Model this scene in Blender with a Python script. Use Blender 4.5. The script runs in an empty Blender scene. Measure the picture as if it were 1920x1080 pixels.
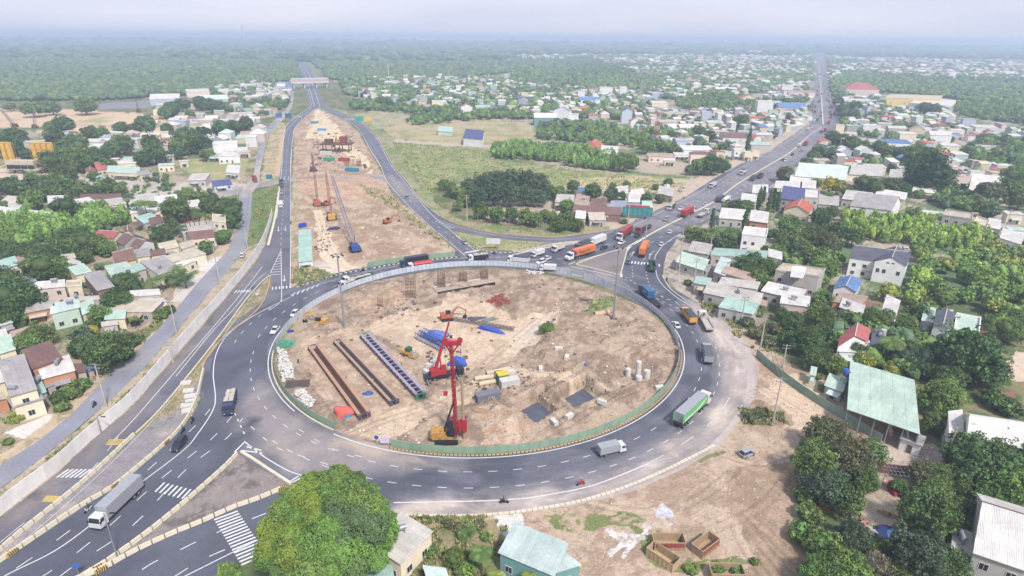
import bpy, bmesh, math, random
import numpy as np
from mathutils import Vector, Matrix
SC = bpy.context.scene
COL = SC.collection
rnd = random.Random(7)
# ---------------------------------------------------------------- camera
FPX, CAMH, PITCH, ROLL = 1151.0, 85.0, math.radians(22.25), math.radians(0.567)
_f = np.array([0, math.cos(PITCH), -math.sin(PITCH)]); _r0 = np.array([1, 0, 0.]); _u0 = np.array([0, math.sin(PITCH), math.cos(PITCH)])
_r = _r0*math.cos(ROLL) + _u0*math.sin(ROLL); _u = -_r0*math.sin(ROLL) + _u0*math.cos(ROLL)
cam = bpy.data.cameras.new('camera'); co = bpy.data.objects.new('camera', cam); COL.objects.link(co)
cam.sensor_width = 36; cam.lens = 36*FPX/1920; cam.clip_start = 1; cam.clip_end = 90000
co.matrix_world = Matrix(((_r[0], _u[0], -_f[0], 0), (_r[1], _u[1], -_f[1], 0), (_r[2], _u[2], -_f[2], CAMH), (0, 0, 0, 1)))
SC.camera = co
# ---------------------------------------------------------------- sky, sun, exposure
SUN_EL, SUN_AZ = math.radians(50), math.radians(150)      # azimuth from +Y towards +X
w = bpy.data.worlds.new('World'); SC.world = w; w.use_nodes = True
nt = w.node_tree; bg = nt.nodes['Background']; bg.inputs[1].default_value = 0.15
sky = nt.nodes.new('ShaderNodeTexSky'); sky.sky_type = 'NISHITA'; sky.sun_disc = False
sky.sun_elevation = SUN_EL; sky.sun_rotation = SUN_AZ; sky.altitude = 50; sky.air_density = 1.0; sky.dust_density = 2.5; sky.ozone_density = 1.5
tc = nt.nodes.new('ShaderNodeTexCoord'); mp = nt.nodes.new('ShaderNodeMapping'); mp.inputs['Scale'].default_value = (1.2, 1.2, 9)
nz = nt.nodes.new('ShaderNodeTexNoise'); nz.inputs['Scale'].default_value = 2.2; nz.inputs['Detail'].default_value = 4
rp = nt.nodes.new('ShaderNodeValToRGB'); rp.color_ramp.elements[0].position = .3; rp.color_ramp.elements[1].position = .75
rp.color_ramp.elements[0].color = (2.32, 2.42, 3.05, 1); rp.color_ramp.elements[1].color = (2.95, 2.92, 3.32, 1)
mx = nt.nodes.new('ShaderNodeMixRGB'); mx.inputs[0].default_value = 0.88     # thin overcast veil over the blue sky
L = nt.links
L.new(tc.outputs['Generated'], mp.inputs[0]); L.new(mp.outputs[0], nz.inputs[0]); L.new(nz.outputs[0], rp.inputs[0])
L.new(sky.outputs[0], mx.inputs[1]); L.new(rp.outputs[0], mx.inputs[2]); L.new(mx.outputs[0], bg.inputs[0])
sl = bpy.data.lights.new('sun', 'SUN'); sl.energy = 2.75; sl.angle = math.radians(6); sl.color = (1, .95, .88)
so = bpy.data.objects.new('sun', sl); COL.objects.link(so)
so.rotation_euler = (math.pi/2 - SUN_EL, 0, math.pi - SUN_AZ)
SC.view_settings.view_transform = 'Standard'; SC.view_settings.look = 'None'; SC.view_settings.gamma = 1
SC.view_settings.exposure = 1.02
SC.cycles.volume_bounces = 0; SC.cycles.max_bounces = 6; SC.cycles.diffuse_bounces = 2; SC.cycles.transparent_max_bounces = 6

# ---------------------------------------------------------------- pixel <-> world (survey of the photograph)
def G(x, y, z=0.0):
    d = _f*FPX + _r*(x-960) + _u*(540-y); t = (z-CAMH)/d[2]
    return (d[0]*t, d[1]*t, z)
def GN(X, Y):
    d = _f[None, :]*FPX + _r[None, :]*(X[:, None]-960) + _u[None, :]*(540-Y[:, None])
    t = -CAMH/d[:, 2]
    return d[:, 0]*t, d[:, 1]*t
def PX(x, y, z=0.0):
    p = np.array([x, y, z-CAMH]); a = p@_f
    return 960+FPX*(p@_r)/a, 540-FPX*(p@_u)/a
def PXN(x, y):
    p = np.stack([x, y, np.full_like(x, -CAMH)], 1); a = p@_f
    return 960+FPX*(p@_r)/a, 540-FPX*(p@_u)/a
def dist(x, y):
    g = G(x, y); return math.sqrt(g[0]**2+g[1]**2+CAMH**2)
KA = 0.60
def lin(c):
    c = c/255.0; return (c/12.92 if c <= .04045 else ((c+.055)/1.055)**2.4)
def C(r, g, b, k=KA): return (lin(r)*k, lin(g)*k, lin(b)*k, 1)
def inpoly(X, Y, P):
    ins = np.zeros(len(X), bool); n = len(P)
    x0 = min(p[0] for p in P); x1 = max(p[0] for p in P); y0 = min(p[1] for p in P); y1 = max(p[1] for p in P)
    m = np.where((X >= x0) & (X <= x1) & (Y >= y0) & (Y <= y1))[0]
    if len(m) == 0: return ins
    x = X[m]; y = Y[m]; r = np.zeros(len(m), bool)
    for i in range(n):
        xi, yi = P[i]; xj, yj = P[i-1]
        if yi == yj: continue
        c = ((yi > y) != (yj > y)) & (x < (xj-xi)*(y-yi)/(yj-yi)+xi); r ^= c
    ins[m] = r; return ins
def inp(x, y, P): return bool(inpoly(np.array([float(x)]), np.array([float(y)]), P)[0])
_tab = np.random.RandomState(3).rand(256, 256)
def vn(x, y, s, seed=0):
    x = x/s+seed*17.3; y = y/s+seed*9.1
    xi = np.floor(x).astype(int); yi = np.floor(y).astype(int); fx = x-xi; fy = y-yi
    fx = fx*fx*(3-2*fx); fy = fy*fy*(3-2*fy)
    a = _tab[xi & 255, yi & 255]; b = _tab[(xi+1) & 255, yi & 255]; c = _tab[xi & 255, (yi+1) & 255]; d = _tab[(xi+1) & 255, (yi+1) & 255]
    return (a*(1-fx)+b*fx)*(1-fy)+(c*(1-fx)+d*fx)*fy
def fbm(x, y, s, o=4, seed=0):
    r = 0; a = .5
    for i in range(o): r = r+a*vn(x, y, s, seed+i); a *= .5; s *= .5
    return r/(1-.5**o)
def smooth(P, n=6, closed=False):
    Q = []; m = len(P)
    for i in range(m if closed else m-1):
        if closed: p0, p1, p2, p3 = P[i-1], P[i], P[(i+1) % m], P[(i+2) % m]
        else: p0, p1, p2, p3 = P[max(i-1, 0)], P[i], P[i+1], P[min(i+2, m-1)]
        for k in range(n):
            t = k/n
            Q.append(tuple(.5*(2*p1[j]+(p2[j]-p0[j])*t+(2*p0[j]-5*p1[j]+4*p2[j]-p3[j])*t*t+(3*p1[j]-p0[j]-3*p2[j]+p3[j])*t**3) for j in (0, 1)))
    if not closed: Q.append(tuple(P[-1]))
    return Q

# ---------------------------------------------------------------- materials
def mat(name, col=None, rough=.8, spec=.25, metal=0, n1=0, a1=0, n2=0, a2=0, bump=0, bscale=0, src='col', coord='Object', coat=0, hue=0, tint=None, trans=0):
    """src: 'col' fixed, 'obj' object colour, 'attr' colour attribute Col."""
    m = bpy.data.materials.new(name); m.use_nodes = True; t = m.node_tree; N = t.nodes; K = t.links
    b = N['Principled BSDF']; b.inputs['Roughness'].default_value = rough; b.inputs['Specular IOR Level'].default_value = spec; b.inputs['Metallic'].default_value = metal
    if coat: b.inputs['Coat Weight'].default_value = coat; b.inputs['Coat Roughness'].default_value = .1
    if src == 'col': s = N.new('ShaderNodeRGB'); s.outputs[0].default_value = col; out = s.outputs[0]
    elif src == 'oxa':
        s = N.new('ShaderNodeObjectInfo'); a_ = N.new('ShaderNodeAttribute'); a_.attribute_name = 'Col'; q_ = N.new('ShaderNodeMixRGB'); q_.blend_type = 'MULTIPLY'; q_.inputs[0].default_value = 1; K.new(s.outputs['Color'], q_.inputs[1]); K.new(a_.outputs['Color'], q_.inputs[2]); out = q_.outputs[0]
    elif src == 'obj': s = N.new('ShaderNodeObjectInfo'); out = s.outputs['Color']
    else: s = N.new('ShaderNodeAttribute'); s.attribute_name = 'Col'; out = s.outputs['Color']
    tcn = N.new('ShaderNodeTexCoord') if coord == 'Object' else N.new('ShaderNodeNewGeometry'); cs = tcn.outputs['Object'] if coord == 'Object' else tcn.outputs['Position']
    for sc, am in ((n1, a1), (n2, a2)):
        if not am: continue
        z = N.new('ShaderNodeTexNoise'); z.inputs['Scale'].default_value = sc; z.inputs['Detail'].default_value = 5; K.new(cs, z.inputs[0])
        r = N.new('ShaderNodeMapRange'); r.inputs[1].default_value = .3; r.inputs[2].default_value = .7; r.inputs[3].default_value = 1-am; r.inputs[4].default_value = 1+am; K.new(z.outputs[0], r.inputs[0])
        x = N.new('ShaderNodeMixRGB'); x.blend_type = 'MULTIPLY'; x.inputs[0].default_value = 1; K.new(out, x.inputs[1]); K.new(r.outputs[0], x.inputs[2]); out = x.outputs[0]
    if tint:      # (colour, noise scale, threshold): worn / stained patches with a shape of their own
        z = N.new('ShaderNodeTexNoise'); z.inputs['Scale'].default_value = tint[1]; z.inputs['Detail'].default_value = 6; K.new(cs, z.inputs[0])
        r = N.new('ShaderNodeMapRange'); r.inputs[1].default_value = tint[2]; r.inputs[2].default_value = tint[2]+.12; K.new(z.outputs[0], r.inputs[0])
        x = N.new('ShaderNodeMixRGB'); K.new(r.outputs[0], x.inputs[0]); K.new(out, x.inputs[1]); x.inputs[2].default_value = tint[0]; out = x.outputs[0]
    if hue:
        oi = N.new('ShaderNodeObjectInfo'); r = N.new('ShaderNodeMapRange'); r.inputs[3].default_value = 1-hue; r.inputs[4].default_value = 1+hue; K.new(oi.outputs['Random'], r.inputs[0])
        x = N.new('ShaderNodeMixRGB'); x.blend_type = 'MULTIPLY'; x.inputs[0].default_value = 1; K.new(out, x.inputs[1]); K.new(r.outputs[0], x.inputs[2]); out = x.outputs[0]
    K.new(out, b.inputs['Base Color'])
    if bump:
        z = N.new('ShaderNodeTexNoise'); z.inputs['Scale'].default_value = bscale; z.inputs['Detail'].default_value = 6; K.new(cs, z.inputs[0])
        u = N.new('ShaderNodeBump'); u.inputs['Strength'].default_value = 1; u.inputs['Distance'].default_value = bump; K.new(z.outputs[0], u.inputs['Height']); K.new(u.outputs[0], b.inputs['Normal'])
    if trans:
        tl = N.new('ShaderNodeBsdfTranslucent'); K.new(out, tl.inputs[0]); ms = N.new('ShaderNodeMixShader'); ms.inputs[0].default_value = trans
        K.new(b.outputs[0], ms.inputs[1]); K.new(tl.outputs[0], ms.inputs[2]); K.new(ms.outputs[0], N['Material Output'].inputs[0])
    return m
M = {}
M['ground'] = mat('ground', src='attr', rough=.95, spec=.1, n1=.45, a1=.13, n2=2.6, a2=.19, bump=.28, bscale=1.5, coord='W')
M['asphalt'] = mat('asphalt', src='attr', rough=.72, spec=.3, n1=.12, a1=.08, n2=1.3, a2=.09, coord='W', tint=(C(78, 80, 92), .07, .63))
M['line'] = mat('road_paint', C(238, 238, 240), rough=.6, n1=1.5, a1=.12, coord='W', tint=(C(120, 120, 128), 1.3, .66))
M['concrete'] = mat('concrete', C(206, 200, 192), rough=.9, n1=.6, a1=.14, n2=4, a2=.08)
M['pale'] = mat('pale_concrete', C(228, 225, 220), rough=.9, n1=.5, a1=.10, n2=4, a2=.06)
M['kerb'] = mat('kerb_paint', C(238, 228, 205), rough=.8, n1=.7, a1=.12)
M['obj'] = mat('coloured_surface', src='obj', rough=.75, n1=.6, a1=.10, n2=5, a2=.06)
M['paint'] = mat('vehicle_paint', src='obj', rough=.4, spec=.4, coat=.2, n1=2, a1=.05)
M['wallp'] = mat('wall_plaster', src='obj', rough=.9, n1=.35, a1=.09, n2=2.5, a2=.07, tint=(C(150, 140, 128), .5, .70))
M['roof'] = mat('roof_sheet', src='obj', rough=.6, spec=.3, n1=.25, a1=.12, n2=2, a2=.08, tint=(C(168, 142, 122), .3, .64), hue=.08)
def sheets(m):      # corrugation and patched sheets of slightly different age
    t = m.node_tree; N = t.nodes; K = t.links; b = N['Principled BSDF']; src = b.inputs['Base Color'].links[0].from_socket; tcn = N.new('ShaderNodeTexCoord')
    br = N.new('ShaderNodeTexBrick'); br.inputs['Scale'].default_value = 1; br.inputs['Brick Width'].default_value = 1.1; br.inputs['Row Height'].default_value = 3.2; br.inputs['Mortar Size'].default_value = .03; br.offset = .0
    br.inputs['Color1'].default_value = (.90, .90, .90, 1); br.inputs['Color2'].default_value = (1.06, 1.05, 1.03, 1); br.inputs['Mortar'].default_value = (.80, .79, .78, 1); K.new(tcn.outputs['Object'], br.inputs[0])
    x = N.new('ShaderNodeMixRGB'); x.blend_type = 'MULTIPLY'; x.inputs[0].default_value = 1; K.new(src, x.inputs[1]); K.new(br.outputs[0], x.inputs[2]); K.new(x.outputs[0], b.inputs['Base Color'])
    wv = N.new('ShaderNodeTexWave'); wv.inputs['Scale'].default_value = 1.4; K.new(tcn.outputs['Object'], wv.inputs[0]); u = N.new('ShaderNodeBump'); u.inputs['Distance'].default_value = .05; K.new(wv.outputs['Fac'], u.inputs['Height']); K.new(u.outputs[0], b.inputs['Normal'])
sheets(M['roof'])
M['leaf'] = mat('foliage', src='oxa', rough=.6, spec=.2, n1=.5, a1=.18, n2=2.5, a2=.2, hue=.14, trans=.25)
M['leafc'] = mat('foliage_mass', src='attr', rough=.7, spec=.15, n1=.08, a1=.18, n2=.9, a2=.25, coord='W', trans=.15)
M['bark'] = mat('bark', C(120, 100, 82), rough=.9, n1=2, a1=.2)
M['glass'] = mat('dark_glass', C(48, 54, 64), rough=.3, spec=.35)
M['dark'] = mat('dark_metal', C(62, 62, 68), rough=.6, metal=.3)
M['rubber'] = mat('rubber', C(48, 48, 52), rough=.9)
M['steel'] = mat('galvanised_steel', C(176, 180, 188), rough=.5, metal=.4)
M['rust'] = mat('rusty_steel', C(122, 88, 72), rough=.85, n1=2, a1=.25)
M['lamp'] = mat('lamp_lens', C(240, 240, 235), rough=.2)
M['red_lens'] = mat('red_lens', C(190, 40, 35), rough=.25)
M['skin'] = mat('skin', C(196, 150, 120), rough=.6)

# ---------------------------------------------------------------- mesh builder
class MB:
    def __init__(s): s.v = []; s.f = []; s.m = []
    def add(s, vs, fs, mi=0, T=None):
        n = len(s.v)
        s.v += [tuple(T@Vector(p)) for p in vs] if T is not None else [tuple(p) for p in vs]
        s.f += [tuple(i+n for i in f) for f in fs]; s.m += [mi]*len(fs); return s
    def box(s, x0, x1, y0, y1, z0, z1, mi=0, T=None):
        return s.add([(x0, y0, z0), (x1, y0, z0), (x1, y1, z0), (x0, y1, z0), (x0, y0, z1), (x1, y0, z1), (x1, y1, z1), (x0, y1, z1)],
                     [(0, 3, 2, 1), (4, 5, 6, 7), (0, 1, 5, 4), (1, 2, 6, 5), (2, 3, 7, 6), (3, 0, 4, 7)], mi, T)
    def prism(s, poly, z0, z1, mi=0, T=None):
        n = len(poly)
        return s.add([(p[0], p[1], z0) for p in poly]+[(p[0], p[1], z1) for p in poly],
                     [tuple(range(n-1, -1, -1)), tuple(range(n, 2*n))]+[(i, (i+1) % n, n+(i+1) % n, n+i) for i in range(n)], mi, T)
    def side(s, prof, y0, y1, mi=0, T=None):      # profile in x-z, extruded across y
        n = len(prof)
        return s.add([(p[0], y0, p[1]) for p in prof]+[(p[0], y1, p[1]) for p in prof],
                     [tuple(range(n)), tuple(range(2*n-1, n-1, -1))]+[(i, n+i, n+(i+1) % n, (i+1) % n) for i in range(n)], mi, T)
    def tube(s, p, q, r1, r2=None, n=8, mi=0, T=None):
        r2 = r1 if r2 is None else r2; p = Vector(p); q = Vector(q); d = (q-p)
        if d.length < 1e-6: return s
        d.normalize(); a = d.orthogonal().normalized(); b = d.cross(a); vs = []
        for c, r in ((p, r1), (q, r2)):
            for i in range(n):
                t = 2*math.pi*i/n; vs.append(tuple(c+a*(r*math.cos(t))+b*(r*math.sin(t))))
        return s.add(vs, [tuple(range(n-1, -1, -1)), tuple(range(n, 2*n))]+[(i, (i+1) % n, n+(i+1) % n, n+i) for i in range(n)], mi, T)
    def bar(s, p, q, w=.1, h=None, mi=0): return s.tube(p, q, w*.7, n=4, mi=mi)
    def lattice(s, p, q, w0, w1, n, r=.06, mi=0):
        p = Vector(p); q = Vector(q); d = (q-p).normalized(); a = d.orthogonal().normalized()
        if abs(d.z) < .98: a = d.cross(Vector((0, 0, 1))).normalized()
        b = d.cross(a); P = []
        for i in range(n+1):
            t = i/n; c = p.lerp(q, t); wd = (w0+(w1-w0)*t)/2; P.append([c+a*wd+b*wd, c-a*wd+b*wd, c-a*wd-b*wd, c+a*wd-b*wd])
        for i in range(n):
            for k in range(4):
                s.tube(P[i][k], P[i+1][k], r, n=4, mi=mi); s.tube(P[i][k], P[i+1][(k+1) % 4], r*.6, n=3, mi=mi)
                s.tube(P[i][k], P[i][(k+1) % 4], r*.6, n=3, mi=mi)
        return s
    def build(s, name, m, parent=None, color=None, smooth_=False):
        me = bpy.data.meshes.new(name); me.from_pydata(s.v, [], s.f)
        for x in (m if isinstance(m, (list, tuple)) else [m]): me.materials.append(x)
        if any(s.m): me.polygons.foreach_set('material_index', s.m)
        if smooth_: me.polygons.foreach_set('use_smooth', [True]*len(me.polygons))
        me.update(); return link(name, me, parent, color)
def link(name, me, parent=None, color=None):
    o = bpy.data.objects.new(name, me); COL.objects.link(o)
    if parent is not None: o.parent = parent
    if color is not None: o.color = color
    return o
def tag(o, label=None, cat=None, group=None, kind=None):
    if label: o['label'] = label
    if cat: o['category'] = cat
    if group: o['group'] = group
    if kind: o['kind'] = kind
    return o
def thing(name, label, cat, loc=(0, 0, 0), rz=0, group=None):
    o = bpy.data.objects.new(name, None); COL.objects.link(o); o.location = loc; o.rotation_euler = (0, 0, rz); o.empty_display_size = .5
    return tag(o, label, cat, group)
KIDS = {}
def kids(o):
    if o.name not in KIDS: KIDS[o.name] = [c for c in COL.objects if c.parent == o]
    return KIDS[o.name]
def dup(o, loc=None, rz=None, label=None, parent=None, paint=None, sc=None):
    """copy a thing with copies of its parts and sub-parts"""
    c = o.copy(); COL.objects.link(c)
    if parent is not None: c.parent = parent
    if loc is not None: c.location = loc
    if rz is not None: c.rotation_euler = (0, 0, rz)
    if sc is not None: c.scale = sc if isinstance(sc, tuple) else (sc, sc, sc)
    if label: c['label'] = label
    if paint and o.name.split('.')[0] in paint: c.color = paint[o.name.split('.')[0]]
    for k in kids(o): dup(k, parent=c, paint=paint)
    return c
def npmesh(name, V, Fq, m, col=None, smooth_=False):
    """fast mesh from numpy arrays; Fq (n,k) faces; col per-vertex rgba"""
    me = bpy.data.meshes.new(name); k = Fq.shape[1]
    me.vertices.add(len(V)); me.vertices.foreach_set('co', V.astype(np.float32).ravel())
    me.loops.add(Fq.size); me.loops.foreach_set('vertex_index', Fq.astype(np.int32).ravel())
    me.polygons.add(len(Fq)); me.polygons.foreach_set('loop_start', np.arange(0, Fq.size, k, dtype=np.int32)); me.polygons.foreach_set('loop_total', np.full(len(Fq), k, np.int32))
    if smooth_: me.polygons.foreach_set('use_smooth', np.ones(len(Fq), bool))
    me.materials.append(m); me.update(calc_edges=True)
    if col is not None:
        a = me.color_attributes.new('Col', 'FLOAT_COLOR', 'POINT'); a.data.foreach_set('color', col.astype(np.float32).ravel())
    return me
# ================================================================ GROUND
RC = (-9.9, 171.2); RR = 60.0             # roundabout: centre and radius of the fenced island
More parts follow.
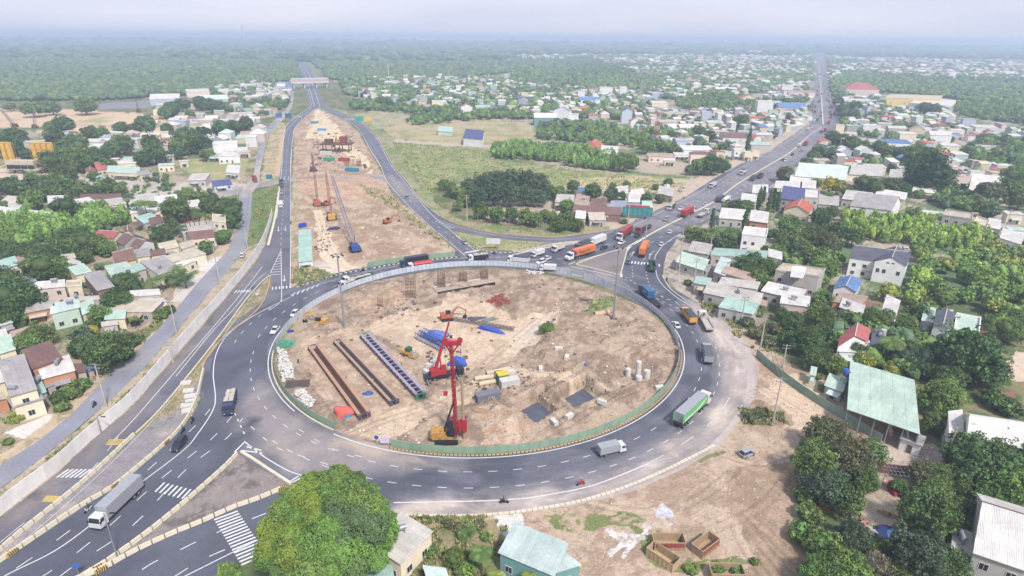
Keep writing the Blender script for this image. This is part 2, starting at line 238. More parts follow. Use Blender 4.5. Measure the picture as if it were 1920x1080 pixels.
# zones: polygon surveyed on the photograph, main colour, second colour, patch size (m), share of the second, edge wander (m)
SOIL = (207, 185, 163); SOIL2 = (184, 161, 141); SAND = (232, 212, 188); GRS = (118, 140, 86); DRY = (178, 168, 128)
ZN = [
 ([(600, 130), (1920, 112), (2500, 130), (2500, 560), (1500, 560), (1250, 500), (1150, 430), (900, 420), (700, 210)], (198, 182, 164), (112, 134, 92), 24, .52, 6),
 ([(-600, 235), (480, 225), (500, 240), (470, 350), (455, 400), (430, 450), (330, 570), (200, 690), (70, 820), (0, 870), (-600, 1100)], (190, 172, 150), (122, 134, 92), 14, .50, 3),
 ([(-500, 205), (150, 205), (270, 212), (345, 222), (330, 240), (290, 262), (180, 268), (60, 240), (-500, 245)], (228, 202, 168), (205, 180, 152), 30, .6, 8),
 ([(290, 205), (340, 195), (480, 190), (520, 215), (440, 235), (350, 240), (300, 222)], (204, 186, 166), (140, 148, 110), 14, .5, 6),
 ([(150, 228), (185, 222), (205, 226), (180, 232)], (178, 180, 125), None, 9, 0, 4),
 ([(330, 300), (470, 290), (455, 335), (360, 335)], (168, 172, 118), (205, 185, 150), 9, .6, 3),
 ([(640, 215), (700, 211), (800, 217), (745, 240), (700, 242), (660, 230)], (188, 178, 146), (150, 158, 112), 9, .6, 3),
 ([(720, 243), (765, 226), (800, 219), (900, 222), (1000, 235), (1012, 262), (950, 275), (860, 270), (760, 263), (725, 259)], (198, 184, 148), (166, 165, 120), 12, .55, 3),
 ([(733, 264), (800, 268), (920, 282), (930, 302), (1110, 322), (1300, 335), (1350, 345), (1290, 372), (1190, 352), (1050, 349), (960, 337), (880, 332), (830, 342), (812, 362), (795, 385), (770, 350), (745, 300)], (148, 164, 108), (178, 174, 126), 7, .52, 3),
 ([(1080, 338), (1180, 330), (1300, 335), (1345, 345), (1290, 372), (1190, 356), (1080, 352)], (206, 192, 150), (170, 170, 120), 6, .6, 3),
 ([(700, 258), (760, 263), (860, 270), (960, 274), (960, 277), (860, 274), (750, 268), (705, 264)], (208, 194, 178), None, 5, 0, .6),
 ([(600, 200), (640, 205), (735, 255), (800, 370), (870, 415), (1000, 432), (1130, 420), (1150, 432), (1085, 441), (1035, 446), (960, 441), (905, 434), (855, 421), (822, 406), (795, 382), (762, 342), (737, 310), (712, 265), (690, 240), (640, 212)], (176, 168, 136), (136, 150, 100), 7, .5, 1.2),
 ([(845, 430), (905, 441), (960, 448), (1035, 454), (960, 470), (900, 465), (880, 455)], (176, 174, 128), (150, 160, 105), 6, .6, .5),
 ([(960, 470), (1035, 456), (1110, 453), (1085, 460), (1030, 462), (960, 478)], (190, 180, 172), None, 5, 0, .3),
 ([(596, 203), (552, 240), (549, 310), (546, 410), (545, 485), (543, 556), (560, 540), (640, 524), (760, 497), (870, 482), (840, 458), (803, 424), (765, 389), (738, 366), (722, 338), (708, 310), (690, 280), (672, 248), (650, 227)], (208, 185, 162), (178, 152, 130), 6, .5, .5),
 ([(600, 335), (700, 335), (740, 372), (640, 380), (575, 385), (560, 345)], (196, 164, 142), (214, 184, 156), 6, .5, 2),
 ([(594, 205), (600, 205), (640, 245), (650, 262), (690, 300), (700, 326), (660, 300), (625, 270), (590, 260), (570, 262)], (240, 220, 188), SOIL, 9, .7, 1.5),
 ([(588, 396), (604, 396), (618, 440), (640, 490), (690, 508), (640, 517), (612, 505), (596, 460)], (234, 214, 186), None, 9, 0, .8),
 ([(596, 490), (625, 495), (640, 512), (600, 512), (585, 500)], (224, 216, 208), SOIL, 2, .6, 1.5),
 ([(665, 345), (735, 365), (800, 425), (835, 456), (800, 440), (750, 400), (700, 372)], (160, 152, 112), (196, 172, 145), 4, .5, 1.5),
 ([(552, 505), (600, 508), (632, 516), (560, 538), (548, 530)], (142, 148, 102), (200, 182, 158), 3, .55, 1.2),
 ([(549, 335), (560, 336), (562, 500), (546, 500)], (164, 158, 122), (204, 184, 160), 4, .5, .8),
 ([(473, 362), (527, 348), (521, 386), (512, 412), (497, 444), (478, 462), (462, 466), (470, 410)], (116, 142, 88), (150, 150, 105), 4, .6, .6),
 ([(519, 228), (540, 234), (533, 280), (530, 331), (488, 344), (497, 280), (506, 250)], (166, 166, 118), (210, 186, 158), 6, .5, .8),
 ([(538, 236), (545, 232), (540, 260), (533, 330), (530, 330), (533, 280)], (214, 182, 156), None, 5, 0, .4),
 ([(527, 250), (532, 250), (525, 330), (515, 330)], (216, 186, 160), None, 5, 0, .6),
 ([(507, 517), (511, 540), (500, 550), (485, 582), (420, 634), (392, 669), (384, 700), (372, 745), (330, 790), (262, 815), (300, 770), (362, 694), (412, 630), (462, 562), (482, 540)], (158, 148, 116), (186, 168, 138), 3, .55, .3),
 ([(382, 700), (372, 748), (355, 782), (315, 825), (210, 917), (65, 1010), (-300, 1230), (-300, 1200), (87, 962), (180, 884), (258, 815), (330, 765)], (158, 153, 157), (184, 174, 166), 5, .62, .3),
 ([(458, 832), (447, 847), (375, 917), (275, 1000), (220, 1040), (195, 1065), (-50, 1200), (195, 1075), (325, 1003), (437, 955), (545, 912), (560, 900), (530, 882), (475, 852)], (160, 150, 146), (126, 120, 118), 3.5, .58, .3),
 ([(-300, 1100), (0, 917), (140, 810), (270, 690), (370, 575), (425, 510), (465, 463), (505, 450), (480, 492), (422, 564), (375, 619), (250, 765), (112, 887), (-300, 1190)], (200, 184, 164), (150, 148, 110), 5, .6, .3),
 ([(145, 333), (200, 337), (480, 345), (452, 362), (330, 372), (170, 372)], (214, 206, 196), (196, 184, 172), 8, .6, 1),
 ([(-300, 322), (120, 312), (150, 330), (60, 352), (-300, 352)], (226, 208, 186), None, 8, 0, 2),
 ([(1285, 562), (1330, 572), (1420, 640), (1500, 690), (1600, 740), (1640, 770), (1760, 850), (1700, 905), (1600, 840), (1500, 810), (1490, 860), (1510, 1200), (950, 1200), (926, 962), (1060, 943), (1180, 913), (1290, 858), (1370, 798), (1410, 720), (1400, 650), (1340, 595)], SOIL, (182, 159, 138), 5, .53, .5),
 ([(1500, 700), (1560, 720), (1600, 760), (1550, 830), (1480, 800), (1430, 790), (1440, 730)], (226, 202, 176), None, 6, 0, 2),
 ([(1370, 895), (1440, 865), (1490, 862), (1505, 1080), (1520, 1200), (1380, 1200), (1400, 1020), (1330, 950)], (190, 164, 142), (170, 148, 126), 4, .5, 2.5),
 ([(1385, 760), (1420, 750), (1470, 770), (1480, 800), (1420, 805), (1395, 790)], (150, 130, 108), (190, 168, 142), 2.5, .5, 1.5),
 ([(1300, 862), (1345, 840), (1360, 846), (1320, 868)], (140, 146, 98), None, 2, 0, 1),
 ([(1010, 960), (1060, 955), (1120, 970), (1180, 965), (1230, 990), (1290, 1060), (1420, 1062), (1420, 1072), (1270, 1076), (1180, 1000), (1100, 1000), (1040, 985)], (200, 178, 154), (134, 144, 92), 2.2, .42, 2),
 ([(745, 968), (930, 965), (960, 1010), (1000, 1200), (650, 1200), (700, 1020)], (172, 156, 124), (128, 138, 88), 3, .5, .6),
 ([(750, 968), (925, 966), (930, 975), (860, 985), (780, 980)], (206, 184, 160), None, 3, 0, .6),
 ([(922, 964), (978, 962), (982, 985), (962, 1000), (950, 1015), (935, 990)], (232, 229, 226), None, 3, 0, .5),
 ([(1128, 990), (1140, 985), (1150, 995), (1163, 988), (1172, 998), (1200, 985), (1198, 1005), (1178, 1012), (1176, 1030), (1170, 1055), (1163, 1052), (1166, 1030), (1158, 1028), (1147, 1052), (1140, 1048), (1152, 1015), (1138, 1008)], (236, 234, 238), (208, 190, 174), 1.0, .52, 1.6),
 ([(1200, 955), (1240, 947), (1270, 962), (1278, 978), (1262, 975), (1245, 968), (1236, 975), (1215, 966)], (222, 224, 234), (208, 190, 176), 1.2, .50, 1.8),
 ([(1185, 985), (1230, 975), (1255, 985), (1210, 1000)], (218, 208, 206), SOIL, 1.5, .5, 1),
 ([(1600, 860), (1680, 825), (1745, 860), (1700, 960), (1650, 1010), (1600, 990), (1610, 930)], (214, 196, 178), (188, 170, 152), 5, .62, 1),
 ([(1700, 838), (1750, 830), (1790, 860), (1760, 900), (1700, 890)], (196, 184, 174), None, 3, 0, 1),
 ([(1585, 960), (1620, 970), (1660, 1010), (1700, 1040), (1650, 1080), (1590, 1010)], (170, 152, 140), (130, 132, 98), 3, .5, 1),
 ([(1836, 605), (1878, 612), (1872, 632), (1838, 628)], (176, 128, 108), None, 3, 0, .5),
 ([(1850, 735), (1905, 732), (1905, 752), (1860, 752)], (168, 120, 104), None, 3, 0, .5),
 ([(1872, 672), (1920, 660), (2100, 660), (2100, 705), (1900, 712), (1880, 700)], (226, 206, 184), None, 3, 0, 1.5),
 ([(1780, 290), (1792, 290), (1890, 385), (1905, 440), (1880, 445), (1870, 400)], (196, 188, 182), None, 3, 0, .6),
 ([(8, 812), (40, 798), (95, 775), (133, 777), (110, 800), (78, 822), (40, 820)], (238, 232, 226), None, 3, 0, .4),
 ([(-300, 1050), (0, 873), (75, 828), (135, 778), (207, 702), (287, 629), (335, 577), (378, 527), (430, 468), (447, 420), (448, 370), (440, 400), (415, 455), (370, 510), (320, 565), (270, 612), (190, 688), (120, 763), (60, 812), (0, 852), (-300, 1010)], (212, 190, 164), (178, 166, 132), 3, .65, .5),
 ([(225, 655), (300, 590), (328, 577), (290, 618), (215, 688), (200, 680)], (112, 132, 78), (150, 140, 100), 2.5, .55, 1),
 ([(330, 545), (350, 520), (420, 500), (395, 530), (345, 568), (318, 565)], (224, 216, 206), None, 2.5, 0, 1),
 ([(360, 505), (400, 485), (430, 478), (400, 510)], (232, 228, 222), None, 2.5, 0, .6),
 ([(395, 372), (447, 366), (446, 420), (430, 450), (400, 440)], (108, 132, 84), (160, 150, 112), 3, .6, 1),
 ([(1130, 415), (1180, 385), (1260, 350), (1330, 325), (1420, 275), (1510, 225), (1520, 230), (1440, 284), (1385, 309), (1300, 362), (1185, 418), (1150, 433)], (214, 194, 172), (190, 180, 172), 6, .6, .8),
 ([(1270, 440), (1335, 417), (1440, 355), (1520, 300), (1570, 240), (1600, 250), (1530, 315), (1450, 370), (1370, 412), (1300, 445)], (186, 178, 176), (160, 156, 150), 5, .6, 1),
 ([(1245, 475), (1285, 435), (1340, 420), (1345, 500), (1400, 560), (1440, 600), (1400, 622), (1290, 562), (1243, 520)], (196, 184, 172), (160, 150, 138), 3, .6, .5),
 ([(1300, 555), (1390, 590), (1450, 660), (1420, 640), (1340, 590)], (150, 150, 118), (196, 182, 164), 2.5, .5, 1),
 # --- the building site inside the roundabout
 ([(512, 640), (560, 578), (700, 527), (800, 510), (960, 505), (1067, 525), (1200, 572), (1272, 635), (1283, 672), (1272, 720), (1210, 775), (1132, 811), (1035, 839), (960, 847), (830, 847), (727, 836), (690, 838), (640, 815), (592, 787), (552, 757), (512, 690)], (192, 171, 151), (158, 137, 120), 3.5, .52, .1),
 ([(515, 650), (525, 620), (560, 600), (530, 640), (530, 700), (520, 700)], (140, 148, 106), (190, 172, 150), 2, .5, .6),
 ([(648, 812), (690, 790), (820, 740), (900, 700), (960, 688), (1070, 700), (1150, 735), (1130, 745), (1050, 712), (970, 706), (905, 730), (850, 775), (760, 810), (705, 830)], (224, 202, 176), (202, 179, 156), 4, .52, .8),
 ([(690, 612), (760, 585), (830, 578), (842, 552), (905, 562), (960, 598), (1050, 588), (1040, 620), (990, 650), (950, 680), (880, 694), (840, 690), (790, 670), (740, 640)], (226, 204, 179), (206, 183, 160), 4, .54, 1),
 ([(560, 640), (690, 612), (780, 700), (800, 740), (690, 790), (600, 740)], (214, 190, 167), (190, 165, 144), 3, .52, 1),
 ([(1000, 595), (1040, 588), (1045, 605), (1000, 640), (965, 655), (960, 640)], (220, 206, 194), SAND, 2, .5, 1.5),
 ([(1090, 588), (1112, 565), (1152, 560), (1152, 575), (1112, 592)], (142, 162, 104), (190, 178, 148), 2, .62, .6),
 ([(700, 600), (660, 570), (740, 540), (800, 530), (760, 570)], (204, 176, 150), (180, 156, 134), 2.5, .5, 1),
 ([(900, 790), (960, 770), (1000, 800), (960, 835), (900, 830)], (190, 160, 134), (208, 186, 166), 2.5, .5, 1),
]
def paint(WX, WY, base, base2, bs, zones=None, soft=0):
    """colour of the surface at every vertex, with wandering edges between the kinds of ground"""
    n = fbm(WX, WY, bs, 4, 1); t = np.clip((n-.5)*7+.5, 0, 1)[:, None]
    c = np.array(base)[None]*(1-t)+np.array(base2)[None]*t
    for (P, a, b, s, sh, wd) in zones:
        wx = WX+wd*2.2*(fbm(WX, WY, 3+wd*2.5, 3, 5)-.5)*2; wy = WY+wd*2.2*(fbm(WX, WY, 3+wd*2.5, 3, 9)-.5)*2
        k = 0
        if soft:
            for i in range(10):
                q = soft*(.35+.65*(i % 3)/2); X, Y = PXN(wx+q*math.cos(i*2.4), np.maximum(wy+q*math.sin(i*2.4), 5)); k = k+inpoly(X, Y, P)/10.0
        else: X, Y = PXN(wx, np.maximum(wy, 5)); k = inpoly(X, Y, P)*1.0
        m = k > 0
        if not m.any(): continue
        a_ = np.array(a, float)[None]
        if b is not None:
            z = fbm(WX[m], WY[m], s, 5, 3)+.22*(_tab[(np.floor(WX[m]/.7)).astype(int) & 255, (np.floor(WY[m]/.7)).astype(int) & 255]-.5); t = np.clip((z-sh)*6+.5, 0, 1)[:, None]; a_ = a_*(1-t)+np.array(b, float)[None]*t
        k = k[m][:, None]; c[m] = c[m]*(1-k)+a_*k
    cc = c/255.0; l = np.where(cc <= .04045, cc/12.92, ((cc+.055)/1.055)**2.4)*KA
    return np.concatenate([l, np.ones((len(l), 1))], 1)

PITS = [([(955, 757), (1022, 723), (1064, 760), (1004, 796)], 3.4), ([(1038, 736), (1096, 705), (1140, 740), (1077, 767)], 3.4)]
def relief(X, Y):
    """height of the worked soil inside the roundabout and in the strip between the carriageways"""
    Z = np.zeros(len(X)); d = np.hypot(X-RC[0], Y-RC[1]); m = d < RR-1.2
    x, y = X[m], Y[m]; fade = np.clip((RR-2-d[m])/6, 0, 1); px, py = PXN(x, y)
    flat = inpoly(px, py, [(560, 640), (690, 612), (780, 590), (960, 598), (1050, 590), (1000, 660), (1070, 700), (900, 730), (760, 815), (640, 810), (540, 700)])
    rough = (1-np.abs(2*fbm(x, y, 9, 4, 11)-1))*1.7+fbm(x, y, 1.6, 3, 21)*1.1-1.35
    h = np.where(flat, .12*fbm(x, y, 3, 3, 2), np.maximum(rough, 0)+.2)
    for cx, cy, r, hh in ((1100, 660, 15, 2.2), (1180, 640, 12, 1.6), (1050, 640, 8, 1.8), (960, 800, 7, 1.6), (1010, 555, 11, 1.6), (930, 770, 5, 1.2), (1120, 790, 6, 1.1), (660, 560, 9, 1.4), (560, 595, 5, 1), (1160, 760, 6, 1), (1060, 600, 7, 1.5), (860, 530, 9, .8)):
        g = G(cx, cy); q = np.hypot(x-g[0], y-g[1])/r; h = h+hh*np.clip(1-q*q, 0, 1)**1.5*(.6+.8*fbm(x, y, 4, 3, 7))
    h = h*fade
    for P, dep in PITS:
        W = [np.array(G(*p)[:2]) for p in P]; ce = sum(W)/4; sd = np.full(len(x), 99.)
        for i in range(4):
            a_, b_ = W[i], W[(i+1) % 4]; n_ = np.array([-(b_-a_)[1], (b_-a_)[0]]); n_ = n_/np.linalg.norm(n_); n_ = n_ if (ce-a_)@n_ > 0 else -n_; sd = np.minimum(sd, (x-a_[0])*n_[0]+(y-a_[1])*n_[1])
        w_ = .35*(fbm(x, y, 1.2, 2, 4)-.5); h = np.where(sd > -3, np.where(sd > 0, -dep*np.clip((sd+w_)/.7, 0, 1)+.4*np.clip(1-sd, 0, 1), .5*np.clip((3+sd)/2.4, 0, 1)+h*.3), h)
    g = G(1197, 694); q = np.hypot(x-g[0], y-g[1])/6.5; h = h-2.3*np.clip(1-q*q, 0, 1)**.7*(.8+.4*fbm(x, y, 2, 2, 6))
    Z[m] = h
    px, py = PXN(X, np.maximum(Y, 5)); s = inpoly(px, py, [(600, 215), (560, 245), (556, 310), (553, 410), (552, 485), (552, 530), (660, 505), (760, 488), (850, 476), (790, 424), (755, 395), (728, 366), (712, 342), (690, 332), (560, 333), (558, 330), (700, 322), (680, 285), (660, 250), (640, 232)])
    Z[s] = np.maximum(0, fbm(X[s], Y[s], 9, 4, 31)*3.0-1.35)+.35*fbm(X[s], Y[s], 2, 3, 33)
    s = inpoly(px, py, [(950, 985), (1100, 965), (1250, 905), (1370, 850), (1480, 880), (1490, 1100), (960, 1100)])
    Z[s] += .5*np.maximum(0, fbm(X[s], Y[s], 5, 4, 41)-.42)
    s = inpoly(px, py, [(735, 266), (920, 285), (1100, 325), (1290, 340), (1280, 362), (1100, 345), (950, 335), (830, 345), (800, 370)])
    Z[s] += .7*fbm(X[s], Y[s], 2, 2, 51)
    return Z
TRK = [[(640, 822), (720, 790), (800, 762), (870, 720), (900, 690), (960, 640), (1010, 600)], [(870, 730), (960, 694), (1070, 704), (1150, 738), (1200, 722), (1262, 700)], [(905, 560), (860, 572), (820, 600), (770, 590), (700, 615), (600, 640)], [(720, 590), (735, 560), (715, 545), (730, 530), (790, 524), (860, 545)], [(1110, 694), (1160, 672), (1205, 652)], [(1130, 704), (1180, 680), (1225, 660)], [(1000, 830), (1080, 790), (1170, 745), (1250, 700)], [(700, 700), (780, 745), (830, 760)], [(560, 690), (620, 760), (640, 800)],
 [(1270, 1010), (1330, 995), (1395, 968), (1440, 940), (1470, 900)], [(1395, 972), (1420, 1010), (1460, 1060), (1500, 1100)], [(1380, 985), (1400, 1030), (1440, 1090)], [(1400, 965), (1440, 1000), (1490, 1050)], [(1350, 850), (1420, 870), (1480, 850), (1580, 840)], [(1420, 720), (1480, 760), (1540, 800), (1600, 850)], [(1100, 940), (1200, 960), (1300, 940), (1380, 880)], [(590, 396), (605, 440), (630, 490), (680, 510)], [(606, 300), (596, 260), (600, 215)], [(650, 262), (680, 300), (700, 326)], [(620, 350), (700, 400), (790, 460)], [(1640, 900), (1680, 870), (1720, 900)]]
def ruts(X, Y, col):
    for T in TRK:
        W = smooth([G(*p)[:2] for p in T], 5); x0, x1 = min(p[0] for p in W)-4, max(p[0] for p in W)+4; y0, y1 = min(p[1] for p in W)-4, max(p[1] for p in W)+4
        m = np.where((X > x0) & (X < x1) & (Y > y0) & (Y < y1))[0]; d = np.full(len(m), 99.)
        for (ax, ay), (bx, by) in zip(W, W[1:]):
            L2 = (bx-ax)**2+(by-ay)**2+1e-9; t = np.clip(((X[m]-ax)*(bx-ax)+(Y[m]-ay)*(by-ay))/L2, 0, 1); d = np.minimum(d, np.hypot(X[m]-ax-t*(bx-ax), Y[m]-ay-t*(by-ay)))
        k = np.exp(-((d-.95)/.34)**2)*(.5+.6*vn(X[m], Y[m], 5, 4)); col[m, :3] *= (1-.26*k)[:, None]; k = np.exp(-(d/.45)**2)+.5*np.exp(-((d-1.6)/.4)**2); col[m, :3] *= (1+.07*k)[:, None]
def make_ground():
    cols = np.concatenate([np.linspace(-2600, -180, 60), np.arange(-170, 2095, 2.6), np.linspace(2110, 4500, 60)])
    hz = 540-FPX*math.tan(PITCH)                  # horizon row at the middle of the picture
    rows = np.concatenate([hz+np.geomspace(3.3, 40, 60), np.arange(hz+41.3, hz+110, 1.3), np.arange(hz+112, 1120, 2.2), np.linspace(1130, 1700, 60)])
    # rows of equal distance, columns of equal bearing
    D = np.array([G(960, r)[1] for r in rows]); T = (cols-960)/FPX
    YY = np.repeat(D[:, None], len(T), 1); XX = T[None, :]*(YY*math.cos(PITCH)+CAMH*math.sin(PITCH))
    X = XX.ravel(); Y = YY.ravel()
    col = paint(X, Y, (106, 122, 82), (150, 142, 108), 6, ZN)
    ruts(X, Y, col); far = Y > 1100; n = fbm(X[far], Y[far]*.6, 420, 4, 8); t = np.clip((n-.50)*5+.5, 0, 1)[:, None]
    keep = inpoly(*PXN(X[far], Y[far]), [(600, 130), (1920, 112), (2500, 130), (2500, 170), (600, 170)])
    fc = np.array(C(104, 132, 92)[:3])[None]*(1-t)+np.array(C(140, 152, 112)[:3])[None]*t
    cf = col[far]; cf[~keep, :3] = fc[~keep]; col[far] = cf
    Z = relief(X, Y); V = np.stack([X, Y, Z], 1)
    nr, nc = YY.shape; i = np.arange(nr-1)[:, None]*nc+np.arange(nc-1)[None]; i = i.ravel()
    F = np.stack([i, i+1, i+nc+1, i+nc], 1)[:, ::-1]
    me = npmesh('ground', V, F, M['ground'], col); return tag(link('ground', me), kind='structure')
make_ground()

# ================================================================ ROADS
ASP = (94, 97, 111)
RZ = [
 ([(430, 800), (480, 715), (510, 730), (552, 785), (640, 822), (700, 832), (760, 850), (830, 860), (900, 862), (780, 876), (690, 884), (640, 900), (560, 905), (470, 832)], (154, 147, 150), (172, 162, 158), 6, .5, 1.5),
 ([(520, 760), (640, 838), (700, 860), (800, 868), (740, 875), (660, 870), (560, 820), (515, 775)], (142, 137, 142), (164, 154, 152), 3, .5, 1.2),
 ([(640, 806), (700, 828), (760, 848), (820, 858), (760, 862), (700, 852), (650, 826)], (214, 194, 172), (196, 178, 162), 2, .6, 1.2),
 ([(1280, 560), (1330, 572), (1420, 645), (1425, 720), (1380, 810), (1290, 870), (1180, 925), (1000, 965), (740, 985), (740, 937), (900, 930), (1010, 919), (1120, 896), (1220, 856), (1305, 796), (1350, 730), (1350, 680), (1330, 625), (1295, 590)], (216, 202, 192), (190, 178, 174), 5, .45, .8),
 ([(1345, 640), (1362, 690), (1350, 740), (1310, 805), (1220, 868), (1100, 912), (960, 934), (860, 938), (960, 926), (1100, 900), (1215, 855), (1300, 798), (1340, 735), (1350, 690)], (134, 132, 140), (176, 164, 160), 4, .58, 1.5),
 ([(1062, 497), (1160, 517), (1205, 573), (1160, 550), (1067, 526), (1000, 512)], (160, 152, 154), (140, 136, 142), 4, .5, 1),
 ([(1150, 430), (1340, 337), (1440, 285), (1522, 215), (1525, 122), (1532, 90), (1545, 90), (1555, 165), (1572, 237), (1497, 310), (1440, 352), (1330, 415), (1280, 440), (1240, 430)], (134, 131, 141), (150, 145, 150), 14, .55, 3),
 ([(650, 520), (800, 490), (960, 480), (1060, 470), (1100, 480), (1060, 500), (960, 496), (800, 502), (640, 535)], (122, 122, 132), ASP, 8, .5, 1.5),
 ([(0, 972), (112, 882), (250, 760), (375, 615), (480, 490), (487, 497), (390, 625), (270, 770), (135, 895), (0, 1010)], (158, 146, 140), (134, 128, 132), 5, .5, .8),
 ([(722, 330), (735, 330), (760, 345), (790, 380), (770, 378), (740, 362)], (160, 152, 152), None, 5, 0, 1),
]
def road(name, P, z, base=ASP, base2=None, step=3.0, streak=False, n=4, sm=True, zones=RZ, m='asphalt'):
    W = [G(*p)[:2] for p in P]
    if sm: W = smooth(W, n, True)
    bm = bmesh.new(); bm.faces.new([bm.verts.new((x, y, z)) for x, y in W]); bm.normal_update(); bmesh.ops.triangulate(bm, faces=bm.faces[:], ngon_method='EAR_CLIP')
    xs = [p[0] for p in W]; ys = [p[1] for p in W]
    for ax, (a, b) in enumerate(((min(xs), max(xs)), (min(ys), max(ys)))):
        k = a+step; no = (1, 0, 0) if ax == 0 else (0, 1, 0)
        while k < b:
            bmesh.ops.bisect_plane(bm, geom=bm.verts[:]+bm.edges[:]+bm.faces[:], plane_co=(k, 0, 0) if ax == 0 else (0, k, 0), plane_no=no)
            k += step*(1 if k < 260 else (2.5 if k < 500 else 8))
    for f in bm.faces:
        f.normal_update()
        if f.normal.z < 0: f.normal_flip()
    me = bpy.data.meshes.new(name); bm.to_mesh(me); bm.free(); me.materials.append(M[m])
    co_ = np.zeros(len(me.vertices)*3, np.float32); me.vertices.foreach_get('co', co_); co_ = co_.reshape(-1, 3).astype(float)
    b2 = base2 or tuple(min(255, c+12) for c in base)
    c = paint(co_[:, 0], co_[:, 1], base, b2, 11, zones, soft=3.2)
    if streak: th = np.arctan2(co_[:, 1]-RC[1], co_[:, 0]-RC[0]); rr_ = np.hypot(co_[:, 0]-RC[0], co_[:, 1]-RC[1]); c[:, :3] *= (.80+.38*fbm(th*10+50, rr_*1.1, 1.5, 2, 66))[:, None]
    a = me.color_attributes.new('Col', 'FLOAT_COLOR', 'POINT'); a.data.foreach_set('color', c.astype(np.float32).ravel())
    return tag(link(name, me), kind='structure')
# the ring itself, a true annulus
def ring():
    P = [(RC[0]+r*math.cos(t), RC[1]+r*math.sin(t)) for r in (1,) for t in (0,)]
    na = 420; rad = [60.4+i*.5 for i in range(37)]; V = []; F = []
    for r in rad:
        for k in range(na): t = 2*math.pi*k/na; V.append((RC[0]+r*math.cos(t), RC[1]+r*math.sin(t), .045))
    for i in range(len(rad)-1):
        for k in range(na): F.append((i*na+k, (i+1)*na+k, (i+1)*na+(k+1) % na, i*na+(k+1) % na))
    V = np.array(V); me = npmesh('ring_road', V, np.array(F), M['asphalt'], paint(V[:, 0], V[:, 1], ASP, (116, 118, 131), 9, RZ, soft=3.2)); th = np.arctan2(V[:, 1]-RC[1], V[:, 0]-RC[0]); rr_ = np.hypot(V[:, 0]-RC[0], V[:, 1]-RC[1]); cc = me.color_attributes['Col']; q = np.zeros(len(V)*4, np.float32); cc.data.foreach_get('color', q); q = q.reshape(-1, 4); s = .76+.44*fbm(th*16+50, rr_*1.6, 1.5, 3, 61); q[:, :3] *= s[:, None]; cc.data.foreach_set('color', q.ravel()); tag(link('ring_road', me), kind='structure')
ring()
road('road', [(480, 582), (430, 622), (402, 660), (391, 700), (382, 745), (355, 790), (315, 828), (250, 888), (150, 955), (65, 1013), (0, 1058), (-250, 1215), (-150, 1290), (0, 1180), (160, 1080), (220, 1040), (275, 1000), (325, 960), (375, 917), (425, 872), (458, 830), (520, 868), (562, 898), (545, 912), (640, 900), (760, 905), (760, 850), (640, 815), (540, 780), (495, 700), (503, 640), (560, 578), (560, 556), (520, 560)], .060, sm=False)
road('road', [(-160, 1240), (195, 1067), (250, 1036), (325, 1001), (375, 981), (437, 953), (480, 938), (545, 911), (640, 900), (760, 895), (760, 968), (700, 968), (650, 975), (560, 1000), (480, 1040), (400, 1080), (200, 1200), (100, 1260)], .052, sm=False)
road('ramp_road', [(-260, 1190), (-120, 1060), (0, 973), (50, 932), (112, 883), (175, 824), (250, 761), (325, 673), (375, 616), (421, 562), (462, 512), (480, 490), (497, 460), (508, 425), (515, 400), (522, 350), (527, 310), (531, 265), (537, 236), (555, 220), (580, 202), (592, 196), (607, 201), (594, 202), (572, 220), (552, 242), (549, 270), (546, 310), (546, 345), (545, 410), (544, 485), (543, 557), (520, 570), (495, 590), (482, 580), (499, 550), (510, 536), (506, 517), (482, 541), (462, 561), (412, 628), (362, 693), (300, 768), (237, 826), (180, 883), (140, 918), (87, 961), (40, 998), (0, 1033), (-240, 1215)], .036, base=(112, 112, 124), sm=False)
road('highway', [(580, 203), (579, 190), (572, 165), (565, 140), (560, 122), (552, 113), (562, 114), (580, 125), (590, 147), (602, 180), (610, 200), (640, 211), (670, 226), (693, 242), (711, 265), (735, 309), (762, 342), (793, 381), (823, 406), (855, 421), (905, 434), (960, 441), (1035, 445), (1085, 440), (1135, 432), (1155, 430), (1130, 447), (1105, 452), (1035, 455), (960, 450), (905, 443), (855, 434), (845, 431), (856, 442), (880, 459), (900, 472), (960, 470), (900, 490), (868, 482), (842, 456), (804, 423), (766, 388), (739, 365), (724, 338), (714, 310), (692, 280), (675, 248), (655, 228), (620, 213), (597, 202)], .068, base=(112, 113, 126), sm=False)
road('highway', [(860, 484), (960, 477), (1030, 461), (1112, 451), (1150, 432), (1185, 417), (1235, 392), (1285, 369), (1335, 337), (1385, 310), (1440, 285), (1490, 252), (1517, 232), (1522, 215), (1520, 165), (1525, 122), (1532, 90), (1542, 90), (1547, 122), (1556, 165), (1571, 215), (1571, 237), (1547, 255), (1515, 290), (1497, 310), (1440, 352), (1360, 388), (1330, 415), (1290, 428), (1272, 443), (1262, 460), (1250, 475), (1245, 495), (1243, 517), (1256, 540), (1285, 562), (1345, 595), (1345, 640), (1290, 660), (1270, 620), (1200, 572), (1160, 550), (1067, 525), (960, 505), (800, 510), (700, 527), (600, 560), (545, 557), (600, 536), (690, 513), (800, 492)], .028, sm=False)
road('service_road', [(1285, 556), (1345, 592), (1400, 640), (1424, 690), (1415, 745), (1380, 800), (1345, 842), (1280, 880), (1190, 920), (1080, 948), (960, 962), (840, 968), (740, 968), (740, 925), (1000, 920), (1200, 860), (1300, 800), (1350, 730), (1340, 650), (1300, 600), (1260, 560)], .020, base=(176, 166, 164), base2=(196, 182, 172), sm=False, step=1.5, streak=True)
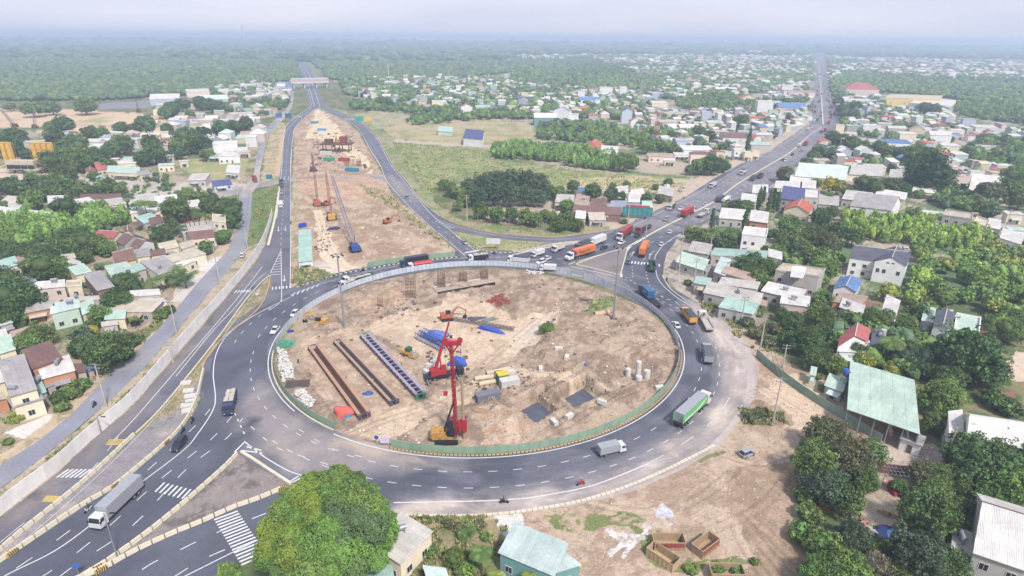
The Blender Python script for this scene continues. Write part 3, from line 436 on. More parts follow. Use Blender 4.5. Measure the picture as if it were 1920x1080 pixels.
road('local_road', [(-260, 1030), (0, 873), (75, 825), (135, 776), (207, 700), (250, 665), (287, 628), (332, 577), (375, 525), (425, 472), (446, 422), (448, 375), (455, 352), (475, 330), (480, 300), (490, 260), (505, 235), (540, 200), (548, 170), (552, 170), (548, 202), (527, 229), (505, 250), (496, 280), (488, 320), (486, 345), (473, 362), (470, 410), (462, 464), (425, 510), (370, 575), (325, 627), (270, 690), (200, 755), (140, 808), (75, 861), (0, 916), (-260, 1090)], .024, base=(152, 154, 168), base2=(166, 165, 172), sm=False, zones=[([(440, 350), (475, 325), (540, 190), (560, 170), (530, 240), (500, 300), (490, 350), (460, 372)], (206, 192, 178), (186, 176, 168), 5, .5, 1)])
road('cross_road', [(400, 362), (440, 352), (480, 344), (527, 335), (560, 332), (640, 330), (700, 327), (722, 329), (735, 345), (700, 332), (640, 337), (560, 339), (527, 344), (480, 353), (440, 365), (400, 375)], .012, base=(160, 154, 158), base2=(186, 174, 168), sm=False, zones=[])
road('river', [(172, 196), (190, 194), (290, 187), (294, 194), (284, 202), (190, 205), (176, 201)], .05, base=(150, 146, 148), base2=(140, 142, 152), sm=False, zones=[], step=20)
road('splitter_island', [(1080, 495), (1128, 478), (1177, 464), (1172, 488), (1163, 516)], .19, base=(150, 140, 138), base2=(132, 126, 130), sm=False, zones=[])

# ---- painted markings, one sheet
mk = MB()
def wline(W, wd, z=.085, dash=None, mb=None):
    mb = mb or mk; acc = 0; on = True
    for (x0, y0), (x1, y1) in zip(W, W[1:]):
        L_ = math.hypot(x1-x0, y1-y0)
        if L_ < 1e-6: continue
        dx, dy = (x1-x0)/L_, (y1-y0)/L_; nx, ny = -dy*wd/2, dx*wd/2; s = 0
        def q(a, b): mb.add([(x0+dx*a-nx, y0+dy*a-ny, z), (x0+dx*b-nx, y0+dy*b-ny, z), (x0+dx*b+nx, y0+dy*b+ny, z), (x0+dx*a+nx, y0+dy*a+ny, z)], [(0, 1, 2, 3)])
        if not dash: q(0, L_); continue
        per = dash[0]+dash[1]
        while s < L_:
            ph = acc % per
            if ph < dash[0]: e = min(L_, s+dash[0]-ph); q(s, e)
            else: e = min(L_, s+per-ph)
            acc += e-s+1e-6; s = e+1e-6
def pline(P, wd=.22, dash=None, z=.085, sm=True):
    W = [G(*p)[:2] for p in P]
    if sm and len(W) > 2: W = smooth(W, 8)
    wline(W, wd, z, dash)
def arc(r, a0, a1, wd=.22, dash=None, z=.085):      # angles by compass of the plan, degrees
    n = max(2, int(abs(a1-a0)/1.5)); wline([(RC[0]+r*math.cos(math.radians(a0+(a1-a0)*i/n)), RC[1]+r*math.sin(math.radians(a0+(a1-a0)*i/n))) for i in range(n+1)], wd, z, dash)
arc(61.6, 158, 226, .28); arc(61.6, 240, 372, .28); arc(61.6, 20, 155, .2)
arc(66.2, 192, 300, .17, (1.9, 3.4)); arc(66.4, 300, 385, .17, (2.0, 3.8)); arc(66, 30, 150, .14, (2, 5))
arc(71.2, 232, 300, .17, (1.9, 3.4)); arc(71.2, 300, 380, .17, (2.0, 3.4)); arc(70, 40, 145, .18, (2, 5)); arc(67, 152, 185, .2, (2, 4)); arc(73, 157, 188, .2, (2, 4))
pline([(545, 557), (480, 590), (430, 625), (407, 660), (400, 700), (404, 745), (398, 772), (370, 815), (340, 848), (230, 932), (170, 985), (100, 1035), (10, 1080), (-60, 1125)], .25)
pline([(738, 943), (850, 941), (960, 937), (1040, 926), (1120, 908), (1215, 870)], .28); pline([(1215, 870), (1290, 826), (1345, 780), (1380, 725)], .16, (5, 6))
pline([(545, 553), (620, 527), (700, 508), (800, 490), (870, 484), (960, 482)], .2)
for P in ([(-30, 1140), (90, 1075), (190, 1000), (300, 900), (395, 825), (440, 775)], [(30, 1150), (130, 1068), (250, 985), (350, 880), (425, 822), (455, 785)], [(-60, 1120), (40, 1060), (145, 985), (260, 897), (365, 800), (400, 760)]): pline(P, .2, (2.6, 4.2))
pline([(200, 1120), (275, 1063), (325, 1038), (400, 1002), (520, 955), (600, 925)], .22, (2.6, 3.6)); pline([(250, 1130), (330, 1080), (390, 1045), (500, 1000), (600, 960)], .22, (2.6, 3.6))
pline([(345, 1082), (445, 1032), (500, 1006), (560, 985)], .22); pline([(458, 828), (500, 860), (545, 885), (578, 894)], .25)
for a, b in (((458, 830), (440, 848)), ((462, 838), (490, 845)), ((452, 845), (492, 850)), ((572, 893), (548, 905)), ((560, 893), (540, 906))): pline([a, b], .35, sm=False)
pline([(470, 800), (520, 840), (580, 860), (640, 880)], .18, (2, 4)); pline([(440, 775), (462, 822)], .25, (1.2, 1.8)); pline([(560, 805), (620, 840), (690, 860)], .16, (2, 4)); pline([(1230, 560), (1275, 580), (1310, 602)], .25, (1.2, 1.8)); pline([(1165, 515), (1220, 548), (1290, 575)], .25, (1.2, 1.8))
pline([(0, 1018), (60, 970), (120, 930), (180, 872), (237, 800)], .16, (5, 4)); pline([(204, 835), (257, 780), (350, 672), (420, 590), (465, 535), (492, 500)], .2)
pline([(1, 1047), (70, 993), (170, 905), (262, 815), (368, 697), (418, 632), (468, 562), (503, 523)], .12)
pline([(499, 512), (478, 530), (440, 578), (400, 620), (330, 706)], .2)
pline([(519, 410), (525, 350), (530, 300), (535, 250), (558, 222), (583, 200), (575, 165), (562, 122)], .25); pline([(544, 540), (545, 450), (545, 345), (545, 300), (549, 262), (556, 236), (594, 203)], .25)
pline([(527, 470), (528, 430), (535, 340), (538, 290), (543, 250)], .18, (3, 5)); pline([(527, 472), (528, 540), (526, 565), (505, 582)], .22); pline([(527, 470), (507, 512)], .22)
pline([(597, 202), (620, 214), (655, 229), (676, 248), (694, 280), (713, 310), (727, 342), (768, 388), (806, 424), (845, 456), (872, 480)], .25); pline([(611, 201), (668, 227), (691, 243), (710, 266), (733, 309), (760, 343), (792, 383), (812, 405), (846, 433), (872, 455), (893, 472)], .25)
pline([(606, 202), (663, 228), (683, 246), (702, 276), (724, 310), (748, 352), (785, 392), (818, 422), (850, 446), (880, 470)], .18, (3, 6))
pline([(815, 410), (850, 423), (905, 437), (960, 445), (1035, 449), (1100, 444), (1150, 434)], .2); pline([(590, 200), (580, 165), (572, 140), (561, 118)], .5); pline([(600, 200), (588, 165), (577, 135), (565, 118)], .5)
pline([(855, 443), (905, 446), (960, 453), (1035, 457)], .2)
pline([(1066, 496), (1128, 477), (1180, 463), (1236, 430), (1285, 405), (1340, 377), (1385, 343), (1440, 310), (1482, 285), (1516, 255), (1543, 237)], .5); pline([(1070, 500), (1162, 520)], .3); pline([(1165, 520), (1163, 495), (1175, 470), (1195, 452)], .9)
pline([(1160, 437), (1300, 366), (1400, 308), (1500, 250), (1524, 220)], .25); pline([(1068, 474), (1110, 468), (1180, 440), (1240, 412), (1330, 365), (1430, 300), (1510, 245)], .2, (4, 6)); pline([(1000, 488), (1090, 478), (1200, 433), (1330, 358), (1430, 292)], .2, (4, 6))
pline([(1180, 478), (1235, 447), (1300, 410), (1400, 350), (1500, 280)], .22, (4, 6)); pline([(1205, 488), (1240, 462), (1300, 425), (1400, 365), (1500, 295), (1550, 245)], .22, (4, 6)); pline([(1228, 493), (1230, 478), (1250, 455), (1290, 430)], .25); pline([(1228, 493), (1235, 525), (1265, 555), (1300, 578), (1335, 610)], .25)
pline([(1185, 500), (1187, 520)], .2, (1.5, 2)); pline([(1210, 498), (1218, 535), (1250, 562)], .2, (1.5, 2))
for x0, x1 in ((1532, 1527), (1537, 1545), (1548, 1560)): pline([(1536, 95), (x0, 130), (x1, 200)], .4, (6, 10), sm=False)
def crosswalk(A, B, d0, d1, n, ln=3.0, wd=.5):
    a = Vector(G(*A)[:2]); b = Vector(G(*B)[:2]); d = (Vector(G(*d1)[:2])-Vector(G(*d0)[:2])).normalized()*ln/2
    for i in range(n):
        c = a.lerp(b, i/(n-1)); wline([tuple(c-d), tuple(c+d)], wd, .088)
crosswalk((118, 888), (168, 888), (112, 895), (136, 878), 7, 2.8, .45); crosswalk((300, 914), (358, 929), (295, 924), (312, 907), 8, 2.8, .4)
crosswalk((424, 967), (476, 1050), (410, 974), (442, 962), 17, 4.2, .42); crosswalk((442, 547), (468, 546), (440, 550), (447, 543), 6, 2.4, .4)
crosswalk((511, 541), (544, 538), (512, 545), (512, 537), 6, 2.6, .45); crosswalk((873, 474), (897, 470), (870, 478), (882, 472), 7, 2.6, .5)
crosswalk((1173, 491), (1203, 494), (1185, 500), (1190, 488), 6, 3, .6); crosswalk((1208, 494), (1236, 498), (1215, 500), (1216, 488), 5, 3, .6)
for i in range(9):
    y = 474+i*5; x = 527-(i+1)*2.3; pline([(x, y+2), (527, y)], .45, sm=False)
for i in range(6): pline([(548+i*9, 556-i*3.6), (553+i*9, 549-i*3.2)], .45, sm=False)
for i in range(6): pline([(817+i*5, 416+i*2.3), (820+i*6.5, 414+i*2.5)], .5, sm=False)
def arrow(P, Q, wd=.25):
    a = Vector(G(*P)[:2]); b = Vector(G(*Q)[:2]); d = (b-a).normalized(); n = Vector((-d.y, d.x)); wline([tuple(a), tuple(b)], wd, .088)
    mk.add([(*(b-n*.7), .088), (*(b+n*.7), .088), (*(b+d*1.6), .088)], [(0, 1, 2)])
arrow((533, 517), (533, 525)); arrow((522, 425), (522, 432)); arrow((535, 425), (535, 431)); arrow((1183, 481), (1188, 474)); arrow((1217, 486), (1219, 478)); arrow((1200, 483), (1202, 477)); arrow((533, 331), (533, 336)); arrow((541, 331), (541, 336)); arrow((488, 542), (482, 551))
tag(mk.build('road_markings', M['line']), kind='structure')
ym = MB()
for P in ([(205, 829), (236, 829)], [(86, 935), (122, 936)]):
    for k in range(5): a = G(P[0][0]-k*1.8, P[0][1]+k*2.3-4); b = G(P[1][0]-k*1.8, P[1][1]+k*2.3-4); wline([a[:2], b[:2]], .35, .088, mb=ym)
tag(ym.build('rumble_strip', mat('yellow_paint', C(214, 186, 116), rough=.7, n1=2, a1=.15)), kind='structure')
# ================================================================ VEGETATION
def crown_np(R, n_cl, n_lf, leaf, flat=.8, seed=1, shell=.62, clr=(.22, .36), low=-.75, core=.72, cone=0):
    """leaf clumps spread over a crown of unit radius: V (n*4,3), F"""
    g = np.random.RandomState(seed); V = []
    k = np.arange(n_cl)+.5; zz = 1-(1-low)*k/n_cl; th = k*2.39996+seed; d = np.stack([np.cos(th)*np.sqrt(1-zz*zz), np.sin(th)*np.sqrt(1-zz*zz), zz], 1)+g.normal(size=(n_cl, 3))*.11
    rr = shell*(.75+.4*g.rand(len(d))); lob = 1+.16*np.sin(np.arctan2(d[:, 1], d[:, 0])*3+seed)+.1*np.sin(np.arctan2(d[:, 1], d[:, 0])*5+2*seed)
    c = d*rr[:, None]*lob[:, None]; c[:, 2] *= flat
    cr = g.uniform(*clr, size=len(c))
    if cone: k = 1-cone*(c[:, 2]/flat+1)/2; c[:, 0] *= k; c[:, 1] *= k; cr *= (.5+.5*k)
    idx = np.repeat(np.arange(len(c)), n_lf)
    e = g.normal(size=(len(idx), 3)); e[:, 2] += .35; e /= np.linalg.norm(e, axis=1)[:, None]
    p = c[idx]+e*(cr[idx]*(.8+.3*g.rand(len(idx))))[:, None]*np.array([1, 1, .85])
    nrm = e+g.normal(size=e.shape)*.55; nrm /= np.linalg.norm(nrm, axis=1)[:, None]
    a = np.cross(nrm, g.normal(size=e.shape)); a /= np.linalg.norm(a, axis=1)[:, None]; b = np.cross(nrm, a)
    s = leaf*g.uniform(.6, 1.3, size=(len(idx), 1))
    V = np.stack([p-a*s-b*s*.7, p+a*s-b*s*.7, p+a*s*.7+b*s, p-a*s*.7+b*s], 1).reshape(-1, 3)
    F = np.arange(len(V)).reshape(-1, 4)
    tn = g.uniform(.62, 1.32, size=len(c)); wm = g.uniform(-.16, .2, size=len(c)); tv = tn[idx]*g.uniform(.85, 1.15, len(idx)); TINT[0] = np.repeat(np.stack([tv*(1+wm[idx]), tv, tv*(1-wm[idx]*.5), np.ones(len(tv))], 1), 4, 0)
    return V, F
TINT = [None]
_ico = {}
def ico(sub):
    if sub not in _ico:
        bm = bmesh.new(); bmesh.ops.create_icosphere(bm, subdivisions=sub, radius=1); bm.verts.ensure_lookup_table()
        _ico[sub] = (np.array([v.co[:] for v in bm.verts]), np.array([[v.index for v in f.verts] for f in bm.faces])); bm.free()
    return _ico[sub]
def blob(sub, seed, sc=(1, 1, 1), amp=.2):
    V, F = ico(sub); g = np.random.RandomState(seed); k = g.normal(size=(5, 3))*2.2; ph = g.rand(5)*6
    d = 1+amp*sum(np.sin(V@k[i]+ph[i]) for i in range(5))/2.2
    return V*d[:, None]*np.array(sc), F
def crown_mesh(name, core_sc, core_r, **kw):
    V, F = crown_np(1, **kw); tint = TINT[0]; cv, cf = blob(3, kw.get('seed', 1), (core_r, core_r, core_r*kw.get('flat', .8)), .3)
    if kw.get('cone'): k = 1-kw['cone']*(cv[:, 2]/kw.get('flat', .8)+1)/2; cv[:, 0] *= k; cv[:, 1] *= k
    q = np.concatenate([cf, cf[:, 2:]], 1)       # degenerate quads would be invalid: store triangles as own mesh pieces
    me = bpy.data.meshes.new(name); n = len(V); VV = np.concatenate([V, cv])
    me.vertices.add(len(VV)); me.vertices.foreach_set('co', VV.astype(np.float32).ravel())
    li = np.concatenate([F.ravel(), (cf+n).ravel()]).astype(np.int32); me.loops.add(len(li)); me.loops.foreach_set('vertex_index', li)
    tot = np.concatenate([np.full(len(F), 4), np.full(len(cf), 3)]).astype(np.int32); st = np.concatenate([[0], np.cumsum(tot)[:-1]]).astype(np.int32)
    me.polygons.add(len(tot)); me.polygons.foreach_set('loop_start', st); me.polygons.foreach_set('loop_total', tot)
    me.materials.append(M['leaf']); me.update(calc_edges=True); a = me.color_attributes.new('Col', 'FLOAT_COLOR', 'POINT'); a.data.foreach_set('color', np.concatenate([tint, np.tile(np.array([[.7, .7, .7, 1]]), (len(cv), 1))]).astype(np.float32).ravel()); return me
def trunk_mesh(name, h, r, limbs=4, seed=0, spread=.5):
    g = random.Random(seed); b = MB(); t = Vector((g.uniform(-.05, .05), g.uniform(-.05, .05), h)); b.tube((0, 0, -.05), t, r, r*.65, 9)
    for i in range(limbs):
        a = 2*math.pi*i/limbs+g.uniform(-.3, .3); e = t+Vector((math.cos(a)*spread, math.sin(a)*spread, .35+g.random()*.2)); m_ = t.lerp(e, .5)+Vector((0, 0, .08)); b.tube(t, m_, r*.5, r*.35, 6); b.tube(m_, e, r*.35, r*.15, 6)
    o = b.build(name, M['bark']); me = o.data; bpy.data.objects.remove(o); return me
def palm_mesh(n=16, ln=1.0, seed=0, leafw=.10, droop=.75, up=.55, segs=6, pin=14):
    g = random.Random(seed); b = MB()
    for i in range(n):
        a = 2*math.pi*i/n+g.uniform(-.15, .15); L_ = ln*g.uniform(.8, 1.1); u_ = up*g.uniform(.6, 1.5); P = []
        for k in range(segs+1):
            t = k/segs; P.append(Vector((math.cos(a)*L_*t*(1-.12*t), math.sin(a)*L_*t*(1-.12*t), L_*(u_*t-droop*t*t))))
        s = Vector((-math.sin(a), math.cos(a), 0))
        for k in range(pin):
            t = (k+.6)/pin; f = t*segs; j = min(int(f), segs-1); c = P[j].lerp(P[j+1], f-j); w_ = leafw*(1.9 if 0 < k < pin-2 else 1)*(1-.5*t)*2; dv = (P[j+1]-P[j]).normalized()
            for sg in (-1, 1):
                e = c+s*sg*w_*1.3+dv*w_*.6+Vector((0, 0, -w_*.6)); b.add([tuple(c), tuple(c+dv*L_/pin*.8), tuple(e+dv*L_/pin*.3), tuple(e)], [(0, 1, 2, 3)])
    o = b.build('fronds', M['leaf']); me = o.data; a_ = me.color_attributes.new('Col', 'FLOAT_COLOR', 'POINT'); a_.data.foreach_set('color', np.ones(len(me.vertices)*4, np.float32)); bpy.data.objects.remove(o); return me
CR = {}
for i in range(4): CR['round', i] = crown_mesh('crown', 1, .60, n_cl=84, n_lf=56, leaf=.062, flat=.85, seed=10+i)
for i in range(3): CR['broad', i] = crown_mesh('crown', 1, .56, n_cl=96, n_lf=52, leaf=.058, flat=.58, seed=30+i, shell=.72, clr=(.16, .30))
for i in range(3): CR['fluffy', i] = crown_mesh('crown', 1, .50, n_cl=84, n_lf=48, leaf=.055, flat=.95, seed=50+i, shell=.72, clr=(.14, .34), low=-.6)
for i in range(3):
    CR['round_f', i] = crown_mesh('crown', 1, .62, n_cl=170, n_lf=64, leaf=.036, flat=.85, seed=110+i, clr=(.13, .30), shell=.68)
    CR['broad_f', i] = crown_mesh('crown', 1, .58, n_cl=170, n_lf=60, leaf=.036, flat=.58, seed=120+i, shell=.74, clr=(.11, .24))
    CR['fluffy_f', i] = crown_mesh('crown', 1, .50, n_cl=170, n_lf=56, leaf=.034, flat=.95, seed=130+i, shell=.74, clr=(.10, .27))
for i in range(2): CR['cypress', i] = crown_mesh('crown', 1, .70, n_cl=70, n_lf=30, leaf=.10, flat=3.6, seed=70+i, shell=.62, clr=(.25, .4), low=-.95, cone=.75)
for i in range(3): CR['bush', i] = crown_mesh('crown', 1, .56, n_cl=46, n_lf=40, leaf=.09, flat=.62, seed=80+i)
for i in range(2): CR['bare', i] = crown_mesh('crown', 1, .30, n_cl=80, n_lf=22, leaf=.05, flat=.85, seed=90+i, shell=.75, clr=(.12, .28), low=-.5)
for i in range(3): CR['palm', i] = palm_mesh(18, 1.0, i)
for i in range(2): CR['banana', i] = palm_mesh(11, 1.0, 20+i, leafw=.16, droop=.9, up=1.25, pin=8)
TR = {'round': trunk_mesh('trunk', .6, .09), 'broad': trunk_mesh('trunk', .6, .08, 5, 2, .6), 'fluffy': trunk_mesh('trunk', .8, .07, 4, 3), 'cypress': trunk_mesh('trunk', .5, .10, 0), 'bush': trunk_mesh('trunk', .3, .06, 3, 4, .3), 'bare': trunk_mesh('trunk', .8, .06, 7, 5, .6), 'palm': trunk_mesh('trunk', 2.2, .055, 0), 'banana': trunk_mesh('trunk', .7, .10, 0)}
KZ = {'round': .92, 'broad': .80, 'fluffy': 1.0, 'cypress': 3.4, 'bush': .55, 'bare': 1.15, 'palm': 2.2, 'banana': .75}   # height of the crown centre / its radius
NM = {'round': ('round_tree', 'round leafy tree', 'tree'), 'broad': ('spreading_tree', 'wide spreading tree', 'tree'), 'fluffy': ('leafy_tree', 'loose leafy tree', 'tree'), 'cypress': ('cypress', 'narrow pointed cypress', 'tree'), 'bush': ('bush', 'low bush', 'bush'), 'bare': ('thin_tree', 'thin half-bare tree', 'tree'), 'palm': ('palm_tree', 'feathery palm', 'palm'), 'banana': ('banana_plant', 'banana clump with long arching leaves', 'plant')}
LC = {'d': (.092, .152, .052, 'dark green'), 'g': (.132, .205, .060, 'mid green'), 'b': (.155, .250, .066, 'bright green'), 'y': (.25, .285, .065, 'yellow-green'), 'o': (.15, .165, .080, 'olive'), 'k': (.092, .145, .080, 'grey-green'), 'w': (.24, .22, .15, 'pale dry'), 'Y': (.42, .36, .04, 'bright yellow')}
AUTO = []          # (object, base phrase, px, py, group) -> labels are written at the end
TID = [0]
def solve(cx, cy, rp, kz):
    z = 3.0
    for _ in range(6):
        g = G(cx, cy, z); d = math.sqrt(g[0]**2+g[1]**2+(CAMH-z)**2); R = rp*d/FPX; z = kz*R
    return g[0], g[1], R, z
def tree(cx, cy, rp, kind='round', c='g', label=None):
    x, y, R, z = solve(cx, cy, rp, KZ[kind]); i = TID[0]; TID[0] += 1
    nm, ph, cat = NM[kind]; t = thing(nm, label, cat, (x, y, 0), rnd.uniform(0, 6.28)); kf = kind+'_f' if rp >= 19 and (kind+'_f', 0) in CR else kind; n = sum(1 for k in CR if k[0] == kf); j = rnd.uniform(.85, 1.15)
    lc = LC[c]; col = (lc[0]*j*rnd.uniform(.9, 1.1), lc[1]*j, lc[2]*j, 1)
    o = link('crown' if kind not in ('palm', 'banana') else 'fronds', CR[kf, i % n], t, col); o.location = (0, 0, z); o.scale = (R, R, R*rnd.uniform(.9, 1.1)); o.rotation_euler = (0, 0, 0)
    k = link('trunk', TR[kind], t); k.scale = (R, R, R)
    if not label: AUTO.append((t, lc[3]+' '+ph, cx, cy))
    return t
TREES = '''
r d 25 262 22|r d 8 274 18|r d 45 275 14|r d 118 233 15|r g 95 238 11|r d 102 257 15|r g 140 271 19|r d 108 284 18|r g 100 300 20|r d 50 290 10|r d 170 250 13|r g 190 251 12|r d 226 239 12|r d 272 234 17|r d 256 240 11|r d 313 241 10|r d 320 205 14|r g 309 211 11|r d 341 196 12|r g 356 214 8|r d 376 193 13|r d 396 198 13|r d 411 201 11|r g 230 270 19|f d 282 268 16|r g 208 281 15|r d 180 294 19|r d 352 262 24|r d 374 268 19|r g 336 274 17|f d 290 287 18|r d 268 296 15|r d 382 250 15|r d 415 242 16|r d 441 239 15|r d 461 231 12|b d 330 287 13|b g 386 290 13|r g 140 298 22|f g 170 304 17|b g 200 309 15|r d 120 291 16|b g 160 199 16|b g 82 199 11|b g 60 204 15|b g 97 203 12|b g 18 200 8
r d 10 348 14|r d 30 353 15|f d 60 350 17|r d 86 348 19|r g 112 343 17|f d 118 330 19|r d 75 361 16|r g 101 361 14|f d 146 359 16|r d 172 360 12|r d 200 353 18|r g 221 356 14|p d 240 366 10|r g 175 330 9|r b 55 377 16|r g 5 388 10|r d 120 390 21|r d 96 396 11|p g 270 379 15|p d 255 383 11|p g 285 380 10|r b 350 366 14|r g 376 370 13|r d 400 371 9|r d 330 392 25|r d 362 400 12|p d 372 402 12|r d 398 388 18|r d 432 388 20|f d 436 410 17|r d 305 442 21|f d 322 425 14|p d 340 424 10|r b 417 443 15|r g 386 464 13|r o 290 460 10
r d 140 448 26|r d 160 455 22|r d 118 462 22|r d 50 472 19|r d 20 472 19|r d 85 470 17|r g 182 459 17|r b 200 465 14|r d 12 488 13|r d 70 478 18|r g 75 502 28|r d 96 494 20|r g 60 517 16|r g 112 506 18|r d 130 516 11|r d 156 481 13|r d 22 556 36|r d 3 526 26|f d 44 566 22|r d 237 531 23|r d 221 564 23|a g 330 521 19|a d 347 527 16|p g 300 519 12|p g 283 524 11|f d 8 590 24|r g 70 630 21|f g 50 646 17|u g 36 610 9|u g 125 602 8|f g 186 592 17|u d 170 612 13|f k 158 632 17|r d 150 652 18|r Y 172 621 11|r d 195 657 37|n o 1622 838 18|n k 1518 905 22|f d 226 640 16|u g 255 600 11|u g 300 590 13|u d 316 581 11|u d 244 640 16|u d 236 664 14|u g 134 734 17|u d 112 746 15|u g 152 721 14|u g 118 762 12|u y 32 782 12|u g 15 828 8|p g 250 595 9|u g 60 603 8
f g 832 346 11|f g 846 356 13|r g 862 361 14|f k 880 349 17|f k 905 344 19|f k 930 339 21|f k 956 338 21|f k 986 339 21|f k 1010 344 19|f k 1022 354 15|r g 870 376 14|f k 897 369 19|f k 926 366 20|f k 956 366 22|f k 986 366 20|f k 1010 372 16|f g 903 396 15|f g 931 402 16|f g 960 402 15|f g 986 406 16|f g 1003 412 14|r g 1022 402 12|r g 858 386 11|r g 1046 362 16|r g 1062 385 15|f d 1074 350 12|r d 1112 360 17|f k 1146 364 15|r d 1165 368 10|r d 1150 350 8|r d 1212 372 11|r d 1238 372 10|f g 1062 414 17|f g 1046 420 15|f g 1084 422 13|r g 1161 389 8|r g 1253 341 9|r g 1230 350 7|f g 1036 408 12|u g 1170 415 8|r g 1175 346 8
r g 1170 302 21|r g 1186 303 14|r g 1311 312 16|r d 1336 308 21|r d 1356 311 13|r g 1295 318 11|r d 1390 228 14|r d 1378 236 10|r d 1310 245 13|r d 1331 256 12|c d 1406 256 5|c d 1402 268 6|r d 716 190 11|r d 728 193 10|r g 1200 262 12|r g 1215 275 14|r g 1240 272 12|r g 1262 280 13|f g 1225 250 11|r g 1260 255 10
r d 1562 256 13|r d 1578 266 14|r d 1598 272 17|r g 1616 278 14|r d 1649 277 14|r g 1666 284 12|r d 1690 286 13|r g 1716 292 20|f g 1742 300 22|r d 1524 292 10|r d 1532 283 9|r d 1572 190 9|r d 1580 205 11|r d 1604 200 11|r d 1600 214 10|r g 1588 214 8|r d 1735 202 11|r d 1752 206 10|r d 1472 190 8
f o 1472 326 14|f Y 1556 347 14|f y 1572 352 12|r g 1590 361 10|r d 1620 346 19|f d 1640 352 16|r d 1670 351 17|f d 1692 356 13|f d 1742 322 33|f g 1720 336 19|f d 1764 334 20|r d 1530 343 9|p g 1556 362 9|c d 1443 378 7|c d 1451 373 7|c d 1460 376 6|r d 1540 408 18|r d 1557 398 13|f g 1480 421 20|r d 1466 441 16|f g 1492 450 17|f g 1524 440 20|r d 1502 466 18|f o 1548 458 22|f d 1564 436 18|f d 1600 444 17|r g 1460 470 14|r g 1540 482 14|f b 1545 503 23|r g 1536 524 16|r g 1711 401 12|f o 1850 362 18|f o 1832 380 12|f g 1890 358 18|r b 1903 332 20|f g 1912 376 14|r d 1855 395 12|u o 1512 400 9
f g 1541 560 17|f g 1539 592 24|r d 1484 604 22|f d 1468 590 13|f d 1516 640 27|r d 1480 636 18|r d 1548 620 18|f d 1530 672 22|f g 1566 684 18|f d 1606 662 19|f y 1622 676 15|r g 1645 604 24|r g 1697 609 20|r d 1726 592 20|p g 1672 640 22|p g 1655 648 14|r g 1706 636 21|f k 1690 672 23|f k 1722 676 23|r d 1752 660 17|f y 1672 692 13|r d 1742 694 18|f k 1756 634 13|f d 1816 664 46|r d 1846 692 30|r d 1782 704 24|r g 1892 620 22|r g 1906 598 18|f b 1768 744 31|f g 1756 790 20|a g 1872 718 18|u g 1862 748 18|u d 1892 764 20|u b 1534 706 8|u b 1541 727 8|r g 1590 640 14|f g 1575 610 12
f o 1548 816 32|f g 1530 868 36|f o 1590 862 38|f k 1560 918 33|n g 1636 852 24|f g 1618 900 24|u g 1510 930 20|u g 1518 962 22|n g 1592 944 26|u b 1502 1000 22|u g 1530 1014 30|f k 1600 1004 26|n g 1640 1020 18|f b 1580 1062 38|r b 1538 1076 34|n w 1646 1056 20|r b 1698 1072 20|r g 1668 1036 13|f o 1732 888 22|f g 1762 892 22|f g 1794 902 20|f g 1756 924 24|b d 1836 862 48|b d 1884 838 38|b b 1898 902 40|b g 1862 924 24|f g 1748 966 44|f d 1792 962 32|f k 1722 1040 40|r d 1772 1052 30|u g 1830 1072 22|u d 1892 1076 16|r g 1688 912 14|u g 1625 1072 14
a g 876 1002 17|p g 903 1034 23|u g 806 1032 15|r g 852 1046 20|u g 872 1066 20|r b 1072 1064 15|p y 930 1078 16|p y 990 1082 16|u b 424 1068 15|u b 440 1080 12|u o 862 990 11|u o 840 982 10|u o 900 984 12|u g 910 1008 9|r b 1026 616 15|u o 1000 1090 10|u b 1296 1068 12|u b 1345 1065 13|u b 1382 1070 12|u g 1415 1052 8
f g 1300 440 14|f g 1320 444 16|r g 1340 442 15|f k 1352 456 13|r g 1371 447 21|c d 1336 410 7|c d 1397 412 7|r d 1379 387 14|r g 1398 388 15|r g 1362 388 10|c d 1424 372 7|c d 1432 366 6|f y 1290 432 8|f d 1398 500 22|f d 1414 492 18|r g 1440 502 20|f g 1424 522 18|p g 1376 502 9|u g 1290 530 8|r g 1436 470 10|u g 1440 440 9|r g 1420 540 11|u o 1402 605 14|u o 1420 625 16|u o 1440 640 14|u o 1408 780 14|u o 1428 774 14|u g 1386 590 10|u o 1455 615 16|u g 1420 585 12
'''
KK = {'r': 'round', 'b': 'broad', 'f': 'fluffy', 'c': 'cypress', 'u': 'bush', 'n': 'bare', 'p': 'palm', 'a': 'banana'}
for ln in TREES.strip().split('\n'):
    for e in ln.split('|'):
        k, c, x, y, r = e.split(); tree(float(x), float(y), float(r), KK[k], c)
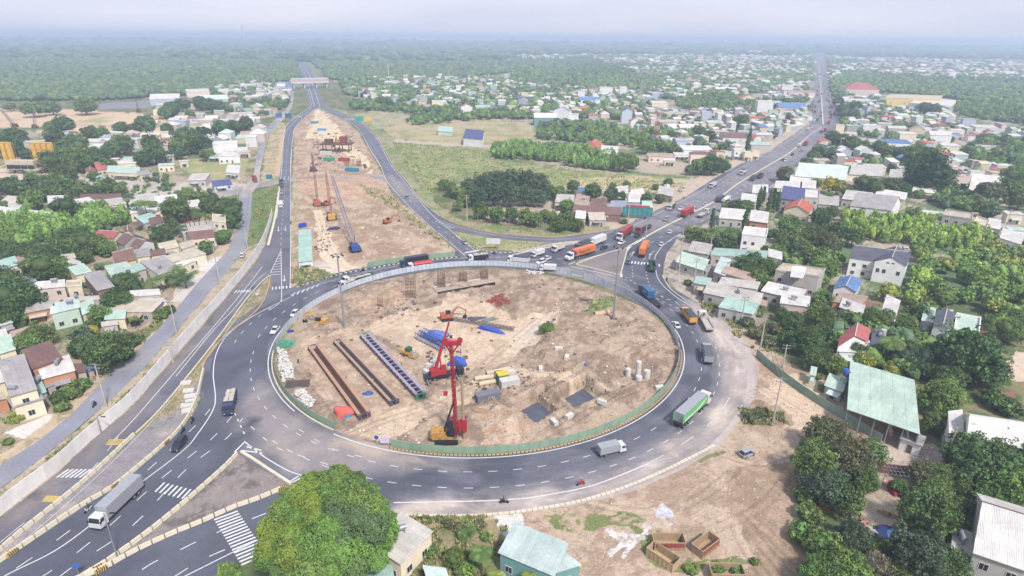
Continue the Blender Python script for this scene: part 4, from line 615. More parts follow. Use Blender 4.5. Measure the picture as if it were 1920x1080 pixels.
# the great tree at the lower edge: domes of fine foliage, each its own shade of green
def great_tree():
    x, y, R, z = solve(615, 1004, 103, 1.0); z = 11.0
    t = thing('great_tree', 'huge domed broccoli-like tree at the lower edge beside the crossing road', 'tree', (x, y, 0))
    g = np.random.RandomState(4); V = []; CC = []; 
    k = np.arange(92)+.5; zz = 1-1.62*k/92; th = k*2.39996; keep = np.stack([np.cos(th)*np.sqrt(1-zz*zz), np.sin(th)*np.sqrt(1-zz*zz), zz], 1)+g.normal(size=(92, 3))*.06
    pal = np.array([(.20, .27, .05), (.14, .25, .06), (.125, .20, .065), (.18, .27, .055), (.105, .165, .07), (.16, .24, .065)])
    base_c = []
    for q in keep:
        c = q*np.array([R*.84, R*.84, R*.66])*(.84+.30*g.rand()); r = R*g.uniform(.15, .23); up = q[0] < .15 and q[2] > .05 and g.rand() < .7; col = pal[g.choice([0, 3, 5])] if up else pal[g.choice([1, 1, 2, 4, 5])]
        n = 5600; e = g.normal(size=(n, 3)); e /= np.linalg.norm(e, axis=1)[:, None]; e = e[(e@q) > -.6]; n = len(e)
        lump = 1+.10*np.sin(e@g.normal(size=3)*7+1)+.08*np.sin(e@g.normal(size=3)*11)+.05*np.sin(e@g.normal(size=3)*17)
        p = c+e*(r*lump*(.93+.14*g.rand(n)))[:, None]; nn = e+g.normal(size=e.shape)*.7; nn /= np.linalg.norm(nn, axis=1)[:, None]
        a = np.cross(nn, g.normal(size=e.shape)); a /= np.linalg.norm(a, axis=1)[:, None]; b = np.cross(nn, a); s = .095*g.uniform(.6, 1.4, size=(n, 1))
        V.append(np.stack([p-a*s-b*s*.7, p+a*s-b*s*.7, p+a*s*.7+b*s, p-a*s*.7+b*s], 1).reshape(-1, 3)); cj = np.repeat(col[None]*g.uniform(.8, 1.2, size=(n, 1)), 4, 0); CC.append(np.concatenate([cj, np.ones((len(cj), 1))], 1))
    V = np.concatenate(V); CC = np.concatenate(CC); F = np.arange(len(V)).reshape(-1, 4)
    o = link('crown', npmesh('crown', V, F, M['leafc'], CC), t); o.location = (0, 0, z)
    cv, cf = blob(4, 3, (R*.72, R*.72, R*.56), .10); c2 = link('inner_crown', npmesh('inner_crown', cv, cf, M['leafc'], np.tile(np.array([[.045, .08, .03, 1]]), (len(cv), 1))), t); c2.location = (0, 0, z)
    k = link('trunk', TR['round'], t); k.scale = (R*.8, R*.8, z*.9)
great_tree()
# ---- woods and plantations nobody could count: one object each
def mass(name, polys, dens, rr, hh, cols, seed, sub=2, leaves=0, minsep=0, sizegrow=0, cap=60000, amp=.45):
    """scatter crowns over ground polygons surveyed on the photograph. rr radius range (m), hh height/radius"""
    g = np.random.RandomState(seed); PV = []; PF = []; PC = []; LV = []; LCc = []; off = 0
    bl = [blob(sub, 300+i, (1, 1, 1), amp) for i in range(6)]; lf = [crown_np(1, n_cl=16, n_lf=leaves//13+1, leaf=.13, flat=.9, seed=400+i, shell=.6, clr=(.3, .5)) for i in range(6)] if leaves else None
    for P in polys:
        W = [G(*p)[:2] for p in P]; A = abs(sum(W[i-1][0]*W[i][1]-W[i][0]*W[i-1][1] for i in range(len(W)))/2); n = int(min(cap, A*dens))
        xs = [p[0] for p in W]; ys = [p[1] for p in W]; X = g.uniform(min(xs), max(xs), n*4); Y = g.uniform(min(ys), max(ys), n*4)
        m = inpoly(X, Y, W); X = X[m][:n]; Y = Y[m][:n]
        for x, y in zip(X, Y):
            r = g.uniform(*rr)*(1+sizegrow*y/1000); h = hh*r*g.uniform(.85, 1.15); c = np.array(cols[g.randint(len(cols))])*g.uniform(.75, 1.25); i = g.randint(6); a = g.uniform(0, 6.28); ca, sa = math.cos(a), math.sin(a); Rm = np.array([[ca, -sa, 0], [sa, ca, 0], [0, 0, 1]])
            V, F = bl[i]; s = .7 if leaves else 1; V = (V@Rm.T)*np.array([r*s, r*s, h*.5*s])+np.array([x, y, h*.55]); PV.append(V); PF.append(F+off); off += len(V); PC.append(np.tile(np.append(c, 1)[None], (len(V), 1)))
            if leaves:
                V, F = lf[i]; V = (V@Rm.T)*np.array([r, r, h*.5])+np.array([x, y, h*.58]); LV.append(V); cc = np.repeat(c[None]*g.uniform(.7, 1.35, size=(len(V)//4, 1)), 4, 0); LCc.append(np.concatenate([cc, np.ones((len(cc), 1))], 1))
    me = npmesh(name, np.concatenate(PV), np.concatenate(PF), M['leafc'], np.concatenate(PC))
    if leaves:      # leaves join the same mesh
        bm = bmesh.new(); V = np.concatenate(LV); lm = npmesh('tmp', V, np.arange(len(V)).reshape(-1, 4), M['leafc'], np.concatenate(LCc))
        bm.from_mesh(me); bm.from_mesh(lm); bm.to_mesh(me); bm.free(); bpy.data.meshes.remove(lm)
    return tag(link(name, me), kind='stuff')
GL = [(.12, .21, .065)]; gd, gm, gb, gy, gk = LC['d'][:3], LC['g'][:3], LC['b'][:3], LC['y'][:3], LC['k'][:3]
mass('plantation', [[(0, 418), (60, 407), (130, 412), (180, 396), (236, 404), (250, 418), (205, 432), (168, 452), (100, 448), (60, 466), (-60, 480), (-80, 430)]], .06, (1.7, 2.5), 3.2, [(.19, .32, .08), (.21, .33, .08), gb, (.17, .30, .07)], 1, leaves=200)
mass('plantation', [[(922, 286), (960, 276), (1060, 282), (1160, 296), (1150, 322), (1100, 318), (1000, 302), (926, 300)]], .055, (1.8, 2.6), 3.2, [gb, (.18, .30, .08), (.16, .28, .08), gb], 2, leaves=160)
mass('plantation', [[(1568, 410), (1600, 404), (1660, 418), (1740, 424), (1800, 436), (1880, 456), (1870, 476), (1780, 474), (1700, 462), (1640, 456), (1572, 442)]], .085, (1.3, 2.1), 3.6, [(.22, .33, .07), (.26, .36, .08), (.20, .32, .07), (.23, .34, .07)], 3, leaves=170)
mass('thicket', [[(1650, 560), (1720, 540), (1720, 500), (1712, 474), (1800, 482), (1900, 476), (2050, 480), (2080, 650), (1900, 650), (1870, 640), (1840, 590), (1780, 570), (1740, 580), (1690, 578)]], .042, (1.8, 3.6), 1.9, [(.22, .32, .07), gy, gb, gm, gb, (.19, .29, .07)], 4, leaves=260)
mass('thicket', [[(1690, 350), (1760, 352), (1850, 368), (1880, 400), (1860, 412), (1780, 395), (1720, 372)], [(1800, 292), (1830, 268), (1880, 262), (2100, 258), (2100, 320), (1900, 330), (1820, 306)], [(1455, 480), (1470, 460), (1560, 470), (1580, 500), (1560, 560), (1530, 540), (1480, 510)], [(1620, 560), (1660, 575), (1760, 600), (1780, 640), (1700, 720), (1600, 700), (1560, 650)]], .03, (2, 4), 1.9, [gm, gd, gb, gk], 5, leaves=200)
WD = [[(655, 192), (720, 197), (800, 207), (860, 202), (1000, 215), (1010, 228), (900, 222), (860, 222), (760, 212), (660, 206)], [(760, 226), (800, 219), (880, 215), (960, 220), (900, 226), (820, 232), (770, 238)], [(1010, 240), (1060, 230), (1130, 238), (1190, 250), (1270, 258), (1290, 285), (1200, 280), (1100, 270), (1010, 262)], [(1266, 190), (1340, 172), (1400, 186), (1440, 200), (1420, 210), (1340, 212), (1270, 202)], [(1780, 200), (1830, 190), (2000, 200), (2000, 240), (1880, 230), (1800, 218)]]
mass('woodland', WD, .022, (2.2, 4.2), 1.9, [gm, gb, gk, gm, GL[0]], 6, leaves=110)
mass('woodland', [[(1230, 140), (1290, 142), (1340, 160), (1300, 165), (1200, 172), (1080, 168), (1080, 145)], [(960, 140), (1060, 142), (1080, 162), (960, 168)], [(1390, 148), (1440, 140), (1520, 142), (1520, 155), (1440, 165), (1390, 165)], [(1556, 150), (1600, 135), (1680, 148), (1760, 156), (1920, 162), (2300, 164), (2300, 215), (1920, 210), (1840, 196), (1760, 182), (1640, 172), (1590, 186), (1560, 186)]], .012, (3, 5.5), 1.7, [gd, gm, gk, gm], 7, sub=1)
mass('forest', [[(-400, 150), (0, 150), (290, 150), (560, 140), (566, 150), (500, 158), (420, 165), (380, 178), (290, 183), (182, 190), (60, 190), (-400, 190)], [(606, 135), (960, 135), (1060, 132), (1060, 140), (960, 136), (880, 145), (740, 150), (640, 152), (610, 148)]], .020, (3.0, 5.2), 1.7, [(.10, .15, .055), gm, gk, (.12, .16, .07)], 8, sub=1, cap=14000)
mass('forest', [[(-500, 112), (0, 112), (300, 112), (540, 112), (556, 122), (560, 140), (290, 150), (0, 150), (-500, 150)], [(585, 118), (800, 118), (960, 118), (1060, 120), (1060, 132), (960, 135), (606, 135)]], .0052, (5.5, 8.5), 1.3, [(.10, .15, .055), gm, gk, (.12, .16, .07)], 18, sub=1, cap=16000)
mass('distant_forest', [[(-700, 75), (300, 77), (1100, 85), (1920, 92), (2700, 100), (2900, 108), (1920, 98), (300, 86), (-900, 82)]], .00010, (30, 70), .7, [(.05, .09, .045), gk, gm], 19, sub=1, cap=14000)
mass('distant_forest', [[(-900, 82), (300, 85), (1920, 97), (2900, 108), (2900, 124), (1920, 112), (1560, 107), (1550, 100), (1520, 99), (1500, 106), (1100, 103), (960, 105), (930, 118), (560, 116), (0, 112), (-900, 108)]], .00075, (12, 24), .9, [(.05, .09, .045), gm, gk, (.08, .12, .06)], 9, sub=1, sizegrow=.02, cap=22000)
# ================================================================ HOUSES
RCOL = {'w': ((236, 233, 230), 'white sheet-roofed'), 'l': ((214, 209, 203), 'pale grey sheet-roofed'), 'g': ((178, 173, 174), 'grey sheet-roofed'), 'n': ((140, 108, 102), 'brown sheet-roofed'), 'r': ((212, 118, 92), 'orange-red tiled'), 'R': ((196, 112, 112), 'dull red roofed'),
        't': ((184, 216, 206), 'teal-green roofed'), 'c': ((214, 232, 230), 'pale aqua roofed'), 'b': ((108, 146, 200), 'bright blue roofed'), 'k': ((104, 104, 120), 'dark slate roofed'), 'o': ((222, 211, 192), 'cream roofed'), 'p': ((92, 98, 150), 'navy-blue roofed'), 'm': ((204, 228, 214), 'mint green roofed'), 'y': ((196, 170, 156), 'rusty roofed'), 'q': ((172, 180, 200), 'blue-grey roofed')}
WCOL = {'w': (238, 237, 236), 'c': (234, 222, 196), 'g': (190, 184, 178), 'p': (232, 212, 202), 'r': (196, 140, 112), 'b': (190, 200, 214), 'm': (200, 220, 205), 'n': (140, 112, 104), 'y': (238, 214, 150), 't': (120, 165, 165)}
def win_mesh():
    b = MB(); b.box(-.6, .6, -.04, .03, 0, 1.3, 0); b.box(-.7, .7, -.07, .03, -.1, -.002, 1); b.box(-.7, .7, -.07, .03, 1.302, 1.4, 1); b.box(-.7, -.602, -.06, .03, 0, 1.3, 1); b.box(.602, .7, -.06, .03, 0, 1.3, 1); b.box(-.03, .03, -.06, -.041, 0, 1.3, 1)
    o = b.build('window', [M['glass'], M['pale']]); me = o.data; bpy.data.objects.remove(o); return me
def door_mesh():
    b = MB(); b.box(-.5, .5, -.04, .03, 0, 2.1, 0); b.box(-.6, -.502, -.06, .03, 0, 2.1, 1); b.box(.502, .6, -.06, .03, 0, 2.1, 1); b.box(-.6, .6, -.06, .03, 2.102, 2.2, 1); b.box(.34, .42, -.08, -.041, 1, 1.1, 1)
    o = b.build('door', [mat('door_leaf', C(120, 96, 84), rough=.7), M['pale']]); me = o.data; bpy.data.objects.remove(o); return me
WIN, DOOR = win_mesh(), door_mesh()
def part_of(me, k, nm):      # pane / leaf and its frame as meshes of their own
    bm = bmesh.new(); bm.from_mesh(me); bmesh.ops.delete(bm, geom=[f for f in bm.faces if f.material_index != k], context='FACES'); n = bpy.data.meshes.new(nm)
    for f in bm.faces: f.material_index = 0
    bm.to_mesh(n); bm.free(); n.materials.append(me.materials[k]); return n
WPANE, WFRAME, DLEAF, DFRAME = part_of(WIN, 0, 'window'), part_of(WIN, 1, 'frame'), part_of(DOOR, 0, 'door'), part_of(DOOR, 1, 'door_frame')
b = MB(); b.tube((-.9, 0, .5), (.9, 0, .5), .48, n=14); b.tube((-.98, 0, .5), (-.9, 0, .5), .2, .48, n=14); b.tube((.9, 0, .5), (.98, 0, .5), .48, .2, n=14); [b.box(x-.06, x+.06, -.4, .4, -.5, .15) for x in (-.6, .6)]; TANK = b.build('roof_tank', M['steel'])
HP = []              # footprints already taken: x, y, r
HOUSES = []
def roofparts(P, h, rk, ov=.45, th=.10):
    """P: 4 local corners (ccw) at eave height. returns wall MB, roof MB"""
    P = [Vector((p[0], p[1])) for p in P]; ce = sum(P, Vector((0, 0)))/4; Wp = [p+(ce-p).normalized()*ov for p in P]
    w = MB(); r = MB(); L1 = (P[1]-P[0]).length; L2 = (P[2]-P[1]).length
    if rk in 'gG':
        Q = P if rk == 'g' else P[1:]+P[:1]; Z = Wp if rk == 'g' else Wp[1:]+Wp[:1]       # ridge parallel to Q0-Q1
        span = (Q[2]-Q[1]).length; rise = span*.24; m0 = (Q[0]+Q[3])/2; m1 = (Q[1]+Q[2])/2; z0 = (Z[0]+Z[3])/2; z1 = (Z[1]+Z[2])/2; rw = rise-.12
        w.add([(*Z[0], -.1), (*Z[1], -.1), (*Z[2], -.1), (*Z[3], -.1), (*Z[0], h), (*Z[1], h), (*Z[2], h), (*Z[3], h), (*z0, h+rw*.95), (*z1, h+rw*.95)],
              [(0, 1, 5, 4), (1, 2, 6, 9, 5), (2, 3, 7, 6), (3, 0, 4, 8, 7)])
        for a, b in ((Q[0], Q[1]), (Q[3], Q[2])):
            v = [(*a, h-.06), (*b, h-.06), (*m1, h+rise-.06), (*m0, h+rise-.06)]; v2 = [(x, y, z+th) for x, y, z in v]
            r.add(v+v2, [(0, 1, 2, 3), (7, 6, 5, 4), (0, 4, 5, 1), (1, 5, 6, 2), (3, 2, 6, 7), (0, 3, 7, 4)])
        r.tube((*m0, h+rise+.02), (*m1, h+rise+.02), .13, n=6, mi=1)
    elif rk == 'h':
        rise = min(L1, L2)*.26; ax = (P[1]-P[0]) if L1 > L2 else (P[2]-P[1]); k = max(L1, L2)-min(L1, L2)*.9; q0 = ce-ax.normalized()*k/2; q1 = ce+ax.normalized()*k/2
        w.prism(Wp, -.1, h); A, B, Cc, D = [(*p, h) for p in P]; e0 = (*q0, h+rise); e1 = (*q1, h+rise)
        v = [A, B, Cc, D, e0, e1]
        if L1 > L2: fs = [(0, 1, 5, 4), (1, 2, 5), (2, 3, 4, 5), (3, 0, 4)]
        else: fs = [(0, 1, 4), (1, 2, 5, 4), (2, 3, 5), (3, 0, 4, 5)]
        r.add(v, fs+[(3, 2, 1, 0)]); r.tube(e0, e1, .14, n=6, mi=1)
    elif rk == 'f':
        w.prism(Wp, -.1, h); r.prism([ce+(p-ce)*1.0 for p in Wp], h, h+.12)
        for i in range(4):
            a, b = Wp[i], Wp[(i+1) % 4]; d = (b-a).normalized(); n = Vector((-d.y, d.x)); a = a+d*.13; b = b+d*.13
            w.add([(*(a-n*.13), h+.12), (*(b-n*.13), h+.12), (*(b+n*.13), h+.12), (*(a+n*.13), h+.12), (*(a-n*.13), h+.75), (*(b-n*.13), h+.75), (*(b+n*.13), h+.75), (*(a+n*.13), h+.75)], [(0, 1, 5, 4), (1, 2, 6, 5), (2, 3, 7, 6), (3, 0, 4, 7), (4, 5, 6, 7)])
    else:      # shed roof, low edge A-B
        ri = min(L2*.10, 1.4); hz = [h, h, h+ri, h+ri]
        w.add([(*p, -.1) for p in Wp]+[(*p, z-.08) for p, z in zip(Wp, hz)], [(0, 1, 5, 4), (1, 2, 6, 5), (2, 3, 7, 6), (3, 0, 4, 7)])
        v = [(*p, z) for p, z in zip(P, hz)]; r.add(v+[(x, y, z+th) for x, y, z in v], [(3, 2, 1, 0), (4, 5, 6, 7), (0, 1, 5, 4), (1, 2, 6, 5), (2, 3, 7, 6), (3, 0, 4, 7)])
        n = max(2, int(L1/2.4))
        for i in range(1, n):          # overlapping sheet seams
            t = i/n; a = P[0].lerp(P[1], t); b = P[3].lerp(P[2], t); r.tube((*a, h+th+.01), (*b, h+ri+th+.01), .05, n=4)
    return w, r, Wp
def house(A, B, Cc, h=4, rk='s', rc='w', wc='c', label=None, base=None, wins=None, nm='house', cat='house', sub=None, ridge=None):
    a, b, c = [Vector(G(*p, h)) for p in (A, B, Cc)]; d = a+c-b; return house_w([a, b, c, d], h, rk, rc, wc, label, base, wins, nm, cat, ((A[0]+Cc[0])/2, (A[1]+Cc[1])/2), ridge)
def house_w(W, h, rk, rc, wc, label, base, wins, nm, cat, pxy, ridge=None):
    if (W[1]-W[0]).to_2d().cross((W[2]-W[1]).to_2d()) < 0: W = [W[1], W[0], W[3], W[2]]
    ce = sum(W, Vector())/4; e = W[1]-W[0]; rz = math.atan2(e.y, e.x); ca, sa = math.cos(-rz), math.sin(-rz)
    P = [((p.x-ce.x)*ca-(p.y-ce.y)*sa, (p.x-ce.x)*sa+(p.y-ce.y)*ca) for p in W]
    t = thing(nm, label, cat, (ce.x, ce.y, 0), rz); w, r, Wp = roofparts(P, h, rk)
    j = rnd.uniform(.92, 1.06); cl = lambda q: tuple(min(.85, x*j) for x in C(*q, .64)[:3])+(1,)
    w.build('wall', M['wallp'], t, tuple(x*1.16 for x in cl(WCOL[wc])[:3])+(1,)); r.build('roof', [M['roof'], M['pale'] if not ridge else M[ridge]], t, cl(RCOL[rc][0]))
    L1 = (Wp[1]-Wp[0]).length; L2 = (Wp[2]-Wp[1]).length; dist_ = ce.length; HP.append((ce.x, ce.y, math.hypot(L1, L2)/2))
    wm = 6 if wins and wins > 9 else 4; nw = wins if wins is not None else (8 if dist_ < 230 else 5 if dist_ < 380 else 3 if dist_ < 520 else 0); st = max(1, int(h/3.1)); k = 0
    order = sorted(range(4), key=lambda i: (t.matrix_world if 0 else (Matrix.Rotation(rz, 2)@((Wp[i]+Wp[(i+1) % 4])/2))).y)     # road-side walls first
    for q, i in enumerate(order[:2] if nw else []):
        p0, p1 = Wp[i], Wp[(i+1) % 4]; L_ = (p1-p0).length; an = math.atan2(p1.y-p0.y, p1.x-p0.x); n = min(wm, int(L_/3.0))
        for s in range(st):
            for m_ in range(n):
                if k >= nw: break
                f = (m_+.5)/n; p = p0.lerp(p1, f); dr = (s == 0 and q == 0 and m_ == n//2)
                nr = dist_ < 230; o = link('door' if dr else 'window', (DLEAF if dr else WPANE) if nr else (DOOR if dr else WIN), t)
                if nr: link('door_frame' if dr else 'frame', DFRAME if dr else WFRAME, o)
                o.location = (p.x, p.y, .02 if dr else s*3.1+1.0); o.rotation_euler = (0, 0, an); k += 1
                if h-s*3.1 < 2.9 and not dr: o.scale = (1, 1, max(.4, (h-s*3.1-1.3)/1.4))
    if nw and wins is None and rnd.random() < .6:
        i = order[0]; p0, p1 = Wp[i], Wp[(i+1) % 4]; d = (p1-p0).normalized(); n_ = Vector((d.y, -d.x)); f0 = rnd.uniform(0, .3); f1 = rnd.uniform(.6, 1); a = p0.lerp(p1, f0); b_ = p0.lerp(p1, f1); o1 = rnd.uniform(1.6, 3); z = min(h-.5, 3.0); q = MB(); v_ = [(*(a+n_*o1), z-.45), (*(b_+n_*o1), z-.45), (*(b_+n_*.02), z), (*(a+n_*.02), z)]; q.add(v_+[(x, y, zz+.08) for x, y, zz in v_], [(3, 2, 1, 0), (4, 5, 6, 7), (0, 1, 5, 4), (1, 2, 6, 5), (2, 3, 7, 6), (3, 0, 4, 7)]); q.tube((*(a+n_*o1*.93), 0), (*(a+n_*o1*.93), z-.42), .06, n=5); q.tube((*(b_+n_*o1*.93), 0), (*(b_+n_*o1*.93), z-.42), .06, n=5)
        q.build('awning', M['roof'], t, C(*RCOL[rnd.choice('wlgnomyc')][0]))
    if 0 < ce.length < 330 and rk in 'sgf' and rnd.random() < .22 and nm == 'house':
        k_ = TANK.copy(); COL.objects.link(k_); q = Vector(Wp[0]).lerp(Vector(Wp[2]), rnd.uniform(.3, .7)); q = Matrix.Rotation(rz, 2)@q; k_.location = (ce.x+q.x, ce.y+q.y, h+(1.15 if rk != 'f' else .5)+(L2*.12 if rk == 'g' else 0)); k_.rotation_euler = (0, 0, rnd.uniform(0, 3)); k_['category'] = 'water tank'; AUTO.append((k_, 'steel water tank on a roof', pxy[0], pxy[1]-3))
    if not label: AUTO.append((t, base or (RCOL[rc][1]+(' flat-topped' if rk == 'f' else ' gabled' if rk in 'gG' else ' low' if h < 4 else '')+(' two-storey' if h > 6.4 else '')+' '+cat), pxy[0], pxy[1])); HOUSES.append(t)
    return t
HS = '''
18 745 70 730 48 672 7 s g c|24 766 84 748 74 736 4.2 s g c|60 693 118 672 97 645 6 s n r|78 712 142 695 131 671 4.6 s w r|143 700 162 697 158 683 3 s n g|165 696 176 693 172 681 2.6 s b g|45 588 98 578 103 565 4 s l r|94 590 150 577 150 566 5.5 s c m|154 592 179 580 175 563 5 s m c|186 584 285 586 308 568 3.5 s o g|195 600 235 598 238 584 3.6 s m c|190 613 222 609 221 602 3 s l g|0 612 25 605 20 596 4 s c g|0 632 15 628 12 618 4 s w g|15 636 50 625 54 614 3 s y g|-2 665 30 655 22 632 4 s m c|-9 722 9 716 3 697 4 s w c|-10 752 14 748 9 737 3.6 s o r|73 742 88 735 76 708 3 s t g|86 728 130 713 127 705 2.6 s g g
67 543 123 538 123 527 6.6 s w p|124 540 155 538 155 527 7 f o c|182 546 216 538 190 514 6 s g n|216 532 262 522 240 497 5.6 s m g|252 511 275 504 263 495 5 s t g|297 516 342 503 308 486 4.6 s g c|326 492 388 476 368 469 4.2 s o c|336 502 369 488 360 483 3.6 s w c|301 471 336 463 330 453 4 s o c|341 468 367 460 362 452 4 s o c|216 496 256 486 248 470 5 g n y|256 484 282 480 280 468 4 s g c|283 481 312 476 309 468 4 s n c|172 445 212 448 239 437 5 g R c|216 453 233 460 272 446 5 g n g|243 462 259 467 290 454 4.4 g n w|231 436 250 437 249 427 4 G n c|270 420 300 410 284 402 4 s t g|286 422 309 415 301 407 4 s n g|243 401 305 395 308 387 4 s w c|155 394 192 387 168 374 4.4 s w c|150 374 228 373 228 366 4 s n w|192 388 238 382 229 374 4 s l c|240 383 290 378 300 366 4.4 s l g|291 383 335 378 332 368 4 s w g|352 389 382 386 373 378 5 s w c|398 417 424 419 423 405 6.4 f o c|356 449 406 444 396 434 4 g n p|90 383 122 382 120 371 4 s w g|0 378 35 380 50 372 4 s o g|18 394 45 392 40 381 3.6 s l g|0 403 33 408 31 396 4 s w c|57 403 76 405 73 398 3.6 s w c|78 403 100 402 98 396 3.6 s w g|180 339 200 340 199 332 3.2 h m m|200 323 262 326 263 317 4 s m c|262 330 284 326 278 321 3.6 s g c|160 323 180 323 178 308 4 G R p|182 320 215 313 208 306 4 g R p|350 339 385 338 395 329 4 s l g|400 350 436 346 431 339 3 s p b|423 323 448 326 452 315 3.6 s w w|112 488 143 484 140 477 4 s o y|142 517 173 509 158 498 5 s m c|128 501 157 500 151 490 4.6 G w w|2 506 36 496 30 484 4 s t c|18 507 46 501 42 495 3 s w c|28 493 55 487 50 480 4 s y y|45 532 70 527 62 518 4 s q b|242 557 302 553 299 544 4 s w g|252 573 315 566 306 560 3.6 s l c|60 577 100 571 96 562 4 s w r|104 581 150 573 148 563 5 s m c|122 566 188 562 186 556 4 s l g
1593 386 1672 395 1690 380 6.8 g g w|1722 411 1765 416 1770 403 4 s w w|1767 405 1823 413 1826 402 7 f o g|1825 419 1850 428 1856 415 6 f o c|1851 426 1876 431 1876 418 4 s w g|1578 373 1630 379 1636 366 4.6 s l g|1640 366 1698 375 1701 366 4 s w c|1636 379 1680 384 1684 375 4 s w c|1463 372 1507 378 1509 358 7 s p g|1508 372 1536 373 1536 357 7 f w g|1534 383 1573 386 1573 372 4 s l g|1452 353 1500 355 1500 345 4 s w g|1503 352 1530 354 1530 343 4 s w c|1480 341 1520 343 1520 333 4 s w g|1490 330 1585 338 1590 324 5.5 g c y|1592 327 1655 331 1656 315 6 s l g|1586 341 1650 339 1640 329 4 s o g|1666 336 1700 337 1700 322 5 s l g|1710 359 1755 363 1756 351 3.6 s w p|1815 359 1877 366 1876 347 5 g w c|1874 446 1915 459 1919 445 5 s w w|1440 481 1467 488 1466 476 3.6 s w g|1266 491 1320 508 1330 492 3.6 s m g|1338 510 1360 518 1372 494 3.6 s c g|1332 479 1437 485 1441 474 4 s t g|1290 471 1330 478 1336 463 4 s l g|1352 511 1415 530 1422 519 4 s y g|1345 533 1420 543 1426 532 4 s l g|1426 546 1500 563 1512 548 4 s w g|1300 531 1330 536 1335 525 4 s t g|1318 549 1425 573 1431 555 3.6 s l g|1346 576 1412 590 1424 574 4 s t g|1462 569 1518 576 1519 560 4.4 s w g|1573 576 1617 592 1622 577 4 s w g|1621 580 1646 585 1649 574 3.6 s n g|1560 566 1615 574 1628 560 4 s y r|1650 591 1678 604 1687 571 5 s w w|1348 409 1396 413 1398 398 4 s w g|1405 414 1440 419 1441 403 4 s w r|1388 381 1418 385 1419 370 4 s w w|1410 362 1440 361 1440 350 4 s w g|1390 441 1438 446 1441 431 8 f w w
1570 651 1628 641 1632 616 6 G R w|1572 660 1628 662 1630 643 4.6 s w w|1631 661 1655 663 1656 624 4 s k g|1787 619 1836 629 1839 598 6 f m w|1727 601 1750 606 1754 584 5 s m w|1780 829 1809 825 1802 776 5 s w w|1783 1031 1822 1046 1822 1004 5 s l g|1545 723 1580 736 1588 716 3 s m m|1518 703 1530 706 1532 692 3 s m m|1686 822 1730 838 1736 822 3 s g w|1042 1075 1091 1060 1061 1039 4 s c t|800 1086 845 1092 836 1068 4 s c g|676 1092 740 1086 736 1062 4 s t g
1153 366 1178 363 1178 352 4 s w c|1184 366 1209 363 1206 356 4 s w c|1040 379 1075 381 1078 370 4 s l g|1076 383 1103 388 1106 373 4 s y w|1106 386 1138 386 1139 376 4 s n g|1141 393 1175 393 1178 381 3.6 s q m|1177 379 1200 380 1201 366 5 s w b|1072 399 1165 404 1166 393 3.6 s n n|1105 413 1137 413 1133 402 3.4 s o g|1078 409 1098 411 1099 400 4 s w c|1036 411 1050 409 1050 399 3.6 s o c|1204 389 1224 389 1222 380 3.6 s m g|1233 363 1262 369 1263 358 4 s l g|1083 361 1100 362 1100 355 3.6 s b c|1245 352 1256 352 1256 346 3 h w w|868 258 905 262 908 248 6.5 s p w|820 246 848 248 850 241 3.4 s t m|1094 277 1124 283 1133 271 4.5 h r y|1124 287 1158 290 1160 278 5 s w w
'''
def parse(t):
    for ln in t.strip().split('\n'):
        for e in ln.split('|'):
            v = e.split(); f = [float(x) for x in v[:7]]; yield (f[0], f[1]), (f[2], f[3]), (f[4], f[5]), f[6], v[7], v[8], v[9]
for v in parse(HS): house(*v)
# --- buildings worth their own description
t = house((1592, 483), (1697, 497), (1704, 479), 7.4, 'g', 'k', 'w', 'large white villa with grey roof, arched balcony and brown windows beside the blue-roofed annexe', wins=12, nm='villa')
def box_on(A, B, Cc, h0, h1, name, m, parent, color=None):
    P = [Vector(G(*p, h1)) for p in (A, B, Cc)]; P.append(P[0]+P[2]-P[1]); inv = (Matrix.Translation(parent.location)@Matrix.Rotation(parent.rotation_euler.z, 4, 'Z')).inverted(); Q = [inv@p for p in P]
    b = MB(); b.prism([(q.x, q.y) for q in Q], h0, h1); return b.build(name, m, parent, color)
def gable_on(A, B, Cc, h, rise, name, parent, rc, wc):
    P = [Vector(G(*p, h)) for p in (A, B, Cc)]; P.append(P[0]+P[2]-P[1]); inv = (Matrix.Translation(parent.location)@Matrix.Rotation(parent.rotation_euler.z, 4, 'Z')).inverted(); Q = [inv@p for p in P]
    w, r, _ = roofparts([(q.x, q.y) for q in Q], h, 'G', ov=.3); w.build(name+'_wall', M['wallp'], parent, C(*WCOL[wc], .8))
    a, b_ = (Vector((Q[0].x, Q[0].y)), Vector((Q[1].x, Q[1].y))); d = (b_-a).normalized(); n_ = Vector((d.y, -d.x)); an = math.atan2(d.y, d.x)
    for f in (.16, .36, .8):
        o = link('window', WIN, parent); p = a.lerp(b_, f)-n_*.27; o.location = (p.x, p.y, 4.0); o.rotation_euler = (0, 0, an); o.scale = (.9, 1, 1.1)
    for f in (.42, .58): o = link('vent', WIN, parent); p = a.lerp(b_, f)-n_*.27; o.location = (p.x, p.y, 8.0); o.rotation_euler = (0, 0, an); o.scale = (.8, 1, .35)
    r.build(name+'_roof', [M['roof'], M['pale']], parent, C(*RCOL[rc][0]))
gable_on((1640, 489), (1700, 499), (1708, 477), 8.2, 3, 'gable', t, 'k', 'w')
box_on((1617, 507), (1672, 516), (1676, 507), 2.9, 3.1, 'canopy', M['roof'], t, C(*RCOL['o'][0])); box_on((1634, 493), (1643, 494), (1643, 489), 0, 6.2, 'porch_bay', M['wallp'], t, C(*WCOL['w'], .8))
house((1562, 541), (1606, 548), (1616, 527), 4, 'G', 'b', 'w', 'small white annexe with bright blue gabled roof below the large villa')
house((1469, 393), (1518, 400), (1526, 386), 5.6, 'G', 'r', 'c', 'cream house with orange-red gable roof and arched windows beside narrow cypresses')
